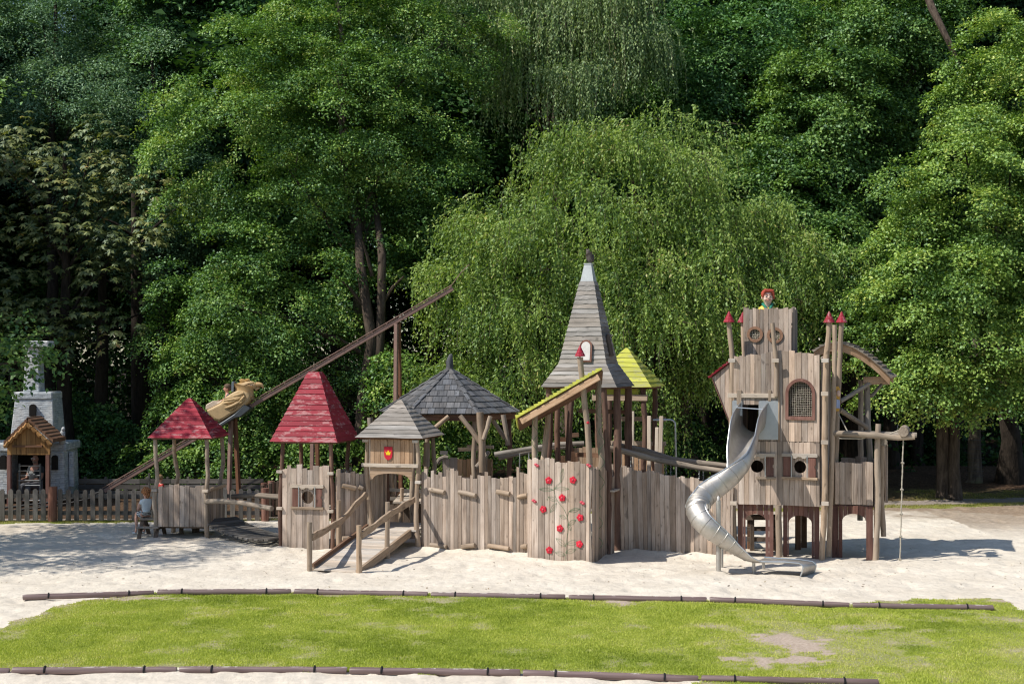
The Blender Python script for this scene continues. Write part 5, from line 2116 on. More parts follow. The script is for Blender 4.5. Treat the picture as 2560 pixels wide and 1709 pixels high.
# leaning pole with the small red cap
q0, q1 = W(1474, 1160, 28.35), W(1450, 893, 28.2)
cp = thing('capped_pole', 'crooked leaning pole with red flowers and a small red conical cap before the spire', 'pole', (q0.x, q0.y, 0), 'poles with small red caps')
MB().pole([W(1478, 1250, 28.4), q0, W(1468, 1060, 28.3), W(1458, 980, 28.25), q1], .064, .058, 10, .008).build('shaft', M['pole'], cp, True)
red_cap(cp, W(1450, 890, 28.2), .105, .215)
mb = MB()
for (u, v) in ((1456, 965), (1470, 1056)):
    p = W(u, v, 28.14)
    ellipsoid(mb, p, (.032, .018, .028))
mb.build_each('flower_hold', M['red_flat'], cp, True)

# ------------------------------------------------------------------ spire tower
c0 = W(1541, 969, 29.2)
S = Fr((c0.x, c0.y, 0), 18)
S.o = S(-1.61, 0)
SW = 1.61
spire = thing('spire_tower', 'tower with a tall silver grey boarded spire, flared eaves and a pale metal tip', 'play tower', S(0, 0), 'roofed towers of the play castle')
sc = S(SW / 2, SW / 2)
rf = pyramid(MB(), sc, 18, [(3.44, .80), (3.93, .50), (5.66, .145)], 4, [6, 18], .02, 8, cols=6, wav=.012).build('roof', M['roof_grey'], spire)
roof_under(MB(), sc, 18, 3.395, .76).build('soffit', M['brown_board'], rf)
mb = MB()
for h, z0, z1 in (((.150, .075), 5.62, 6.02), ((.085, .085), 6.02, 6.045)):
    cs = []
    for z, hh in ((z0, h[0]), (z1, h[1])):
        for yy in (-1, 1):
            for xx in (-1, 1):
                cs.append(sc + S.ex * (xx * hh) + S.ey * (yy * hh) + UP * z)
    mb.hexa(cs)
mb.build('metal_tip', M['zinc'], rf)


def arch_pts(w, h, n=10):
    return [(-w / 2, 0), (w / 2, 0)] + [(w / 2 * math.cos(a), h - w / 2 + w / 2 * math.sin(a)) for a in [i * math.pi / n for i in range(n + 1)]]


for side, (u, v0, D) in (('f', (1459, 905, 29.55)),):
    p = W(u, v0, D)
    tilt = (S.ey * .355 + UP * 1.73).normalized()
    nn = (-S.ey * 1.73 + UP * .355).normalized()
    loc = p
    # frame and panel of the small arched window on the front slope
    zz = v0
    base = S((p - S(0, 0)).dot(S.ex), 0)
    hs = lerp(.50, .145, (p.z - 3.93) / 1.73)
    o = sc + S.ex * ((p - sc).dot(S.ex)) - S.ey * (hs + .03) + UP * p.z
    fm = MB()
    out = arch_pts(.27, .47)
    fm.prism(out, o, S.ex, tilt, nn, .035, None)
    fo = fm.build('dormer_window', M['red_board'], rf, bevel=.003)
    pn = MB()
    pn.prism([(x * .72, .035 + z * .84) for x, z in out], o + nn * .036, S.ex, tilt, nn, .008, None)
    fo['label'] = 'small arched blind window'
    pn.build('pane', M['white_panel'], rf)
# same on the east slope
hs = lerp(.50, .145, .12)
tilt = (-S.ex * .355 + UP * 1.73).normalized()
nn = (S.ex * 1.73 + UP * .355).normalized()
o = sc + S.ex * (hs + .03) + UP * 4.08
fm = MB()
fm.prism(arch_pts(.27, .47), o, S.ey, tilt, nn, .035)
fm.build('dormer_window', M['dark_wood'], rf)
for i, (pts, mm, r) in enumerate((([S(.12, .12, 0), S(.1, .12, 1.8), S(.16, .12, 2.6), S(.12, .12, 3.42)], 'pole_red', .07), ([S(SW - .22, .1, 0), S(SW - .18, .1, 1.6), S(SW - .24, .1, 2.4), S(SW - .3, .1, 3.42)], 'pole_red', .068),
                                  ([S(SW - .1, SW - .12, 0), S(SW - .1, SW - .12, 3.42)], 'pole_red', .085), ([S(.12, SW - .12, 0), S(.2, SW - .12, 1.9), S(.12, SW - .12, 3.42)], 'pole_red', .075), ([S(SW - .12, .55, 0), S(SW - .12, .55, 3.42)], 'pole_red', .085))):
    MB().pole(pts, r, r * .9, 10, .01).build('pole', M[mm], spire, True)
mb = MB()
for i in range(12):
    mb.box(S, .05, SW - .05, .05 + i * .127, .05 + i * .127 + .12, 1.28, 1.315, 0)
mb.build('deck', M['deck'], spire)
plank_wall(MB(), [S(.1, SW), S(.9, SW + .02)], 2.08, 1.3, .12, .03, .02, seed=61).build('parapet', M['gate_board'], spire)
plank_wall(MB(), [W(1397, 1160, 30.2), W(1423, 1160, 30.2)], 1.92, 1.2, .11, .03, .05, seed=62).build('parapet', M['brown_board'], spire)
plank_wall(MB(), [W(1426, 1160, 30.6), W(1446, 1160, 30.6)], 1.98, 1.2, .10, .03, .05, seed=63).build('parapet', M['brown_board'], spire)
mb = MB()
mb.bar(W(1396, 1098, 30.1), W(1424, 1098, 30.1), .05, .09)
mb.bar(W(1426, 1088, 30.5), W(1447, 1086, 30.5), .05, .09)
mb.bar(W(1447, 1026, 31.0), W(1572, 1030, 30.9), .06, .09)
mb.bar(W(1440, 1136, 29.9), W(1500, 1138, 29.6), .06, .09)
mb.build_each('rail', M['brown_board'], spire)
plank_wall(MB(), [G(1512, 1384) + V((0, .0, 0)), G(1533, 1381)], lambda s: 1.62, -.1, .09, .03, .04, seed=64).build('front_boards', M['plank'], spire)
plank_wall(MB(), [W(1506, 1100, 29.6), W(1520, 1100, 29.6)], 2.45, 1.2, .07, .03, .05, seed=65).build('front_boards', M['plank'], spire)

# carved owl on the tip
op = sc + UP * 6.045
owl = thing('owl_statue', 'small carved grey owl perched on the metal tip of the spire', 'statue', op)
gm_ = plain('carved_grey', (.13, .11, .10), .8, 0, .35, 30, .2, .4)
skin_mesh('body', [(op + V((.04, 0, .0)), .03), (op + V((.035, 0, .06)), .07), (op + V((.03, 0, .15)), .075), (op + V((.0, 0, .215)), .05), (op + V((-.015, -.01, .26)), .052), (op + V((-.02, -.015, .295)), .03)], [(0, 1), (1, 2), (2, 3), (3, 4), (4, 5)], gm_, owl, 2)
mb = MB()
for x in (-.04, .005):
    mb.tube([op + V((x - .0, -.01, .285)), op + V((x - .004, -.01, .312))], [.016, .006], 6)
mb.build_each('ear_tuft', gm_, owl, True)
mb = MB()
for sx in (-1, 1):
    ellipsoid(mb, op + V((.035 + sx * .055, .0, .12)), (.03, .05, .085))
mb.build_each('wing', plain('carved_dark', (.08, .07, .065), .8), owl, True)

# ------------------------------------------------------------------ tower with lime yellow roof
Yc = V((2.62, 32.5, 0))
Y = Fr(Yc, 18)
Y.o = Y(-.6, -.6)
yt = thing('yellow_tower', 'lookout with a lime yellow boarded pyramid roof half hidden behind the spire', 'play tower', Y(0, 0), 'roofed towers of the play castle')
rf = pyramid(MB(), Yc, 18, [(3.40, .72), (4.27, .02)], 4, [8], .026, 12, cols=4, wav=.008).build('roof', M['yellow_paint'], yt)
roof_under(MB(), Yc, 18, 3.355, .66).build('soffit', M['brown_board'], rf)
for pts, mm in (([Y(1.14, .06, 0), Y(1.12, .06, 1.6), Y(1.16, .06, 2.5), Y(1.1, .06, 3.38)], 'pole_red'), ([Y(1.14, 1.14, 0), Y(1.14, 1.14, 3.38)], 'pole_red'), ([Y(.06, .06, 0), Y(.06, .06, 3.38)], 'pole_red'), ([Y(.06, 1.14, 0), Y(.06, 1.14, 3.38)], 'pole_red')):
    MB().pole(pts, .066, .06, 10, .012).build('pole', M[mm], yt, True)
mb = MB()
mb.box(Y, -.05, 1.22, -.03, .03, 3.08, 3.22, 0)
mb.build('tie_beam', M['pole'], yt, bevel=.006)
mb = MB()
mb.box(Y, .0, 1.0, .04, .07, 3.22, 3.36, 0)
mb.build('valance', M['yellow_paint'], yt)
plank_wall(MB(), [Y(.3, 1.2), Y(1.35, 1.2)], 2.05, 1.1, .12, .03, .03, seed=71).build('parapet', M['gate_board'], yt)
mb = MB()
mb.box(Y, .0, 1.4, 1.1, 1.16, 2.02, 2.12, 0)
mb.box(Y, .2, 1.4, 1.1, 1.16, 2.58, 2.68, 0)
mb.build_each('rail', M['pole'], yt)
mb = MB()
for (x, w_, z1, lean_) in ((.62, .09, 2.78, -.03), (.85, .13, 2.85, .02), (1.27, .09, 2.75, .0), (1.42, .08, 2.5, .03), (1.5, .09, 2.75, .05)):
    mb.bar(Y(x, -.06, 1.05), Y(x + lean_, -.06, z1), w_, .03, Y.ey)
mb.build_each('upright_board', M['pale_board'], yt, bevel=.01)
mb = MB()
for i in range(9):
    mb.box(Y, .0, 1.3, .02 + i * .13, .14 + i * .13, 1.05, 1.09, 0)
mb.build('deck', M['deck'], yt)

# curved steel grab pole
p0 = W(1632, 1049, 32.2)
gpole = thing('fireman_pole', 'thin bent steel pole curving down beside the lime yellow roofed lookout', 'slide pole', (W(1689, 1049, 32.2).x, 32.2, 0))
mb = MB()
q = [p0, W(1676, 1048.5, 32.2), W(1683, 1051, 32.2), W(1687, 1057, 32.2), W(1688, 1066, 32.2), W(1690, 1160, 32.2), W(1690.5, 1335, 32.2)]
mb.tube(q, .02, 8)
mb.build('tube', M['steel_bar'], gpole, True)

# ------------------------------------------------------------------ east board wall and rope bridge
pe_b = [G(1530, 1376), G(1600, 1379), G(1690, 1384), G(1770, 1389), G(1832, 1392)]
pe_t = [p + V((-.06 + .02 * i, .0, 0)) for i, p in enumerate(pe_b)]
wall_c = thing('palisade', 'wall of leaning grey boards dipping from the spire to the foot of the steel slide', 'board wall', pe_b[0], 'board walls of the play castle')
LC = path_len(pe_b)
plank_wall(MB(), pe_b, lambda s: 1.83 - .36 * (s / LC) ** .8, -.12, .098, .028, .03, top=pe_t, seed=81, lean=.0, arcs=False).build('board_panel', M['plank'], wall_c, bevel=.003)
mb = MB()
for i in range(len(pe_b) - 1):
    for z in (1.15, .25):
        mb.bar(pe_b[i] + V((.06, .05, z)), pe_b[i + 1] + V((0, .05, z)), .05, .09)
mb.build('rail', M['pole'], wall_c)

rb = thing('log_bridge', 'hanging bridge with two long grey handrail logs from the spire to the big slide tower', 'bridge', W(1530, 1200, 30.3))
mb = MB()
MB().pole([W(1512, 1118, 29.9), W(1560, 1128, 30.0), W(1640, 1148, 30.0), W(1740, 1168, 29.9), W(1830, 1180, 29.6)], .068, .058, 10, .012).build('handrail', M['pole_grey'], rb, True)
MB().pole([W(1532, 1112, 30.8), W(1600, 1124, 30.9), W(1630, 1132, 30.9), W(1680, 1148, 30.8), W(1760, 1158, 30.6), W(1840, 1166, 30.4)], .075, .06, 10, .012).build('handrail', M['pole_grey'], rb, True)
mb = MB()
for u, v, D in ((1577, 1135, 30), (1597, 1140, 30), (1665, 1152, 30), (1677, 1150, 30.8), (1748, 1166, 30.2), (1758, 1168, 30)):
    p = W(u, v, D)
    k = 16
    for j in range(k):
        a = p - UP * (j * .045)
        d = V((.012, 0, 0)) if j % 2 else V((0, .012, 0))
        mb.tube([a + d, a + UP * -.03 + d * .6, a - UP * .05 - d * .2, a - d - UP * .02], .0045, 4, close=True)
mb.build('chain', M['steel_bar'], rb)
mb = MB()
for i in range(16):
    f = i / 15
    p = W(lerp(1560, 1820, f), lerp(1230, 1262, f), 30.4)
    mb.bar(p + V((0, -.4, 0)), p + V((0, .4, 0)), .11, .035)
mb.build('tread', M['dark_wood'], rb)
# ------------------------------------------------------------------ big slide tower
tp = [V((4.51, 28.90, 0)), V((5.40, 28.72, 0)), V((6.14, 28.35, 0))]
A18x, A18y = V((math.cos(R(18)), -math.sin(R(18)), 0)), V((math.sin(R(18)), math.cos(R(18)), 0))
tower = thing('slide_tower', 'tall boarded tower with a netted arched window, shuttered round windows and a narrow upper turret', 'play tower', tp[0], 'roofed towers of the play castle')


def wpt(path, s, z, off=.0):
    p, t = along(path, s)
    n = V((t.y, -t.x, 0))
    return p + n * off + UP * z, t, n


LT = path_len(tp)
sM = (tp[1] - tp[0]).length
zof = lambda v, D=28.6: CAMH - (v - HZ) / FPX * D
h1 = circ_hole(s_at(tp, 1893), zof(1167), .125)
h2 = circ_hole(s_at(tp, 2001), zof(1167, 28.45), .125)
plank_wall(MB(), tp, 2.35, 1.075, .115, .028, .004, holes=[h1, h2], seed=91).build('lower_wall', M['plank'], tower, bevel=.003)
sa, sb = s_at(tp, 1973), s_at(tp, 2032)
arch_z = zof(1040.6, 28.45)
ho = arch_hole(sa, sb, arch_z, zof(953.5, 28.45) - (sb - sa) / 2, (sb - sa) / 2)
hs_ = (s_at(tp, 1852), s_at(tp, 1901), lambda q: zof(1100), lambda q: zof(1012))
plank_wall(MB(), tp, lambda s: (4.06 + .10 * s if s < sM else 4.20 - .16 * (s - sM)), 2.36, .112, .03, .03, holes=[ho, hs_], seed=92).build('upper_wall', M['plank'], tower, bevel=.003)
# side walls, plus an unseen back wall that keeps the inside dark
tb = [p + A18y * 1.9 for p in tp]
plank_wall(MB(), [tp[2] + A18y * .05, tb[2]], 4.05, 1.08, .13, .028, .03, seed=93).build('side_wall', M['plank'], tower)
plank_wall(MB(), [tb[0], tp[0] + A18y * .05], 4.0, 1.08, .13, .028, .03, seed=94).build('side_wall', M['plank'], tower)
plank_wall(MB(), [tb[2], tb[0]], 3.6, 1.08, .14, .028, .03, seed=95).build('back_wall', M['dark_wood'], tower)
mb = MB()
TF = Fr(tp[0], 14)
for z in (1.1, 3.92):  # lower floor, and an upper deck added to keep the inside dark
    q = [tp[0] + A18y * .25 + A18x * .04, tp[2] + A18y * .12 - A18x * .04, tb[0] - A18y * .05 + A18x * .04, tb[2] - A18y * .05 - A18x * .04]
    mb.hexa([p + UP * (z - .03) for p in q] + [p + UP * z for p in q], 0)
mb.build_each('deck', M['dark_wood'], tower)
# arched window frame and rope net
p, t, n = wpt(tp, (sa + sb) / 2, arch_z, .042)
wdt = sb - sa
hgt = zof(953.5, 28.45) - arch_z
fo_, fi_ = arch_pts(wdt + .12, hgt + .13, 14), arch_pts(wdt, hgt, 14)
mb = MB()
fo_ = [(x, z - .07) for x, z in fo_]
k = len(fo_)
vs = [p + t * x + UP * z + n * .03 for x, z in fo_] + [p + t * x + UP * z + n * .03 for x, z in fi_] + [p + t * x + UP * z - n * .02 for x, z in fo_] + [p + t * x + UP * z - n * .02 for x, z in fi_]
fs = []
for i in range(k):
    j = (i + 1) % k
    fs += [(i, j, k + j, k + i), (2 * k + i, 3 * k + i, 3 * k + j, 2 * k + j), (i, 2 * k + i, 2 * k + j, j), (k + i, k + j, 3 * k + j, 3 * k + i)]
mb.add(vs, fs, [(q.x * .3, q.y, q.z) for q in vs])
win = mb.build('arched_window', M['red_board'], tower)
mb = MB()
zt = lambda x: hgt - wdt / 2 + math.sqrt(max(0, (wdt / 2) ** 2 - x * x))
net(mb, p - n * .05, t, n, -wdt / 2, wdt / 2, .0, zt, 11, 15, .0042)
mb.build('rope_net', M['rope'], win)
for (u, lf) in ((1893, False), (2001, True)):
    s_ = s_at(tp, u)
    o, t, n = wpt(tp, s_, zof(1167, 28.45 if lf else 28.6), .042)
    shutter_window(tower, o, t, n, .12, .66, .40, .15, left=lf)
# header board over the slide mouth
mb = MB()
o, t, n = wpt(tp, s_at(tp, 1825), zof(989), .045)
o2, _, _ = wpt(tp, s_at(tp, 1944), zof(989), .045)
mb.bar(o, o2, .04, .09)
mb.build('header_board', M['deck'], tower, bevel=.004)
mb = MB()
for (ua, ub, va, vb) in ((1842, 1854, 975, 1012), (1921, 1928, 975, 1003), (1947, 1951, 975, 1104)):
    o, t, n = wpt(tp, s_at(tp, (ua + ub) / 2), 0, .05)
    mb.bar(o + UP * zof(vb), o + UP * zof(va), (ub - ua) / FPX * 28.6, .035, n)
mb.build_each('batten', M['pole'], tower, bevel=.004)
# corner poles
POL = [([(1836, 1393), (1833, 1290), (1829, 1120), (1829, 1000), (1832, 900), (1825, 840), (1822, 803)], 29.02, .06, 'pole'),
       ([(1948, 1396), (1947, 1330), (1946, 1262)], 28.66, .072, 'pole'),
       ([(1941, 990), (1940, 905), (1936, 860), (1931, 807)], 28.64, .05, 'pole'),
       ([(2054, 1405), (2062, 1250), (2062, 1100), (2063, 960), (2066, 890), (2072, 830), (2073, 804)], 28.2, .060, 'pole'),
       ([(2072, 1390), (2078, 1200), (2084, 1000), (2086, 900), (2087, 812)], 28.55, .054, 'pole'),
       ([(2088, 1300), (2090, 1150), (2095, 1000), (2101, 860), (2104, 804)], 28.9, .058, 'pole'),
       ([(1863, 950), (1860, 880), (1857, 804)], 30.3, .055, 'pole')]
for pts, D, r, mm in POL:
    MB().pole([W(u, v, D) for u, v in pts], r, r * .86, 12, .006).build('pole', M[mm], tower, True)
for u, v, D in ((1822.5, 805, 28.98), (2073, 806, 28.2), (2104, 806, 28.9), (1857, 806, 30.3)):
    red_cap(tower, W(u, v, D), .115, .225)
mb = MB()
for (u, v, D) in ((1830, 901, 28.85), (1939, 901, 28.55), (2063, 901, 28.08), (2062, 984, 28.08), (2062, 1105, 28.08), (2063, 1258, 28.08), (1834, 1257, 28.85)):
    q = W(u, v, D)
    mb.box(Fr(q, 18), -.07, .07, -.04, .02, -.04, .04, 0)
mb.build_each('rail_end', M['deck'], tower, bevel=.005)
# red brown arches below the walls


def arch_screen(u0, v0b, u1, D0, D1, a0, a1, av, seed, root, zb=-.08):
    a, b = W(u0, 1300, D0), W(u1, 1300, D1)
    pth = [V((a.x, a.y, 0)), V((b.x, b.y, 0))]
    s0, s1 = s_at(pth, a0), s_at(pth, a1)
    zz = zof(av, (D0 + D1) / 2)
    plank_wall(MB(), pth, 1.068, zb, .11, .026, .002, holes=[arch_hole(s0, s1, -.5, zz - (s1 - s0) * .32, (s1 - s0) * .32)], seed=seed).build('arch_panel', M['red_board'], root, bevel=.003)


arch_screen(1844, 0, 1934, 28.95, 28.8, 1864, 1914, 1284, 101, tower)
arch_screen(1958, 0, 2049, 28.75, 28.5, 1972, 2030, 1288, 102, tower)
mb = MB()
for (u, v, D, r) in ((1995, 1376, 30.1, .055), (1875, 1368, 30.2, .06), (2010, 1372, 30.4, .07)):
    b = W(u, v, D)
    b.z = -.05
    mb.bar(b, V((b.x, b.y, 1.06)), .13, .10)
mb.build_each('inner_post', M['brown_board'], tower)
# low table and ladder in the shade below
tt = thing('sand_table', 'dark brown table and ladder rungs in the shade under the slide tower', 'play table', W(1890, 1300, 30.0) * 1.0)
mb = MB()
for v in (1292, 1321, 1347):
    a, b = W(1868, v, 30.0), W(1940, v, 29.8)
    mb.bar(a, b, .12 if v > 1300 else .35, .08)
mb.build_each('rung', M['dark_wood'], tt)
mb = MB()
for u in (1880, 1936):
    b = W(u, 1368, 29.9)
    mb.bar(V((b.x, b.y, -.05)), W(u, 1290, 29.9), .10, .08)
mb.build_each('leg', M['dark_wood'], tt)

# red roofed oriel at the west side
o0 = W(1823, 908, 29.2)
mb = MB()
pts = [W(1823, 910, 29.15), W(1780, 944, 29.35), W(1822, 1056, 29.15)]
bk = A18y * 1.1
cp0 = [V(q) for q in pts]
for i in range(4):
    f0, f1 = i / 4, (i + 1) / 4 - .012
    q = []
    for f in (f0, f1):
        q.append((cp0[1].lerp(cp0[0], f), cp0[1].lerp(cp0[2], f)))
    vs = [q[0][1], q[1][1], q[1][0], q[0][0]]
    mb.add(vs + [p + A18y * .03 for p in vs], [(0, 1, 2, 3), (7, 6, 5, 4), (0, 4, 5, 1), (1, 5, 6, 2), (2, 6, 7, 3), (3, 7, 4, 0)], [(p.x, p.y, p.z) for p in vs * 2])
ori = mb.build('oriel', M['plank'], tower)
mb = MB()
a, b = W(1827, 902, 29.08), W(1772, 945, 29.3)
n_ = 6
for i in range(n_):
    c0, c1 = b.lerp(a, i / n_), b.lerp(a, (i + 1.15) / n_)
    nr_ = V((-.62, 0, .78))
    mb.hexa([c0, c1, c0 + bk, c1 + bk, c0 + nr_ * .045, c1 + nr_ * .02, c0 + bk + nr_ * .045, c1 + bk + nr_ * .02], 1)
mb.build('oriel_roof', M['red_paint'], tower)
mb = MB()
a, b = W(1779, 946, 29.3), W(1822, 1056, 29.12)
mb.hexa([a, a + V((.02, 0, 0)), a + bk, a + bk + V((.02, 0, 0)), b, b + V((.02, 0, 0)), b + bk, b + bk + V((.02, 0, 0))][0:2] + [a + bk, a + bk + V((.02, 0, 0)), b, b + V((.02, 0, 0)), b + bk, b + bk + V((.02, 0, 0))], 1)
mb.build('oriel_side', M['red_board'], tower)

# upper turret
u0_, u1_ = W(1861, 850, 29.25), W(1979, 850, 28.98)
ut = [V((u0_.x, u0_.y, 0)), V((u1_.x, u1_.y, 0))]
td = (ut[1] - ut[0]).normalized()
tn = V((-td.y, td.x, 0))
r1 = circ_hole(s_at(ut, 1888), zof(835.5, 29.2), .108)
r2 = circ_hole(s_at(ut, 1938), zof(838, 29.1), .108)
plank_wall(MB(), ut, 5.045, 3.93, .085, .026, .018, holes=[r1, r2], seed=111).build('turret_front', M['plank'], tower, bevel=.003)
plank_wall(MB(), [ut[1] + tn * .03, ut[1] + tn * .95], 5.06, 3.93, .115, .026, .03, seed=112).build('turret_side', M['plank'], tower, bevel=.003)
plank_wall(MB(), [ut[0] + tn * .95, ut[0] + tn * .03], 5.06, 3.93, .115, .026, .03, seed=113).build('turret_side', M['plank'], tower)
plank_wall(MB(), [ut[1] + tn * .97, ut[0] + tn * .97], 5.08, 3.93, .115, .026, .04, seed=114).build('turret_back', M['plank'], tower)
mb = MB()
q = [ut[0] + tn * .03, ut[1] + tn * .03, ut[0] + tn * .93, ut[1] + tn * .93]
mb.hexa([p + UP * 4.72 for p in q] + [p + UP * 4.75 for p in q], 0)
mb.build('turret_deck', M['dark_wood'], tower)
for (u, v, D) in ((1888, 835.5, 29.15), (1938, 838, 29.05)):
    o, t, n = wpt(ut, s_at(ut, u), zof(v, D), .036)
    mb = MB()
    ro, ri = .162, .108
    vs, fs = [], []
    m_ = 28
    for (rr2, d) in ((ro, .024), (ri, .024), (ri, -.03), (ro, -.0)):
        for i in range(m_):
            a = 2 * math.pi * i / m_
            vs.append(o + t * (rr2 * math.cos(a)) + UP * (rr2 * math.sin(a)) + n * d)
    for i in range(m_):
        j = (i + 1) % m_
        for a in range(4):
            b = (a + 1) % 4
            fs.append((a * m_ + i, a * m_ + j, b * m_ + j, b * m_ + i))
    mb.add(vs, fs, [((q - o).x * .4, 0, (q - o).z * .4) for q in vs])
    rw = mb.build('round_window', plain('rusty_ring', (.27, .15, .095), .6, 0, .2, 20), tower, bevel=.0)
    mb = MB()
    net(mb, o - n * .02, t, n, -ri, ri, -ri, lambda x: math.sqrt(max(0, ri * ri - x * x)), 6, 6, .006)
    mb.build('rope_net', M['rope'], rw)

# carved bust looking over the turret
bp = W(1919, 775, 29.35)
bust = thing('carved_bust', 'smiling painted bust with swept red hair and a green and yellow collar on the turret', 'statue', bp)
sk_p = plain('painted_skin', (.72, .50, .40), .4, 0, .04)
hc = W(1919, 743, 29.25)
bd = skin_mesh('head', [(hc + V((0, .05, -.36)), .13, .09), (hc + V((0, .03, -.22)), .07), (hc + V((0, 0, -.13)), .06), (hc + V((0, -.015, -.075)), .092, .098), (hc + V((0, 0, .0)), .122, .118), (hc + V((0, .015, .08)), .112, .118), (hc + V((0, .02, .135)), .05)],
               [(0, 1), (1, 2), (2, 3), (3, 4), (4, 5), (5, 6)], sk_p, bust, 0)
mb = MB()
mb.tube([hc + V((0, -.10, .02)), hc + V((0, -.135, -.02)), hc + V((0, -.12, -.035))], [.012, .02, .014], 8)
for sx in (-1, 1):
    ellipsoid(mb, hc + V((sx * .112, .01, -.01)), (.018, .028, .035))
    ellipsoid(mb, hc + V((sx * .055, -.07, -.045)), (.035, .03, .03))
mb.build('face_relief', sk_p, bd, True)
eyes, pup, brow, lips = MB(), MB(), MB(), MB()
for sx in (-1, 1):
    ellipsoid(eyes, hc + V((sx * .042, -.093, .012)), (.024, .014, .017))
    ellipsoid(pup, hc + V((sx * .042 - .004, -.106, .010)), (.011, .006, .012))
    brow.tube([hc + V((sx * .015, -.112, .042)), hc + V((sx * .045, -.108, .056)), hc + V((sx * .078, -.09, .042))], [.007, .009, .005], 6)
lips.tube([hc + V((x, -.095 - .012 * math.cos(x * 20), -.068 + 6.5 * x * x)) for x in (-.06, -.04, -.02, 0, .02, .04, .06)], [.002, .005, .007, .007, .007, .005, .002], 6)
eyes.build_each('eye', M['white_panel'], bd, True)
pup.build_each('pupil', M['black'], bd, True)
brow.build_each('brow', plain('brow_red', (.22, .05, .03), .5), bd, True)
lips.build('mouth', plain('lip_red', (.50, .16, .14), .45), bd, True)
hair_m = plain('painted_hair', (.42, .075, .045), .42, 0, .15, 14, .4)
mb = MB()
ellipsoid(mb, hc + V((0, .06, .07)), (.128, .10, .105), None, 16, 10)
for (x0, z0, x1, z1, r) in ((0.015, .15, -.122, .045, .036), (.02, .155, .118, .02, .036), (.04, .15, .128, -.03, .03), (-.02, .145, -.118, -.0, .028), (.02, .145, .03, .075, .02)):
    mb.tube([hc + V((x0, -.075, z0 - .02)), hc + V(((x0 + x1) / 2 * 1.15, -.085, (z0 + z1) / 2 + .045)), hc + V((x1, -.04, z1))], [r, r, r * .5], 10)
mb.build('hair', hair_m, bust, True)
yel, grn = plain('painted_yellow', (.78, .56, .09), .45), plain('painted_green', (.03, .22, .14), .45)
mb = MB()
ellipsoid(mb, hc + V((0, .06, -.275)), (.20, .12, .125), None, 16, 10)
mb.build('shirt', yel, bust, True)
mb = MB()
for sx in (-1, 1):
    mb.tube([hc + V((sx * .02, -.085, -.27)), hc + V((sx * .065, -.06, -.19)), hc + V((sx * .095, .02, -.14)), hc + V((sx * .06, .10, -.13))], [.024, .03, .03, .026], 8)
mb.build_each('collar', grn, bust, True)

# painted figure board on the east posts
pf = W(2093, 995, 28.75)
board = thing('figure_board', 'small painted board of a golden haired figure in blue fixed among the tower posts', 'painted board', pf)
mb = MB()
mb.prism([(-.05, -.26), (.05, -.26), (.06, -.05), (.07, .18), (.04, .24), (-.05, .24), (-.06, 0)], pf, V((.9, .43, 0)), UP, V((-.43, .9, 0)), .03)
mb.build('backing', plain('painted_gold', (.60, .33, .06), .5), board)
mb = MB()
ellipsoid(mb, pf + V((.02, -.03, .10)), (.04, .02, .065))
mb.build('painted_face', sk_p, board, True)
mb = MB()
mb.prism([(-.04, -.2), (.05, -.2), (.045, -.04), (-.03, -.02)], pf + V((.005, -.012, 0)), V((.9, .43, 0)), UP, V((.43, -.9, 0)), .012)
mb.build('painted_dress', plain('painted_blue', (.35, .42, .62), .5), board)

# ------------------------------------------------------------------ crane annex east of the tower
f0, f1 = G(2188, 1400), None
ann = thing('crane_annex', 'open boarded platform with a crane beam and a curved shingle roof beside the slide tower', 'play tower', (f0.x - .5, f0.y, 0), 'roofed towers of the play castle')
pa0, pa1 = W(2088, 1262, 28.75), W(2183, 1262, 28.5)
an = [V((pa0.x, pa0.y, 0)), V((pa1.x, pa1.y, 0))]
plank_wall(MB(), an, lambda s: 1.94, 1.09, .115, .028, .025, seed=121).build('front_panel', M['plank'], ann, bevel=.003)
plank_wall(MB(), [an[1] + A18y * .08, an[1] + A18y * 1.25], 1.93, 1.05, .12, .028, .03, seed=122).build('side_panel', M['plank'], ann, bevel=.003)
plank_wall(MB(), [an[1] + A18y * 1.3, an[0] + A18y * 1.3], 1.95, 1.05, .13, .028, .05, seed=123).build('back_panel', M['plank'], ann)
arch_screen(2080, 0, 2183, 28.8, 28.5, 2106, 2166, 1283, 124, ann)
plank_wall(MB(), [an[1] + A18y * .1, an[1] + A18y * 1.2], 1.06, -.05, .12, .026, .002, holes=[arch_hole(.25, .95, -.5, .55, .28)], seed=125).build('arch_panel', M['red_board'], ann)
mb = MB()
q = [an[0], an[1], an[0] + A18y * 1.3, an[1] + A18y * 1.3]
mb.hexa([p + UP * 1.04 for p in q] + [p + UP * 1.075 for p in q], 0)
mb.build('deck', M['dark_wood'], ann)
for pts, D, r, mm in (([(2189, 1403), (2196, 1250), (2192, 1150), (2196, 1059)], 28.4, .060, 'pole'),
                      ([(2172, 1300), (2175, 1130), (2168, 1060), (2169, 1010), (2167, 965)], 29.4, .068, 'pole_grey'),
                      ([(2150, 1300), (2152, 1080), (2152, 950)], 30.4, .06, 'pole_grey'), ([(2209, 1340), (2204, 1240), (2206, 1100)], 29.2, .055, 'pole')):
    MB().pole([W(u, v, D) for u, v in pts], r, r * .92, 12, .008).build('pole', M[mm], ann, True)
for (a, b, r, mm) in (((2100, 1003, 28.9), (2176, 957, 29.2), .045, 'pole_grey'), ((2100, 1024, 28.9), (2168, 1068, 29.2), .05, 'pole_grey'), ((2178, 990, 29.4), (2203, 962, 29.9), .035, 'pole_grey')):
    a, b = W(*a), W(*b)
    MB().pole([a, a.lerp(b, .5), b], r, r, 10, .005).build('brace', M[mm], ann, True)
mb = MB()
mb.bar(W(2158, 950, 29.25), W(2222, 949, 29.1), .12, .14)
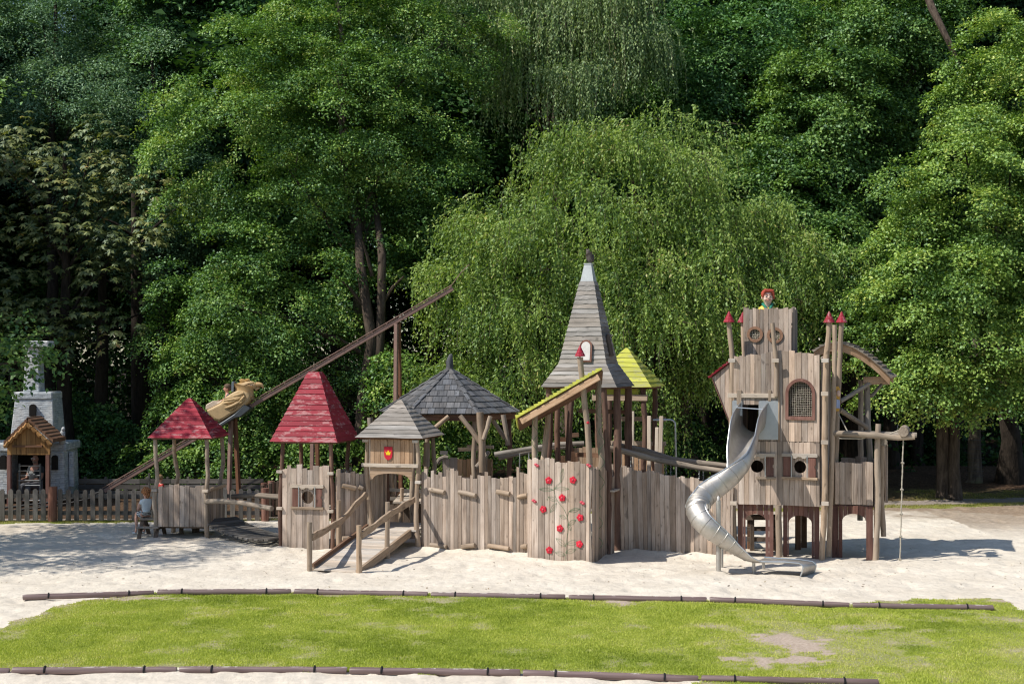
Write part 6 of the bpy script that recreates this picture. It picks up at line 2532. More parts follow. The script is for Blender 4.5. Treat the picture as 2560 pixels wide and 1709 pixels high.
mb.bar(W(2160, 953, 30.3), W(2222, 953, 30.2), .12, .14)
mb.build_each('cross_beam', M['gate_board'], ann, bevel=.008)
mb = MB()
for x, z in ((2214, 1150), (2217, 1160)):
    mb.bar(W(x, 1255, 29.6 - (x - 2214) * .1), W(x, 1110, 29.6 - (x - 2214) * .1), .06, .03)
mb.build_each('upright_board', M['plank'], ann)
# crane beams and drum
for (pts, r) in (([(2084, 1083, 28.55), (2140, 1085, 28.4), (2200, 1089, 28.25), (2245, 1094, 28.15), (2287, 1091, 28.05)], .060), ([(2100, 1081, 29.1), (2200, 1084, 28.75), (2292, 1087, 28.5)], .055)):
    MB().pole([W(*p_) for p_ in pts], r, r * .95, 12, .006).build('crane_beam', M['pole_grey'], ann, True)
mb = MB()
a, b = W(2258, 1079, 28.0), W(2262, 1074, 28.7)
mb.tube([a, a.lerp(b, .5), b], [.098, .10, .098], 16, True, None, .01)
dr = mb.build('drum', M['pole_grey'], ann, True)
mb = MB()
mb.tube([W(2246, 1078, 28.2), W(2244, 1066, 28.2), W(2246, 1061, 28.2)], .008, 6)
mb.build('drum_hook', M['steel_dark'], dr, True)
mb = MB()
mb.tube([W(2209, 1105, 28.4), W(2210, 1104, 29.2)], .075, 12, True, None, .02)
mb.build('beam_end', M['pole_grey'], ann, True)
mb = MB()
mb.tube([W(2096, 1034, 28.7), W(2120, 1080, 28.5)], .012, 6)
mb.tube([W(2250, 1074, 28.15), W(2222, 1085, 28.3)], .013, 6)
mb.tube([W(2098, 1095, 28.5), W(2150, 1096, 28.45), W(2163, 1094, 28.45)], .014, 6)
mb.build_each('stay', M['rope'], ann, True)
# curved shingle roof: ribs and courses along an arc
arc = [(2034, 880), (2050, 868), (2075, 858), (2106, 860), (2130, 868), (2153, 881), (2176, 897), (2199, 917), (2224, 942)]
Df = 28.9
pa_ = [W(u, v, Df) for u, v in arc]
depth = A18y * 1.55
mb = MB()
cent = sum(pa_, V()) / len(pa_) - UP * 1.2
for i in range(len(pa_) - 1):
    for h in (0, 1):
        a0, a1 = pa_[i].lerp(pa_[i + 1], h * .5), pa_[i].lerp(pa_[i + 1], min(1.15, h * .5 + .62))
        nn_ = (a1 - a0).cross(depth).normalized()
        if nn_.z < 0:
            nn_ = -nn_
        k = 10
        for j in range(k):
            d0, d1 = depth * (j / k), depth * ((j + .94) / k)
            l0_ = RNG.uniform(.045, .07)
            down = a1.z < a0.z
            ha, hb = (.012, l0_) if down else (l0_, .012)
            e = (a1 - a0) * RNG.uniform(0, .06)
            mb.hexa([a0 + d0, a1 + e + d0, a0 + d1, a1 + e + d1, a0 + d0 + nn_ * ha, a1 + e + d0 + nn_ * hb, a0 + d1 + nn_ * ha, a1 + e + d1 + nn_ * hb], 0)
rf = mb.build('roof', M['pole_grey'], ann)
for dd in (.04, 1.4):
    mb = MB()
    for i in range(len(pa_) - 1):
        a, b = pa_[i] + A18y * dd, pa_[i + 1] + A18y * dd
        dn = V((0, 0, -1))
        mb.hexa([a + dn * .16, b + dn * .16, a + dn * .16 + A18y * .06, b + dn * .16 + A18y * .06, a - UP * .003, b - UP * .003, a + A18y * .06 - UP * .003, b + A18y * .06 - UP * .003], 0, .4)
    mb.build('rib', M['gate_board'], rf)

# climbing rope with knots
rp0, rp1 = W(2258, 1098, 28.15), G(2251.5, 1404)
rp1.y = 28.2
rp1 = V((rp0.x - .05, 28.2, .02))
crope = thing('climbing_rope', 'knotted climbing rope hanging from the end of the crane beam to the sand', 'rope', (rp1.x, rp1.y, 0))
mb = MB()
k = 60
q = [rp0.lerp(rp1, i / k) + V((.003 * math.sin(i * .5), .0, 0)) for i in range(k + 1)]
mb.tube(q, [.013 + .002 * math.sin(i * 2.1) for i in range(k + 1)], 8)
rps = mb.build('strand', M['rope'], crope, True)
for v in (1157, 1224, 1286, 1343, 1400):
    f = (v - 1098) / (1404 - 1098)
    mb = MB()
    p_ = rp0.lerp(rp1, f)
    ellipsoid(mb, p_, (.028, .028, .026), None, 10, 6)
    mb.tube([p_ + V((math.cos(a) * .024, math.sin(a) * .024, .012 * math.sin(2 * a))) for a in [j * .785 for j in range(8)]], .014, 6, close=True)
    mb.build('knot', M['rope'], crope, True)

# ------------------------------------------------------------------ stainless slide
slide = thing('tube_slide', 'curling stainless steel trough slide running from the tower wall down to the sand', 'slide', G(1795, 1432))
Zs = lambda x, y, D: W(1700 + x * .29975, 980 + y * .29975, D)
ctrl = [((622, 232), 28.9, (-.05, -.3, 1), .262, .38), ((558, 300), 28.35, (-.08, -.3, 1), .268, .28), ((530, 420), 27.9, (-.28, -.30, .9), .272, .12), ((490, 560), 27.5, (-.55, -.05, .8), .262, .02), ((405, 680), 27.3, (-.62, .40, .65), .25, 0),
        ((300, 775), 27.25, (-.5, .72, .5), .243, 0), ((195, 862), 27.15, (-.32, .85, .45), .24, 0), ((150, 955), 26.95, (.10, .85, .5), .236, 0), ((185, 1050), 26.75, (.45, .68, .6), .232, 0), ((262, 1125), 26.65, (.5, .45, .75), .23, 0),
        ((365, 1192), 26.65, (.40, .18, .9), .23, 0), ((470, 1265), 26.65, (.25, .02, 1), .235, 0), ((570, 1335), 26.68, (.15, -.05, 1), .25, 0), ((640, 1368), 26.72, (.05, -.05, 1), .25, 0)]
P_ = [Zs(*c[0], c[1]) for c in ctrl]
Uu = [V(c[2]).normalized() for c in ctrl]


def cr_(a, b, c, d, t):
    return (b * 2 + (c - a) * t + (a * 2 - b * 5 + c * 4 - d) * t * t + (b * 3 - a - c * 3 + d) * t ** 3) * .5


path, ups, rads, ext = [], [], [], []
STEP = 6
for i in range(len(P_) - 1):
    a, b, c, d = P_[max(0, i - 1)], P_[i], P_[i + 1], P_[min(len(P_) - 1, i + 2)]
    for j in range(STEP):
        t = j / STEP
        path.append(cr_(a, b, c, d, t))
        ups.append(Uu[i].lerp(Uu[i + 1], t))
        rads.append(lerp(ctrl[i][3], ctrl[i + 1][3], t))
        ext.append(lerp(ctrl[i][4], ctrl[i + 1][4], t))
path.append(P_[-1])
ups.append(Uu[-1])
rads.append(ctrl[-1][3])
ext.append(0)
n = len(path)
prof_n = 18
mb = MB()
vs, fs, lcs = [], [], []
rimL, rimR, rings = [], [], []
for i in range(n):
    d = (path[min(i + 1, n - 1)] - path[max(i - 1, 0)]).normalized()
    u_ = (ups[i] - d * ups[i].dot(d)).normalized()
    sd = d.cross(u_).normalized()
    f = i / (n - 1)
    half = lerp(92, 100, min(1, f * 3)) if f < .8 else lerp(100, 62, (f - .8) / .2)
    ring = []
    for kk in range(prof_n + 1):
        a = math.radians(lerp(-half, half, kk / prof_n))
        flat = 1.0 if f < .8 else lerp(1, .45, (f - .8) / .2)
        wide = 1.0 if f < .8 else lerp(1, 1.15, (f - .8) / .2)
        q = sd * (math.sin(a) * rads[i] * wide) - u_ * (math.cos(a) * rads[i] * flat)
        if kk in (0, prof_n):
            q = q + u_ * ext[i]
        elif kk in (1, prof_n - 1):
            q = q + u_ * (ext[i] * .3)
        ring.append(path[i] + q)
    rings.append(ring)
    rimL.append(ring[0])
    rimR.append(ring[-1])
    for q in ring:
        vs.append(q)
        lcs.append((0, 0, 0))
m1_ = prof_n + 1
for i in range(n - 1):
    for kk in range(prof_n):
        a = i * m1_ + kk
        fs.append((a, a + 1, a + m1_ + 1, a + m1_))
mb.add(vs, fs, lcs, .5)
ch = mb.build('trough', M['steel'], slide, True)
sol = ch.modifiers.new('sheet', 'SOLIDIFY')
sol.thickness = .012
mb = MB()
mb.tube(rimL, .013, 8)
mb.tube(rimR, .013, 8)
mb.build('rim', M['steel_bar'], slide, True)
mb = MB()
mb.tube([rimL[4] + UP * .01, rimR[4] + UP * .01], .013, 8)
mb.build('mouth_bar', M['steel_bar'], slide, True)
mb = MB()
for i in range(20, n - 4, 4):
    off = []
    for kk in range(prof_n + 1):
        off.append(rings[i][kk] + (rings[i][kk] - path[i]).normalized() * .004)
    mb.tube(off, .0055, 4)
mb.build('weld_seam', M['steel'], ch, True)
# mouth plates against the wall
mb = MB()
for (ua, ub, va, vb) in ((1897, 1946, 1002, 1099), (1831, 1856, 1001, 1040)):
    o, t, nn2 = wpt(tp, s_at(tp, (ua + ub) / 2), 0, .055)
    w_ = (ub - ua) / FPX * 28.6
    mb.prism([(-w_ / 2, zof(vb)), (w_ / 2, zof(vb)), (w_ / 2, zof(va) - .02), (w_ / 2 - .02, zof(va)), (-w_ / 2 + .02, zof(va)), (-w_ / 2, zof(va) - .02)], o, t, UP, nn2, .008)
mb.build_each('mouth_plate', plain('galvanised_plate', (.50, .52, .54), .4, .6, .08), slide)
# run-out
A_, B_, A2, B2 = W(1880, 1398, 26.6), W(1998, 1409, 26.3), W(1911, 1387.5, 27.0), W(2031, 1404.5, 26.75)
mb = MB()
secs = [(A_ - UP * .05, A2 - UP * .05), (A_.lerp(B_, .3) - UP * .03, A2.lerp(B2, .3) - UP * .03), (A_.lerp(B_, .7), A2.lerp(B2, .7)), (B_, B2)]
ed = (B_ - A_).normalized()
for k_, (dx, dz) in enumerate(((.035, -.008), (.06, -.03), (.07, -.065), (.055, -.13), (.02, -.235))):
    secs.append((B_ + ed * dx + UP * dz, B2 + ed * dx + UP * dz))
vs, fs = [], []
for a, b in secs:
    for t_ in (0, .5, 1):
        vs.append(a.lerp(b, t_))
for i in range(len(secs) - 1):
    for j in range(2):
        k_ = i * 3 + j
        fs.append((k_, k_ + 1, k_ + 4, k_ + 3))
mb.add(vs, fs, [(0, 0, 0)] * len(vs), .5)
ro_ = mb.build('run_out', M['steel'], slide, True)
so_ = ro_.modifiers.new('sheet', 'SOLIDIFY')
so_.thickness = .012
mb = MB()
for k_ in (0, 1):
    mb.tube([path[-1].lerp(secs[0][k_], .5) if False else secs[0][k_] + UP * .02] + [s_[k_] + UP * .015 for s_ in secs[1:4]] + [s_[k_] for s_ in secs[4:]], .014, 8)
mb.build('rim', M['steel_bar'], slide, True)
for (u, vb, vt, D, r) in ((1796, 1432, 1250, None, .045), (1804, 1413, 1353, None, .034), (1884.5, 1430, 1396, None, .03), (1908.5, 1420, 1396, None, .03)):
    b = G(u, vb)
    mb = MB()
    mb.tube([b - UP * .1, W(u, vt, b.y)], r, 14)
    mb.build('support_post', M['steel'], slide, True)
mb = MB()
mb.lathe([(.02, 0), (.025, .06), (.01, .08)], W(1796, 1250, G(1796, 1432).y), UP, 10)
mb.build('post_cap', M['white_panel'], slide, True)
# ------------------------------------------------------------------ stone castle ride


def stone_mat():
    m, nt, out = mat('painted_stone')
    t = NT(nt)
    lc = t.attr('lc').outputs['Vector']
    sx = t.n('ShaderNodeSeparateXYZ', {0: lc})
    xy = t.math('ADD', sx.outputs[0], sx.outputs[1])
    n0 = t.noise(lc, 3, 3).outputs[0]
    vec = t.n('ShaderNodeCombineXYZ', {0: t.math('ADD', xy, t.math('MULTIPLY', n0, .12)), 1: t.math('ADD', sx.outputs[2], t.math('MULTIPLY', n0, .06)), 2: 0.0}).outputs[0]
    br = t.n('ShaderNodeTexBrick', {'Vector': vec, 'Scale': 1.0, 'Mortar Size': .005, 'Mortar Smooth': .3, 'Brick Width': .24, 'Row Height': .062,
                                   'Color1': (.42, .46, .49, 1), 'Color2': (.60, .63, .65, 1), 'Mortar': (.33, .36, .39, 1)})
    n1 = t.noise(t.mul(lc, (6, 6, 22)), 1.0, 5, .7).outputs[0]
    n2 = t.noise(lc, 2.2, 4).outputs[0]
    c = t.val(br.outputs[0], t.mr(n1, .3, .7, .62, 1.28))
    c = t.mix(t.mr(n2, .45, .65, 0, .6), c, (.72, .70, .66))
    h = t.math('ADD', t.math('MULTIPLY', br.outputs['Fac'], -.6), n1)
    t.bsdf(out, c, .85, t.bump(h, .8, .03), spec=.2)
    return m


M['stone'] = stone_mat()
M['gable'] = wood('carved_gable', (.14, .065, .025), (.33, .175, .065), (.45, .27, .11), .2, .6)
DC = 38.6
kx = DC / FPX
C8 = lambda x, y: (x * .3061, 840 + y * .3061)


def cw_(x, y, D=DC):
    return W(*C8(x, y), D)


cb = cw_(215, 1250)
castle = thing('stone_castle', 'small fairground ride castle of painted grey blue stone with a carved wooden porch', 'ride building', (cb.x, cb.y, 0))
ax = V((math.cos(R(8)), math.sin(R(8)), 0)) * 1.0
ax = V((math.cos(R(-4)), -math.sin(R(-4)), 0))
ay = V((-ax.y, ax.x, 0))


def frustum(mb, xl0, xr0, y0, xl1, xr1, y1, dep0, dep1, D=DC, dy=0.0):
    """block given by its front face in castle picture units (bottom and top edges) with depths in metres"""
    D, dy = D + dy, 0.0
    bl, br = cw_(xl0, y0, D), cw_(xr0, y0, D)
    tl, tr = cw_(xl1, y1, D), cw_(xr1, y1, D)
    o = bl
    wid = (br - bl).x
    ex = ax

    def fix(p, base):
        return V((base.x + (p.x - base.x) * 1.0, base.y + (p.x - base.x) * ax.y, p.z))
    bl2, br2, tl2, tr2 = fix(bl, bl), fix(br, bl), fix(tl, bl), fix(tr, bl)
    ins = (dep0 - dep1) / 2
    return mb.hexa([bl2 + ay * dy, br2 + ay * dy, bl2 + ay * (dep0 + dy), br2 + ay * (dep0 + dy), tl2 + ay * (ins + dy), tr2 + ay * (ins + dy), tl2 + ay * (ins + dep1 + dy), tr2 + ay * (ins + dep1 + dy)])


mb = MB()
# lower wings left and right of the porch (open middle)
frustum(mb, 405, 525, 1330, 410, 515, 945, 1.7, 1.6)
frustum(mb, -160, 65, 1330, -155, 60, 945, 1.7, 1.6)
frustum(mb, 60, 410, 960, 60, 410, 925, 1.3, 1.3, DC, .12)
lo = mb.build('lower_block', M['stone'], castle, bevel=.02)
mb = MB()
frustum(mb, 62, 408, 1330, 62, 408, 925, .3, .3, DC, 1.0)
mb.build('porch_shade_panel', M['shade_black'], castle)  # near-black panel stands in for the shade inside the porch
mb = MB()
frustum(mb, -170, 522, 945, -170, 520, 875, 1.75, 1.72, DC, -.05)
mb.build('lower_parapet', M['stone'], castle, bevel=.03)
mb = MB()
frustum(mb, 78, 432, 875, 108, 412, 515, 1.35, 1.05, DC, .18)
mid = mb.build('middle_block', M['stone'], castle, bevel=.02)
mb = MB()
frustum(mb, 98, 420, 518, 98, 418, 457, 1.15, 1.13, DC, .30)
mb.build('middle_parapet', M['stone'], castle, bevel=.03)
mb = MB()
frustum(mb, 188, 318, 460, 204, 306, 85, .62, .5, DC, .55)
mb.build('upper_block', M['stone'], castle, bevel=.02)
mb = MB()
frustum(mb, 190, 392, 90, 186, 390, 38, .7, .7, DC, .45)
mb.build('top_parapet', M['stone'], castle, bevel=.03)
mb = MB()
for (x0, x1, y0, y1, dy) in ((428, 476, 1090, 970, -.012), (8, 56, 1086, 970, -.012)):
    a, b = cw_(x0, y0), cw_(x1, y0)
    w_ = (b - a).x
    h_ = cw_(x0, y1).z - a.z
    mb.prism([(x + w_ / 2, z) for x, z in arch_pts(w_, h_)], a + ay * (dy + .012 + ax.y * .0) - V((0, .10, 0)), ax, UP, ay, .12)
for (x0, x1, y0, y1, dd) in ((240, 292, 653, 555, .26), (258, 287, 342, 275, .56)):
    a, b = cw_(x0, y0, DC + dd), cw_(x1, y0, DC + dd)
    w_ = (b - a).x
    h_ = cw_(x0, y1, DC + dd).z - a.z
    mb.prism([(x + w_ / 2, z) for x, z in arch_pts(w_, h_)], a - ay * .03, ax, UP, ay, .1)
mb.build_each('dark_opening_panel', M['shade_black'], castle)  # near-black panels painted as shaded openings, the wall has no holes
mb = MB()
for (xc, yt, yb) in ((548, 945, 1235), (590, 945, 1225)):
    a, b = cw_(xc, yb, DC + .6), cw_(xc - 4, yt, DC + .6)
    mb.bar(a, b, .16, .12, ax)
mb.build_each('buttress', M['stone'], castle)
ch_ = cw_(505, 880)
mb = MB()
ellipsoid(mb, ch_ + V((-.02, .1, .10)), (.10, .10, .13))
ellipsoid(mb, ch_ + V((.0, .08, .28)), (.07, .07, .12))
ellipsoid(mb, ch_ + V((.02, .06, .40)), (.05, .06, .06))
mb.build('stone_beast', M['stone'], castle, True)
# porch
PD = 37.7
mb = MB()


def cq(x, y, D=PD):
    return W(*C8(x, y), D)


gpts = [(30, 890), (215, 700), (412, 880), (405, 965), (60, 968), (58, 905)]
nb_ = 9
xs = [lerp(58, 408, i / nb_) for i in range(nb_ + 1)]
for i in range(nb_):
    xa, xb = xs[i] + 1, xs[i + 1] - 1
    top = lambda x: 690 + abs(x - 222) * .98
    q = [cq(xa, 968), cq(xb, 968), cq(xb, top(xb)), cq(xa, top(xa))]
    if xa < 222 < xb:
        q.insert(3, cq(222, top(222)))
    k_ = len(q)
    mb.add(q + [p + V((0, .06, 0)) for p in q], [tuple(range(k_)), tuple(range(2 * k_ - 1, k_ - 1, -1))] + [(i2, i2 + k_, (i2 + 1) % k_ + k_, (i2 + 1) % k_) for i2 in range(k_)], [(p.x, p.y, p.z) for p in q] * 2)
gb = mb.build('gable', M['gable'], castle)
mb = MB()
mb.bar(cq(105, 898, PD - .03), cq(345, 898, PD - .03), .06, .05)
mb.build('gable_slot', M['brown_board'], castle)
mb = MB()
ridge = 1.1
for (xa, ya, xb, yb) in ((28, 888, 225, 690), (432, 868, 222, 688)):
    a, b = cq(xa, ya, PD - .08), cq(xb, yb, PD - .08)
    for j in range(7):
        p0_, p1_ = a.lerp(b, j / 7), a.lerp(b, (j + 1.12) / 7)
        mb.hexa([p0_, p1_, p0_ + V((0, ridge, 0)), p1_ + V((0, ridge, 0)), p0_ + V((0, 0, .10)), p1_ + V((0, 0, .075)), p0_ + V((0, ridge, .10)), p1_ + V((0, ridge, .075))], 1)
mb.build('porch_roof', M['brown_board'], castle)
mb = MB()
for (xa, ya, xb, yb) in ((32, 900, 222, 712), (425, 884, 222, 708)):
    a, b = cq(xa, ya, PD - .1), cq(xb, yb, PD - .1)
    for j in range(5):
        p0_, p1_ = a.lerp(b, j / 5), a.lerp(b, (j + 1) / 5)
        mb.tube([p0_, p0_.lerp(p1_, .5) - V((0, 0, .05)), p1_], [.05, .06, .05], 6)
mb.build_each('scalloped_board', M['gable'], castle, True)
for x in (76, 392):
    mb = MB()
    q0, q1 = cq(x, 1400, PD + .05), cq(x, 968, PD + .05)
    q0.z = -.05
    mb.bar(q0, q1, .10, .10)
    mb.build('porch_post', M['red_board'], castle, bevel=.006)
# ride bars
ride = thing('ride_carriage', 'ride carriage with a rack of pale horizontal safety bars inside the castle porch', 'ride', W(75, 1300, 38.0))
mb = MB()
for i, y in enumerate((1057, 1098, 1137, 1178, 1217, 1297, 1338, 1378)):
    xa, xb = (162, 326) if i % 2 == 0 else (148, 322)
    if i > 4:
        xa = 185
    mb.tube([cq(xa, y, 37.85), cq(xb, y, 37.85)], .011, 6)
mb.build_each('safety_bar', M['steel_bar'], ride, True)
mb = MB()
mb.bar(cq(160, 1420, 37.9), cq(160, 1040, 37.9), .04, .04)
mb.bar(cq(328, 1420, 37.9), cq(328, 1040, 37.9), .04, .04)
mb.build_each('upright', M['steel_dark'], ride)
mb = MB()
a = cq(150, 1330, 38.6)
mb.bar(cq(140, 1330, 38.7), cq(350, 1330, 38.7), .5, .08)
mb.bar(cq(140, 1200, 38.98), cq(350, 1200, 38.98), .06, .6)
mb.build('bench_seat', M['dark_wood'], ride)
for (pts) in ([(130, 1400), (350, 1370), (560, 1345), (760, 1310)], [(40, 1420), (340, 1400)]):
    pass
trk = thing('ride_track', 'dark chain guarded track along the ground behind the picket fence', 'ride track', W(150, 1290, 37.2))
for dz in (0, .1):
    mb = MB()
    mb.tube([W(10, 1278, 37.2) + UP * dz, W(100, 1268, 37.2) + UP * dz, W(170, 1258, 37.2) + UP * dz, W(250, 1240, 37.2) + UP * dz], .03, 6)
    mb.build('track_rail', M['black'], trk, True)

# ------------------------------------------------------------------ inclined tower ride with the eagle car
B0, B1 = W(262, 1227, 39), W(1133, 721, 39)
bd_ = (B1 - B0).normalized()
bu = V((-bd_.z, 0, bd_.x))
lift = thing('inclined_ride', 'long brown steel beam sloping up through the trees on pylons, carrying the eagle car', 'ride track', (B0.x, B0.y, 0))
mb = MB()
mb.bar(B0, B1, .13, .11, bu)
mb.build('beam', M['steel_brown'], lift, bevel=.01)
for sg in (-1, 1):
    mb = MB()
    mb.tube([B0 + bu * .10 + V((0, sg * .08, 0)), B1 + bu * .10 + V((0, sg * .08, 0))], .010, 6)
    k = 24
    for i in range(k):
        p_ = B0.lerp(B1, (i + .5) / k) + V((0, sg * .08, 0))
        mb.bar(p_ + bu * .05, p_ + bu * .10, .014, .014)
    mb.build('guide_rail', M['steel_brown'], lift)
mb = MB()
mb.tube([B1 - bd_ * .1 + bu * .05, B1 + bd_ * .35 + bu * .25, B1 + bd_ * .7 + bu * .35], .012, 6)
mb.build('end_rod', M['steel_brown'], lift, True)
for u0, u1, ub0, ub1, vt in ((578, 586, 574, 594, 1040), (783, 789, 781, 793, 925), (991, 996, 988, 1001, 812)):
    for uu, ub, dd in ((u0, ub0, -.12), (u1, ub1, .25)):
        mb = MB()
        t_ = W(uu, vt, 39)
        f_ = (t_ - B0).dot(bd_)
        t_ = V((t_.x, 39 + dd * .3, (B0 + bd_ * ((t_.x - B0.x) / bd_.x)).z - .07))
        b_ = W(ub, 1263, 39)
        mb.bar(V((b_.x, 39 + dd, .0)), t_, .10, .10)
        mb.build('pylon_leg', M['steel_brown'] if dd < 0 else plain('rust_steel', (.20, .095, .055), .55, .1), lift, bevel=.006)

Z7 = lambda x, y: (480 + x * .11483, 920 + y * .11483)
EC = 39.0
E7 = lambda x, y, D=EC - .36: W(*Z7(x, y), D)
gold = plain('painted_gold_body', (.52, .365, .19), .5, 0, .12, 5, .3)
goldd = plain('painted_gold_shade', (.50, .30, .11), .45, 0, .1, 6, .35)
M['gold_feather'] = paint('painted_gold_feather', (.48, .325, .155), None, .5)
cream = plain('painted_cream', (.66, .53, .40), .5, 0, .05)
car = thing('eagle_car', 'gilded eagle shaped ride car with a hooked beak climbing the sloping beam', 'ride car', W(583, 1030, 39))
mb = MB()
hull = [(290, 915), (420, 860), (640, 745), (690, 650), (870, 535), (1010, 470), (1180, 520), (1270, 620), (1240, 740), (1080, 880), (900, 985), (720, 1100), (590, 1170), (470, 1120)]
o = E7(0, 0)
mb.prism([(E7(x, y).x, E7(x, y).z) for x, y in hull], V((0, EC - .36, 0)), V((1, 0, 0)), UP, V((0, 1, 0)), .72)
body = mb.build('hull', gold, car, True, bevel=.09)
body.modifiers[0].segments = 4
body.modifiers[0].limit_method = 'NONE'
body.data.polygons.foreach_set('use_smooth', [True] * len(body.data.polygons))
mb = MB()
seatp = [(285, 912), (290, 800), (440, 712), (470, 715), (545, 755), (640, 690), (640, 745), (420, 862)]
mb.prism([(E7(x, y).x, E7(x, y).z) for x, y in seatp], V((0, EC - .30, 0)), V((1, 0, 0)), UP, V((0, 1, 0)), .60)
mb.build('seat_tub', cream, car, bevel=.015)
hj = [((1080, 690), .235, .30), ((1040, 560), .20, .27), ((1070, 440), .165, .20), ((1180, 370), .135, .16), ((1290, 385), .105, .12), ((1360, 400), .075, .075)]
skin_mesh('head', [(V((E7(*a).x, EC, E7(*a).z)), ry, rx) for a, ry, rx in hj], [(i, i + 1) for i in range(5)], gold, car, 1)
bk_m = plain('painted_beak', (.56, .37, .18), .4, 0, .06)
mb = MB()
bpts = [((1350, 365), .075), ((1410, 358), .066), ((1460, 368), .052), ((1490, 405), .036), ((1498, 455), .010)]
mb.tube([V((E7(*a).x, EC, E7(*a).z)) for a, r in bpts], [r for a, r in bpts], 12)
mb.tube([V((E7(*a).x, EC, E7(*a).z)) for a in ((1330, 470), (1390, 440), (1430, 425))], [.045, .032, .012], 10)
bk = mb.build('beak', bk_m, car, True)
mb = MB()
for sy in (-1, 1):
    ellipsoid(mb, V((E7(1265, 372).x, EC + sy * .125, E7(1265, 372).z)), (.045, .02, .026))
mb.build_each('eye', cream, car, True)
mb = MB()
for sy in (-1, 1):
    ellipsoid(mb, V((E7(1275, 372).x, EC + sy * .138, E7(1275, 372).z)), (.018, .012, .018))
    mb.tube([V((E7(1080, 395).x, EC + sy * .145, E7(1080, 395).z)), V((E7(1200, 345).x, EC + sy * .15, E7(1200, 345).z)), V((E7(1320, 325).x, EC + sy * .12, E7(1320, 325).z))], [.006, .016, .010], 6)
mb.build('brow', plain('painted_brown', (.09, .045, .015), .5), car, True)
mb = MB()
for (x0, y0, x1, y1, r) in ((1150, 300, 975, 262, .03), (1130, 290, 1010, 238, .028), (1160, 285, 1120, 232, .024), (1190, 285, 1165, 228, .022), (1090, 330, 930, 345, .035), (1060, 390, 905, 420, .035), (1100, 310, 990, 290, .03)):
    for sy in (-.05, .06):
        mb.tube([V((E7(x0, y0).x, EC + sy * .5, E7(x0, y0).z)), V((E7((x0 + x1) / 2, (y0 + y1) / 2 + 6).x, EC + sy, E7((x0 + x1) / 2, (y0 + y1) / 2 + 6).z)), V((E7(x1, y1).x, EC + sy, E7(x1, y1).z))], [r, r * 1.1, r * .35], 8)
mb.build('crest', goldd, car, True)
feath = [(1130, 560, 680, 660, .05), (1100, 610, 680, 700, .052), (1060, 640, 850, 670, .045), (1080, 650, 640, 765, .056), (1060, 700, 900, 740, .04), (1060, 720, 700, 870, .052), (1040, 780, 880, 830, .04), (1000, 800, 770, 920, .042), (1150, 600, 1010, 720, .05), (1130, 540, 850, 600, .06), (1150, 660, 960, 800, .05)]
for sy, nm in ((-1, 'wing'), (1, 'wing')):
    mb = MB()
    for i, (x0, y0, x1, y1, r) in enumerate(feath):
        yy = EC + sy * (.345 + .012 * (i % 3))
        q = [V((E7(lerp(x0, x1, f), lerp(y0, y1, f) + 26 * math.sin(f * 3.14)).x, yy, E7(lerp(x0, x1, f), lerp(y0, y1, f) + 26 * math.sin(f * 3.14)).z)) for f in (0, .25, .5, .75, 1)]
        mb.tube(q, [r * .7, r, r * 1.02, r * .8, r * .12], 10)
    mb.build(nm, M['gold_feather'], car, True)
mb = MB()
mb.prism([(E7(x, y).x, E7(x, y).z) for x, y in ((480, 1290), (620, 1195), (920, 1000), (1130, 790), (1250, 850), (1270, 890), (1060, 1060), (930, 1085), (700, 1230), (520, 1320))], V((0, EC - .38, 0)), V((1, 0, 0)), UP, V((0, 1, 0)), .76)
mb.build('chassis', M['steel_dark'], car, bevel=.02)
mb = MB()
mb.prism([(E7(x, y).x, E7(x, y).z) for x, y in ((832, 520), (835, 320), (850, 290), (880, 290), (890, 340), (875, 520))], V((0, EC - .2, 0)), V((1, 0, 0)), UP, V((0, 1, 0)), .4)
mb.build('backrest', plain('grey_plastic', (.16, .19, .22), .5), car, bevel=.01)
# ------------------------------------------------------------------ people


class Body:
    """joint positions from a facing direction; side>0 is the person's own right"""

    def __init__(s, base, face, k=1.0):
        s.b = V(base)
        s.f = V((face[0], face[1], 0)).normalized()
        s.r = V((s.f.y, -s.f.x, 0))
        s.k = k

    def __call__(s, side, fwd, up):
        return s.b + (s.r * side + s.f * fwd + UP * up) * s.k


def hand(joints, edges, wi, b, palm, d, side, k=1.0, curl=.5):
    """palm and five fingers grown from the wrist joint wi; d = direction of the fingers, side = direction of the thumb"""
    d, side = V(d).normalized(), V(side).normalized()
    nrm = d.cross(side).normalized()
    w = V(joints[wi][0])
    pi_ = len(joints)
    joints.append((w + d * .045 * k, .022 * k, .014 * k))
    edges.append((wi, pi_))
    for q, (off, ln) in enumerate(((.024, .062), (.008, .072), (-.008, .068), (-.022, .052))):
        j = len(joints)
        p1 = w + d * .085 * k + side * off * k
        p2 = p1 + (d * (1 - curl * .4) + nrm * curl * .6).normalized() * ln * .5 * k
        p3 = p2 + (d * (1 - curl) + nrm * curl).normalized() * ln * .5 * k
        joints.extend([(p1, .0095 * k), (p2, .0085 * k), (p3, .007 * k)])
        edges.extend([(pi_, j), (j, j + 1), (j + 1, j + 2)])
    j = len(joints)
    p1 = w + d * .035 * k + side * .034 * k
    p2 = p1 + (d * .7 + side * .5 + nrm * .3).normalized() * .035 * k
    joints.extend([(p1, .0105 * k), (p2, .0085 * k)])
    edges.extend([(pi_, j), (j, j + 1)])


def cloth(name, col, rough=.85):
    return plain(name, col, rough, 0, .1, 14, .15, .2)


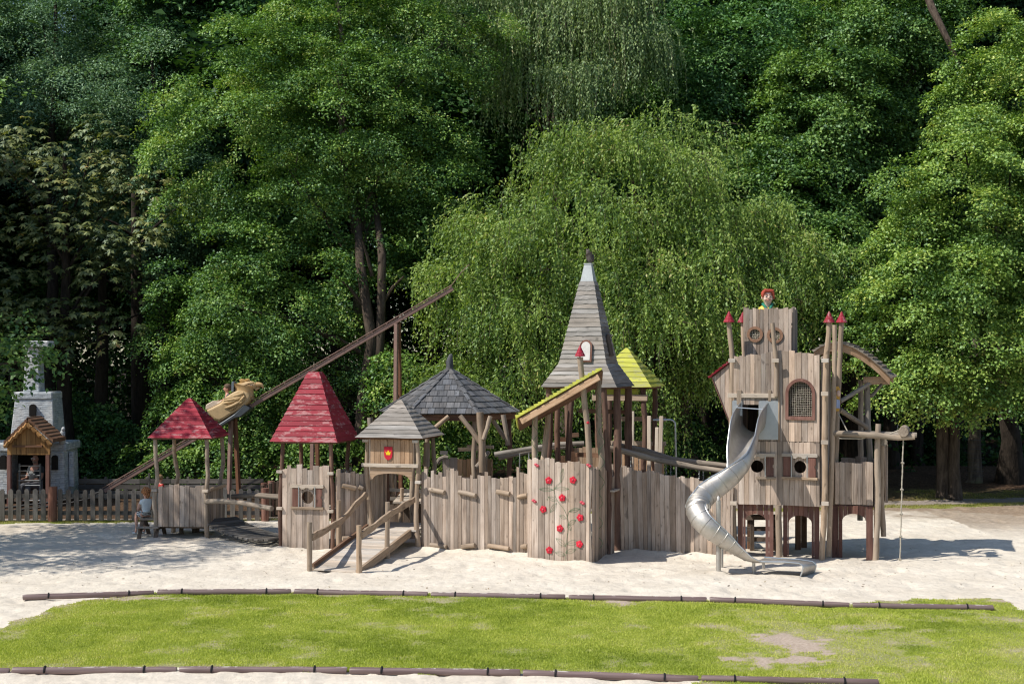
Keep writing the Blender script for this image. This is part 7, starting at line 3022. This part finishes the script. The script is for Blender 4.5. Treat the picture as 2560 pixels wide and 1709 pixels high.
def zebra_mat():
    m, nt, out = mat('zebra_cloth')
    t = NT(nt)
    p = t.n('ShaderNodeTexCoord').outputs['Object']
    w = t.n('ShaderNodeTexWave', {'Vector': p, 'Scale': 9.5, 'Distortion': 5.5, 'Detail': 2, 'Detail Scale': 1.6}, wave_type='BANDS', bands_direction='Z')
    c = t.ramp(w.outputs[1], [(.44, (.02, .025, .03)), (.54, (.70, .74, .76))])
    t.bsdf(out, c, .85)
    return m


# girl on the bench
gb_ = Body((W(365, 1300, 32.42).x, 32.42, .405), (-.60, .80), 1.0)
girl = thing('person', 'girl with curly red hair, pale tee and zebra shorts sitting on the bench', 'person', (gb_.b.x, gb_.b.y, .405))
J = [(gb_(0, 0, .085), .085, .075), (gb_(0, .005, .19), .082, .065), (gb_(0, .01, .32), .098, .068), (gb_(0, .0, .415), .045, .045), (gb_(0, .02, .47), .034), (gb_(0, .035, .53), .062, .07), (gb_(0, .04, .605), .07, .078), (gb_(0, .03, .66), .045)]
Eg = [(0, 1), (1, 2), (2, 3), (3, 4), (4, 5), (5, 6), (6, 7)]


def limb(pts, start):
    i = len(J)
    J.extend(pts)
    Eg.append((start, i))
    for k_ in range(len(pts) - 1):
        Eg.append((i + k_, i + k_ + 1))
    return i + len(pts) - 1


for sd in (-1, 1):
    limb([(gb_(sd * .075, .04, .07), .066), (gb_(sd * .085, .20, .075), .056), (gb_(sd * .085, .33, .085), .045), (gb_(sd * .09, .345, -.06), .043), (gb_(sd * .095, .335, -.22), .030), (gb_(sd * .095, .335, -.325), .026), (gb_(sd * .10, .40, -.36), .026), (gb_(sd * .10, .47, -.37), .020)], 0)
    wi = limb([(gb_(sd * .125, .0, .385), .038), (gb_(sd * .16, .03, .28), .032), (gb_(sd * .175, .05, .20), .027), (gb_(sd * .135, .14, .175), .023), (gb_(sd * .09, .21, .18), .018)], 2)
    hand(J, Eg, wi, gb_, None, gb_.f * .7 - gb_.r * sd * .5, UP, .85, .7)
gbody = skin_mesh('body', J, Eg, M['skin'], girl, 0)
shirt_m = cloth('pale_tee', (.66, .74, .77))
skin_mesh('shirt', [(gb_(0, -.0, .14), .098, .085), (gb_(0, .005, .21), .095, .078), (gb_(0, .01, .32), .11, .08), (gb_(0, .0, .405), .075, .058), (gb_(-.115, 0, .385), .052), (gb_(-.155, .025, .30), .046), (gb_(.115, 0, .385), .052), (gb_(.155, .025, .30), .046)],
          [(0, 1), (1, 2), (2, 3), (2, 4), (4, 5), (2, 6), (6, 7)], shirt_m, girl, 1)
skin_mesh('shorts', [(gb_(0, -.01, .07), .125, .122), (gb_(0, 0, .16), .10, .095), (gb_(-.078, .06, .075), .088), (gb_(-.09, .22, .08), .072), (gb_(.078, .06, .075), .082), (gb_(.09, .22, .08), .072)], [(0, 1), (0, 2), (2, 3), (0, 4), (4, 5)], zebra_mat(), girl, 0)
hair_r = plain('curly_hair', (.42, .19, .08), .6, 0, .4, 40, .3, .6)
mb = MB()
rg = random.Random(4)
hcn = gb_(0, .02, .60)
ellipsoid(mb, hcn, (.085, .085, .09), None, 14, 10)
for i in range(130):
    d = V((rg.gauss(0, 1), rg.gauss(0, 1), rg.gauss(.2, .8))).normalized()
    if d.dot(gb_.f) > .45:
        d -= gb_.f * 1.2
        d.normalize()
    r_ = rg.uniform(.010, .019)
    ellipsoid(mb, hcn + d * rg.uniform(.078, .095), (r_, r_, r_ * 1.3), None, 6, 4)
for i in range(70):
    p_ = gb_(.03, -.06, .60) + V((rg.gauss(0, .03), rg.gauss(0, .03), rg.uniform(-.14, .06)))
    ellipsoid(mb, p_, (.015, .015, .022), None, 6, 4)
mb.build('hair', hair_r, girl, True)
mb = MB()
for sd in (-1, 1):
    ellipsoid(mb, gb_(sd * .10, .405, -.375), (.045, .045, .028), (gb_.r, gb_.f, UP))
    ellipsoid(mb, gb_(sd * .10, .45, -.38), (.04, .055, .024), (gb_.r, gb_.f, UP))
mb.build_each('shoe', cloth('pale_shoe', (.62, .68, .72)), girl, True)
mb = MB()
for sd in (-1, 1):
    ellipsoid(mb, gb_(sd * .025, .105, .56), (.011, .006, .008), (gb_.r, gb_.f, UP), 8, 6)
mb.build_each('eye', M['black'], gbody, True)
mb = MB()
mb.tube([gb_(0, .108, .56), gb_(0, .125, .535)], [.008, .012], 8)
mb.build('nose', M['skin'], gbody, True)

# man riding in the castle
mp_ = W(89, 1148, 38.35)
mbd = Body((mp_.x, 38.4, mp_.z - .78), (-.45, -.9), 1.0)
man = thing('person', 'balding man in a dark printed tee sitting behind the bars in the castle porch', 'person', mbd.b)
J = [(mbd(0, 0, .10), .11, .10), (mbd(0, .02, .28), .11, .10), (mbd(0, .02, .48), .125, .10), (mbd(0, .0, .60), .075), (mbd(0, .02, .67), .055), (mbd(0, .04, .74), .075, .085), (mbd(0, .03, .83), .08, .095), (mbd(0, .02, .89), .05)]
Eg = [(i, i + 1) for i in range(7)]
for sd in (-1, 1):
    limb([(mbd(sd * .1, .08, .09), .085), (mbd(sd * .12, .42, .1), .062), (mbd(sd * .12, .44, -.08), .055), (mbd(sd * .12, .42, -.36), .04), (mbd(sd * .12, .54, -.40), .04)], 0)
    wi = limb([(mbd(sd * .2, .0, .56), .062), (mbd(sd * .25, .05, .36), .048), (mbd(sd * .25, .10, .26), .042), (mbd(sd * .18, .3, .26), .03)], 2)
    hand(J, Eg, wi, mbd, None, mbd.f, -mbd.r * sd, 1.0, .8)
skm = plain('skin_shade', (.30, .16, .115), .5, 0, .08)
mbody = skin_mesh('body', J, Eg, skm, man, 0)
tee = skin_mesh('shirt', [(mbd(0, 0, .12), .19, .17), (mbd(0, .02, .28), .185, .165), (mbd(0, .02, .48), .20, .165), (mbd(0, 0, .58), .12, .08), (mbd(-.2, 0, .55), .08), (mbd(-.245, .04, .40), .066), (mbd(.2, 0, .55), .08), (mbd(.245, .04, .40), .066)], [(0, 1), (1, 2), (2, 3), (2, 4), (4, 5), (2, 6), (6, 7)], cloth('dark_tee', (.035, .04, .045)), man, 1)
skin_mesh('trousers', [(mbd(0, 0, .1), .17, .14), (mbd(-.1, .1, .09), .10), (mbd(-.12, .42, .1), .082), (mbd(-.12, .42, -.3), .065), (mbd(.1, .1, .09), .10), (mbd(.12, .42, .1), .082), (mbd(.12, .42, -.3), .065)], [(0, 1), (1, 2), (2, 3), (0, 4), (4, 5), (5, 6)], cloth('grey_trousers', (.10, .10, .11)), man, 0)
mb = MB()
for sd in (-1, 1):
    ellipsoid(mb, mbd(sd * .085, .03, .79), (.015, .03, .04), (mbd.r, mbd.f, UP), 8, 6)
mb.tube([mbd(0, .125, .80), mbd(0, .15, .765)], [.012, .018], 8)
mb.build('face', skm, mbody, True)
mb = MB()
for sd in (-1, 1):
    q = [mbd(sd * .034 + .026 * math.cos(a), .128, .803 + .02 * math.sin(a)) for a in [i * .6283 for i in range(10)]]
    mb.tube(q, .004, 5, close=True)
    mb.tube([mbd(sd * .062, .124, .805), mbd(sd * .09, .03, .81)], .004, 5)
mb.build('glasses', M['steel_bar'], man, True)
mb = MB()
ellipsoid(mb, mbd(0, .05, .715), (.062, .07, .05), (mbd.r, mbd.f, UP), 10, 8)
mb.build('beard', plain('grey_beard', (.16, .13, .11), .8), man, True)


def text_part(name, body, p, ex, up, size, m, parent, th=.002):
    cu = bpy.data.curves.new(name, 'FONT')
    cu.body = body
    cu.size = size
    cu.align_x = 'CENTER'
    cu.align_y = 'CENTER'
    cu.extrude = th
    tmp = bpy.data.objects.new(name + '_tmp', cu)
    COL.objects.link(tmp)
    bpy.context.view_layer.update()
    me = bpy.data.meshes.new_from_object(tmp.evaluated_get(bpy.context.evaluated_depsgraph_get()))
    bpy.data.objects.remove(tmp)
    ex, up = V(ex).normalized(), V(up).normalized()
    nn_ = ex.cross(up)
    mt = Matrix(((ex.x, up.x, nn_.x, p.x), (ex.y, up.y, nn_.y, p.y), (ex.z, up.z, nn_.z, p.z), (0, 0, 0, 1)))
    me.transform(Matrix.Translation(-origin_of(parent)) @ mt)
    me.name = name
    me.materials.clear()
    me.materials.append(m)
    ob = bpy.data.objects.new(name, me)
    COL.objects.link(ob)
    ob.parent = parent
    return ob


text_part('shirt_print', 'ORC', mbd(0, .19, .44), -mbd.r, UP, .14, plain('print_grey', (.42, .44, .44), .7), tee)

# boy in the eagle car
bp_ = W(569, 972, EC)
bb = Body((bp_.x, EC, bp_.z - .52), (-.9, -.35), .82)
boy = thing('person', 'child with short brown hair riding behind the eagle head, seen in profile', 'person', bb.b)
J = [(bb(0, 0, .08), .08, .075), (bb(0, .01, .22), .08, .07), (bb(0, .01, .38), .09, .07), (bb(0, 0, .48), .05), (bb(0, .02, .54), .04), (bb(0, .045, .60), .066, .075), (bb(0, .03, .68), .078, .09), (bb(0, .02, .735), .045)]
Eg = [(i, i + 1) for i in range(7)]
for sd in (-1, 1):
    limb([(bb(sd * .08, .05, .07), .07), (bb(sd * .09, .25, .02), .05), (bb(sd * .09, .32, -.12), .042)], 0)
    wi = limb([(bb(sd * .14, 0, .44), .042), (bb(sd * .18, .05, .30), .034), (bb(sd * .15, .17, .24), .024)], 2)
    hand(J, Eg, wi, bb, None, bb.f, -bb.r * sd, .75, .7)
sk2 = plain('skin_warm', (.60, .32, .24), .5, 0, .06)
bbody = skin_mesh('body', J, Eg, sk2, boy, 0)
skin_mesh('shirt', [(bb(0, 0, .10), .115, .10), (bb(0, .01, .24), .112, .09), (bb(0, .01, .38), .128, .092), (bb(0, 0, .46), .085, .065), (bb(-.14, 0, .43), .055), (bb(-.175, .04, .33), .048), (bb(.14, 0, .43), .055), (bb(.175, .04, .33), .048)], [(0, 1), (1, 2), (2, 3), (2, 4), (4, 5), (2, 6), (6, 7)], cloth('dark_shirt', (.08, .10, .11)), boy, 1)
mb = MB()
ellipsoid(mb, bb(0, -.005, .715), (.098, .108, .085), (bb.r, bb.f, UP), 12, 8)
ellipsoid(mb, bb(0, -.045, .665), (.09, .08, .09), (bb.r, bb.f, UP), 12, 8)
mb.build('hair', plain('short_hair', (.13, .085, .055), .8, 0, .3, 40), boy, True)
mb = MB()
for sd in (-1, 1):
    ellipsoid(mb, bb(sd * .082, .02, .64), (.014, .022, .032), (bb.r, bb.f, UP), 8, 6)
mb.tube([bb(0, .118, .655), bb(0, .142, .62)], [.009, .015], 8)
mb.build('face', sk2, bbody, True)
mb = MB()
for sd in (-1, 1):
    ellipsoid(mb, bb(sd * .032, .112, .66), (.012, .006, .009), (bb.r, bb.f, UP), 8, 6)
mb.build_each('eye', M['black'], bbody, True)

# child in red beyond the fence
cc_ = W(399, 1200, 37.0)
kb = Body((cc_.x, 37.0, 0), (.6, .8), .72)
kid = thing('person', 'child in a red top half hidden beyond the fence behind the low red hut', 'person', kb.b)
J = [(kb(0, 0, .66), .08, .07), (kb(0, 0, .82), .078, .065), (kb(0, 0, .98), .095, .07), (kb(0, 0, 1.09), .05), (kb(0, .01, 1.14), .042), (kb(0, .03, 1.20), .068, .075), (kb(0, .02, 1.28), .078, .09), (kb(0, .01, 1.335), .045)]
Eg = [(i, i + 1) for i in range(7)]
for sd in (-1, 1):
    limb([(kb(sd * .075, 0, .6), .072), (kb(sd * .08, .02, .34), .05), (kb(sd * .08, -.01, .07), .033), (kb(sd * .085, .10, .03), .03)], 0)
    wi = limb([(kb(sd * .15, 0, 1.04), .042), (kb(sd * .2, .02, .86), .034), (kb(sd * .2, .10, .72), .024)], 2)
    hand(J, Eg, wi, kb, None, V((0, 0, -1)) + kb.f * .4, kb.f, .8, .4)
kbody = skin_mesh('body', J, Eg, M['skin'], kid, 0)
skin_mesh('shirt', [(kb(0, 0, .70), .115, .095), (kb(0, 0, .84), .108, .088), (kb(0, 0, .98), .132, .092), (kb(0, 0, 1.07), .085, .06), (kb(-.15, 0, 1.03), .055), (kb(-.19, .01, .92), .047), (kb(.15, 0, 1.03), .055), (kb(.19, .01, .92), .047)], [(0, 1), (1, 2), (2, 3), (2, 4), (4, 5), (2, 6), (6, 7)], cloth('red_top', (.45, .06, .05)), kid, 1)
skin_mesh('shorts', [(kb(0, 0, .66), .115, .095), (kb(-.08, 0, .56), .085), (kb(-.085, .02, .38), .07), (kb(.08, 0, .56), .085), (kb(.085, .02, .38), .07)], [(0, 1), (1, 2), (0, 3), (3, 4)], cloth('blue_shorts', (.06, .08, .14)), kid, 0)
mb = MB()
ellipsoid(mb, kb(0, -.01, 1.31), (.095, .105, .085), (kb.r, kb.f, UP), 12, 8)
mb.build('hair', plain('fair_hair', (.32, .2, .1), .7, 0, .3, 40), kid, True)

# ------------------------------------------------------------------ fences
DFN = 35.25
fence = thing('picket_fence', 'low grey picket fence with pointed boards in front of the stone castle', 'fence', W(300, 1300, DFN))
segs = [(-60, 118), (146, 655)]
for ua, ub in segs:
    mb = MB()
    u = ua + 4
    while u < ub:
        p_ = W(u, 1300, DFN)
        z1 = .80 + RNG.uniform(-.02, .02)
        w_ = .118 * RNG.uniform(.94, 1.05)
        tl = RNG.uniform(-.012, .012)
        x0 = -w_ / 2
        mb.prism([(x0, .02), (-x0, .02), (-x0 + tl, z1 - .045), (-x0 * .6 + tl, z1 - .01), (tl, z1), (x0 * .6 + tl, z1 - .01), (x0 + tl, z1 - .045)], V((p_.x, p_.y, 0)), V((1, 0, 0)), UP, V((0, 1, 0)), .024)
        u += 20.55
    mb.build('picket_panel', M['fence'], fence, bevel=.003)
    mb = MB()
    for z in (.62, .2):
        a, b = W(ua, 1300, DFN + .06), W(ub, 1300, DFN + .06)
        mb.bar(V((a.x, a.y, z)), V((b.x, b.y, z)), .05, .10)
    mb.build_each('rail', M['fence'], fence)
for u, r, h in ((132, .11, .86), (663, .095, .82)):
    p_ = W(u, 1300, DFN - .02)
    MB().pole([(p_.x, p_.y, -.05), (p_.x, p_.y, h * .5), (p_.x, p_.y, h)], r, r * .97, 14, .003).build('log_post', M['fence_log'], fence, True)
rear = thing('board_fence', 'dark upright board fence running back from the red log post near the tall red tower', 'fence', W(672, 1290, 36))
mb = MB()
for i in range(16):
    f = i / 15
    p_ = V((lerp(-6.25, -5.55, f), lerp(35.6, 40.2, f), 0))
    mb.box(Fr(p_, 0), -.03, .03, -.09, .09, .02, .86 + RNG.uniform(-.02, .02), 2)
mb.build('board_panel', M['dark_wood'], rear)
for f in (.06, .18):
    p_ = V((lerp(-6.3, -5.6, f), lerp(35.6, 40.2, f), 0))
    MB().pole([(p_.x, p_.y, -.05), (p_.x, p_.y, .9)], .085, .08, 12, .003).build('log_post', M['fence_log'], rear, True)
bf = thing('rail_fence', 'second grey fence of stacked horizontal boards behind the picket fence', 'fence', W(400, 1260, 39.6))
a, b = W(196, 1260, 39.6), W(660, 1260, 39.6)
mb = MB()
for z in (.30, .46, .62):
    k = 6
    for i in range(k):
        f0_, f1_ = i / k, (i + .985) / k
        mb.bar(V((lerp(a.x, b.x, f0_), 39.6, z + RNG.uniform(-.008, .008))), V((lerp(a.x, b.x, f1_), 39.6, z + RNG.uniform(-.008, .008))), .03, .13)
mb.build('board_panel', M['fence'], bf)
for i in range(9):
    mb = MB()
    x = lerp(a.x, b.x, (i + .3) / 9)
    mb.bar((x, 39.66, 0), (x, 39.66, .74), .09, .06)
    mb.build('post', M['fence'], bf)
sg = thing('sign_post', 'short upright grey post behind the fence beside the low red hut', 'post', W(373, 1260, 38.2))
mb = MB()
p_ = W(373, 1260, 38.2)
mb.bar((p_.x, 38.2, 0), (p_.x, 38.2, CAMH - (1182 - HZ) / FPX * 38.2), .085, .04)
mb.build('board', M['fence'], sg)

# ------------------------------------------------------------------ border logs


def border_log(a, b, label, group, r, gap=.02, joint=0):
    A, Bq = G(*a), G(*b)
    d = (Bq - A)
    L = d.length
    d.normalize()
    A, Bq = A + d * gap, Bq - d * gap
    r = r * RNG.uniform(.94, 1.06)
    A.z, Bq.z = r * RNG.uniform(.55, .8), r * RNG.uniform(.55, .8)
    root = thing('border_log', label, 'border log', (A.x, A.y, 0), group)
    k = 10
    pts, rad = [], []
    for i in range(k + 1):
        pts.append(A.lerp(Bq, i / k) + V((0, 0, RNG.uniform(-.004, .004))))
        rad.append(r * (.90 if i in (0, k) else RNG.uniform(.985, 1.015)))
    pts.insert(1, A.lerp(Bq, .008))
    rad.insert(1, r)
    pts.insert(-1, A.lerp(Bq, .992))
    rad.insert(-1, r)
    mb = MB()
    mb.tube(pts, rad, 18)
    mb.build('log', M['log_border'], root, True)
    for f in (.42 / L, 1 - .42 / L):
        c = A.lerp(Bq, f)
        mb = MB()
        ring = []
        side = V((-d.y, d.x, 0))
        for i in range(15):
            an_ = math.radians(-20 + 220 * i / 14)
            ring.append(c + side * (math.cos(an_) * (r + .006)) + UP * (math.sin(an_) * (r + .008)))
        mb.tube(ring, .012, 6)
        mb.build('strap', M['black'], root, True)
    return root


ordn = ['first', 'second', 'third', 'fourth', 'fifth', 'sixth', 'seventh']
for i in range(7):
    a, b = log_far[i], log_far[i + 1]
    if i:
        a = (a[0] + 3, a[1])
    ex = {0: 'leftmost strapped brown log between sand and lawn, its cut end on the bare sand', 6: 'rightmost strapped brown log between sand and lawn, under the slide tower and rope'}.get(
        i, ordn[i] + ' strapped brown log from the left in the row between sand and lawn')
    border_log((a[0], a[1] + 7), (b[0], b[1] + 7), ex, 'border logs between the sand and the lawn', .052)
for i in range(6):
    a, b = log_near[i], log_near[i + 1]
    ex = {0: 'strapped brown log cut by the bottom left corner of the picture', 5: 'rightmost strapped brown log along the bottom edge, ending in the grass'}.get(
        i, ordn[i] + ' strapped brown log from the left in the row along the bottom edge')
    border_log((a[0], a[1] + 8), (b[0], b[1] + 8), ex, 'border logs along the near edge of the lawn', .047)
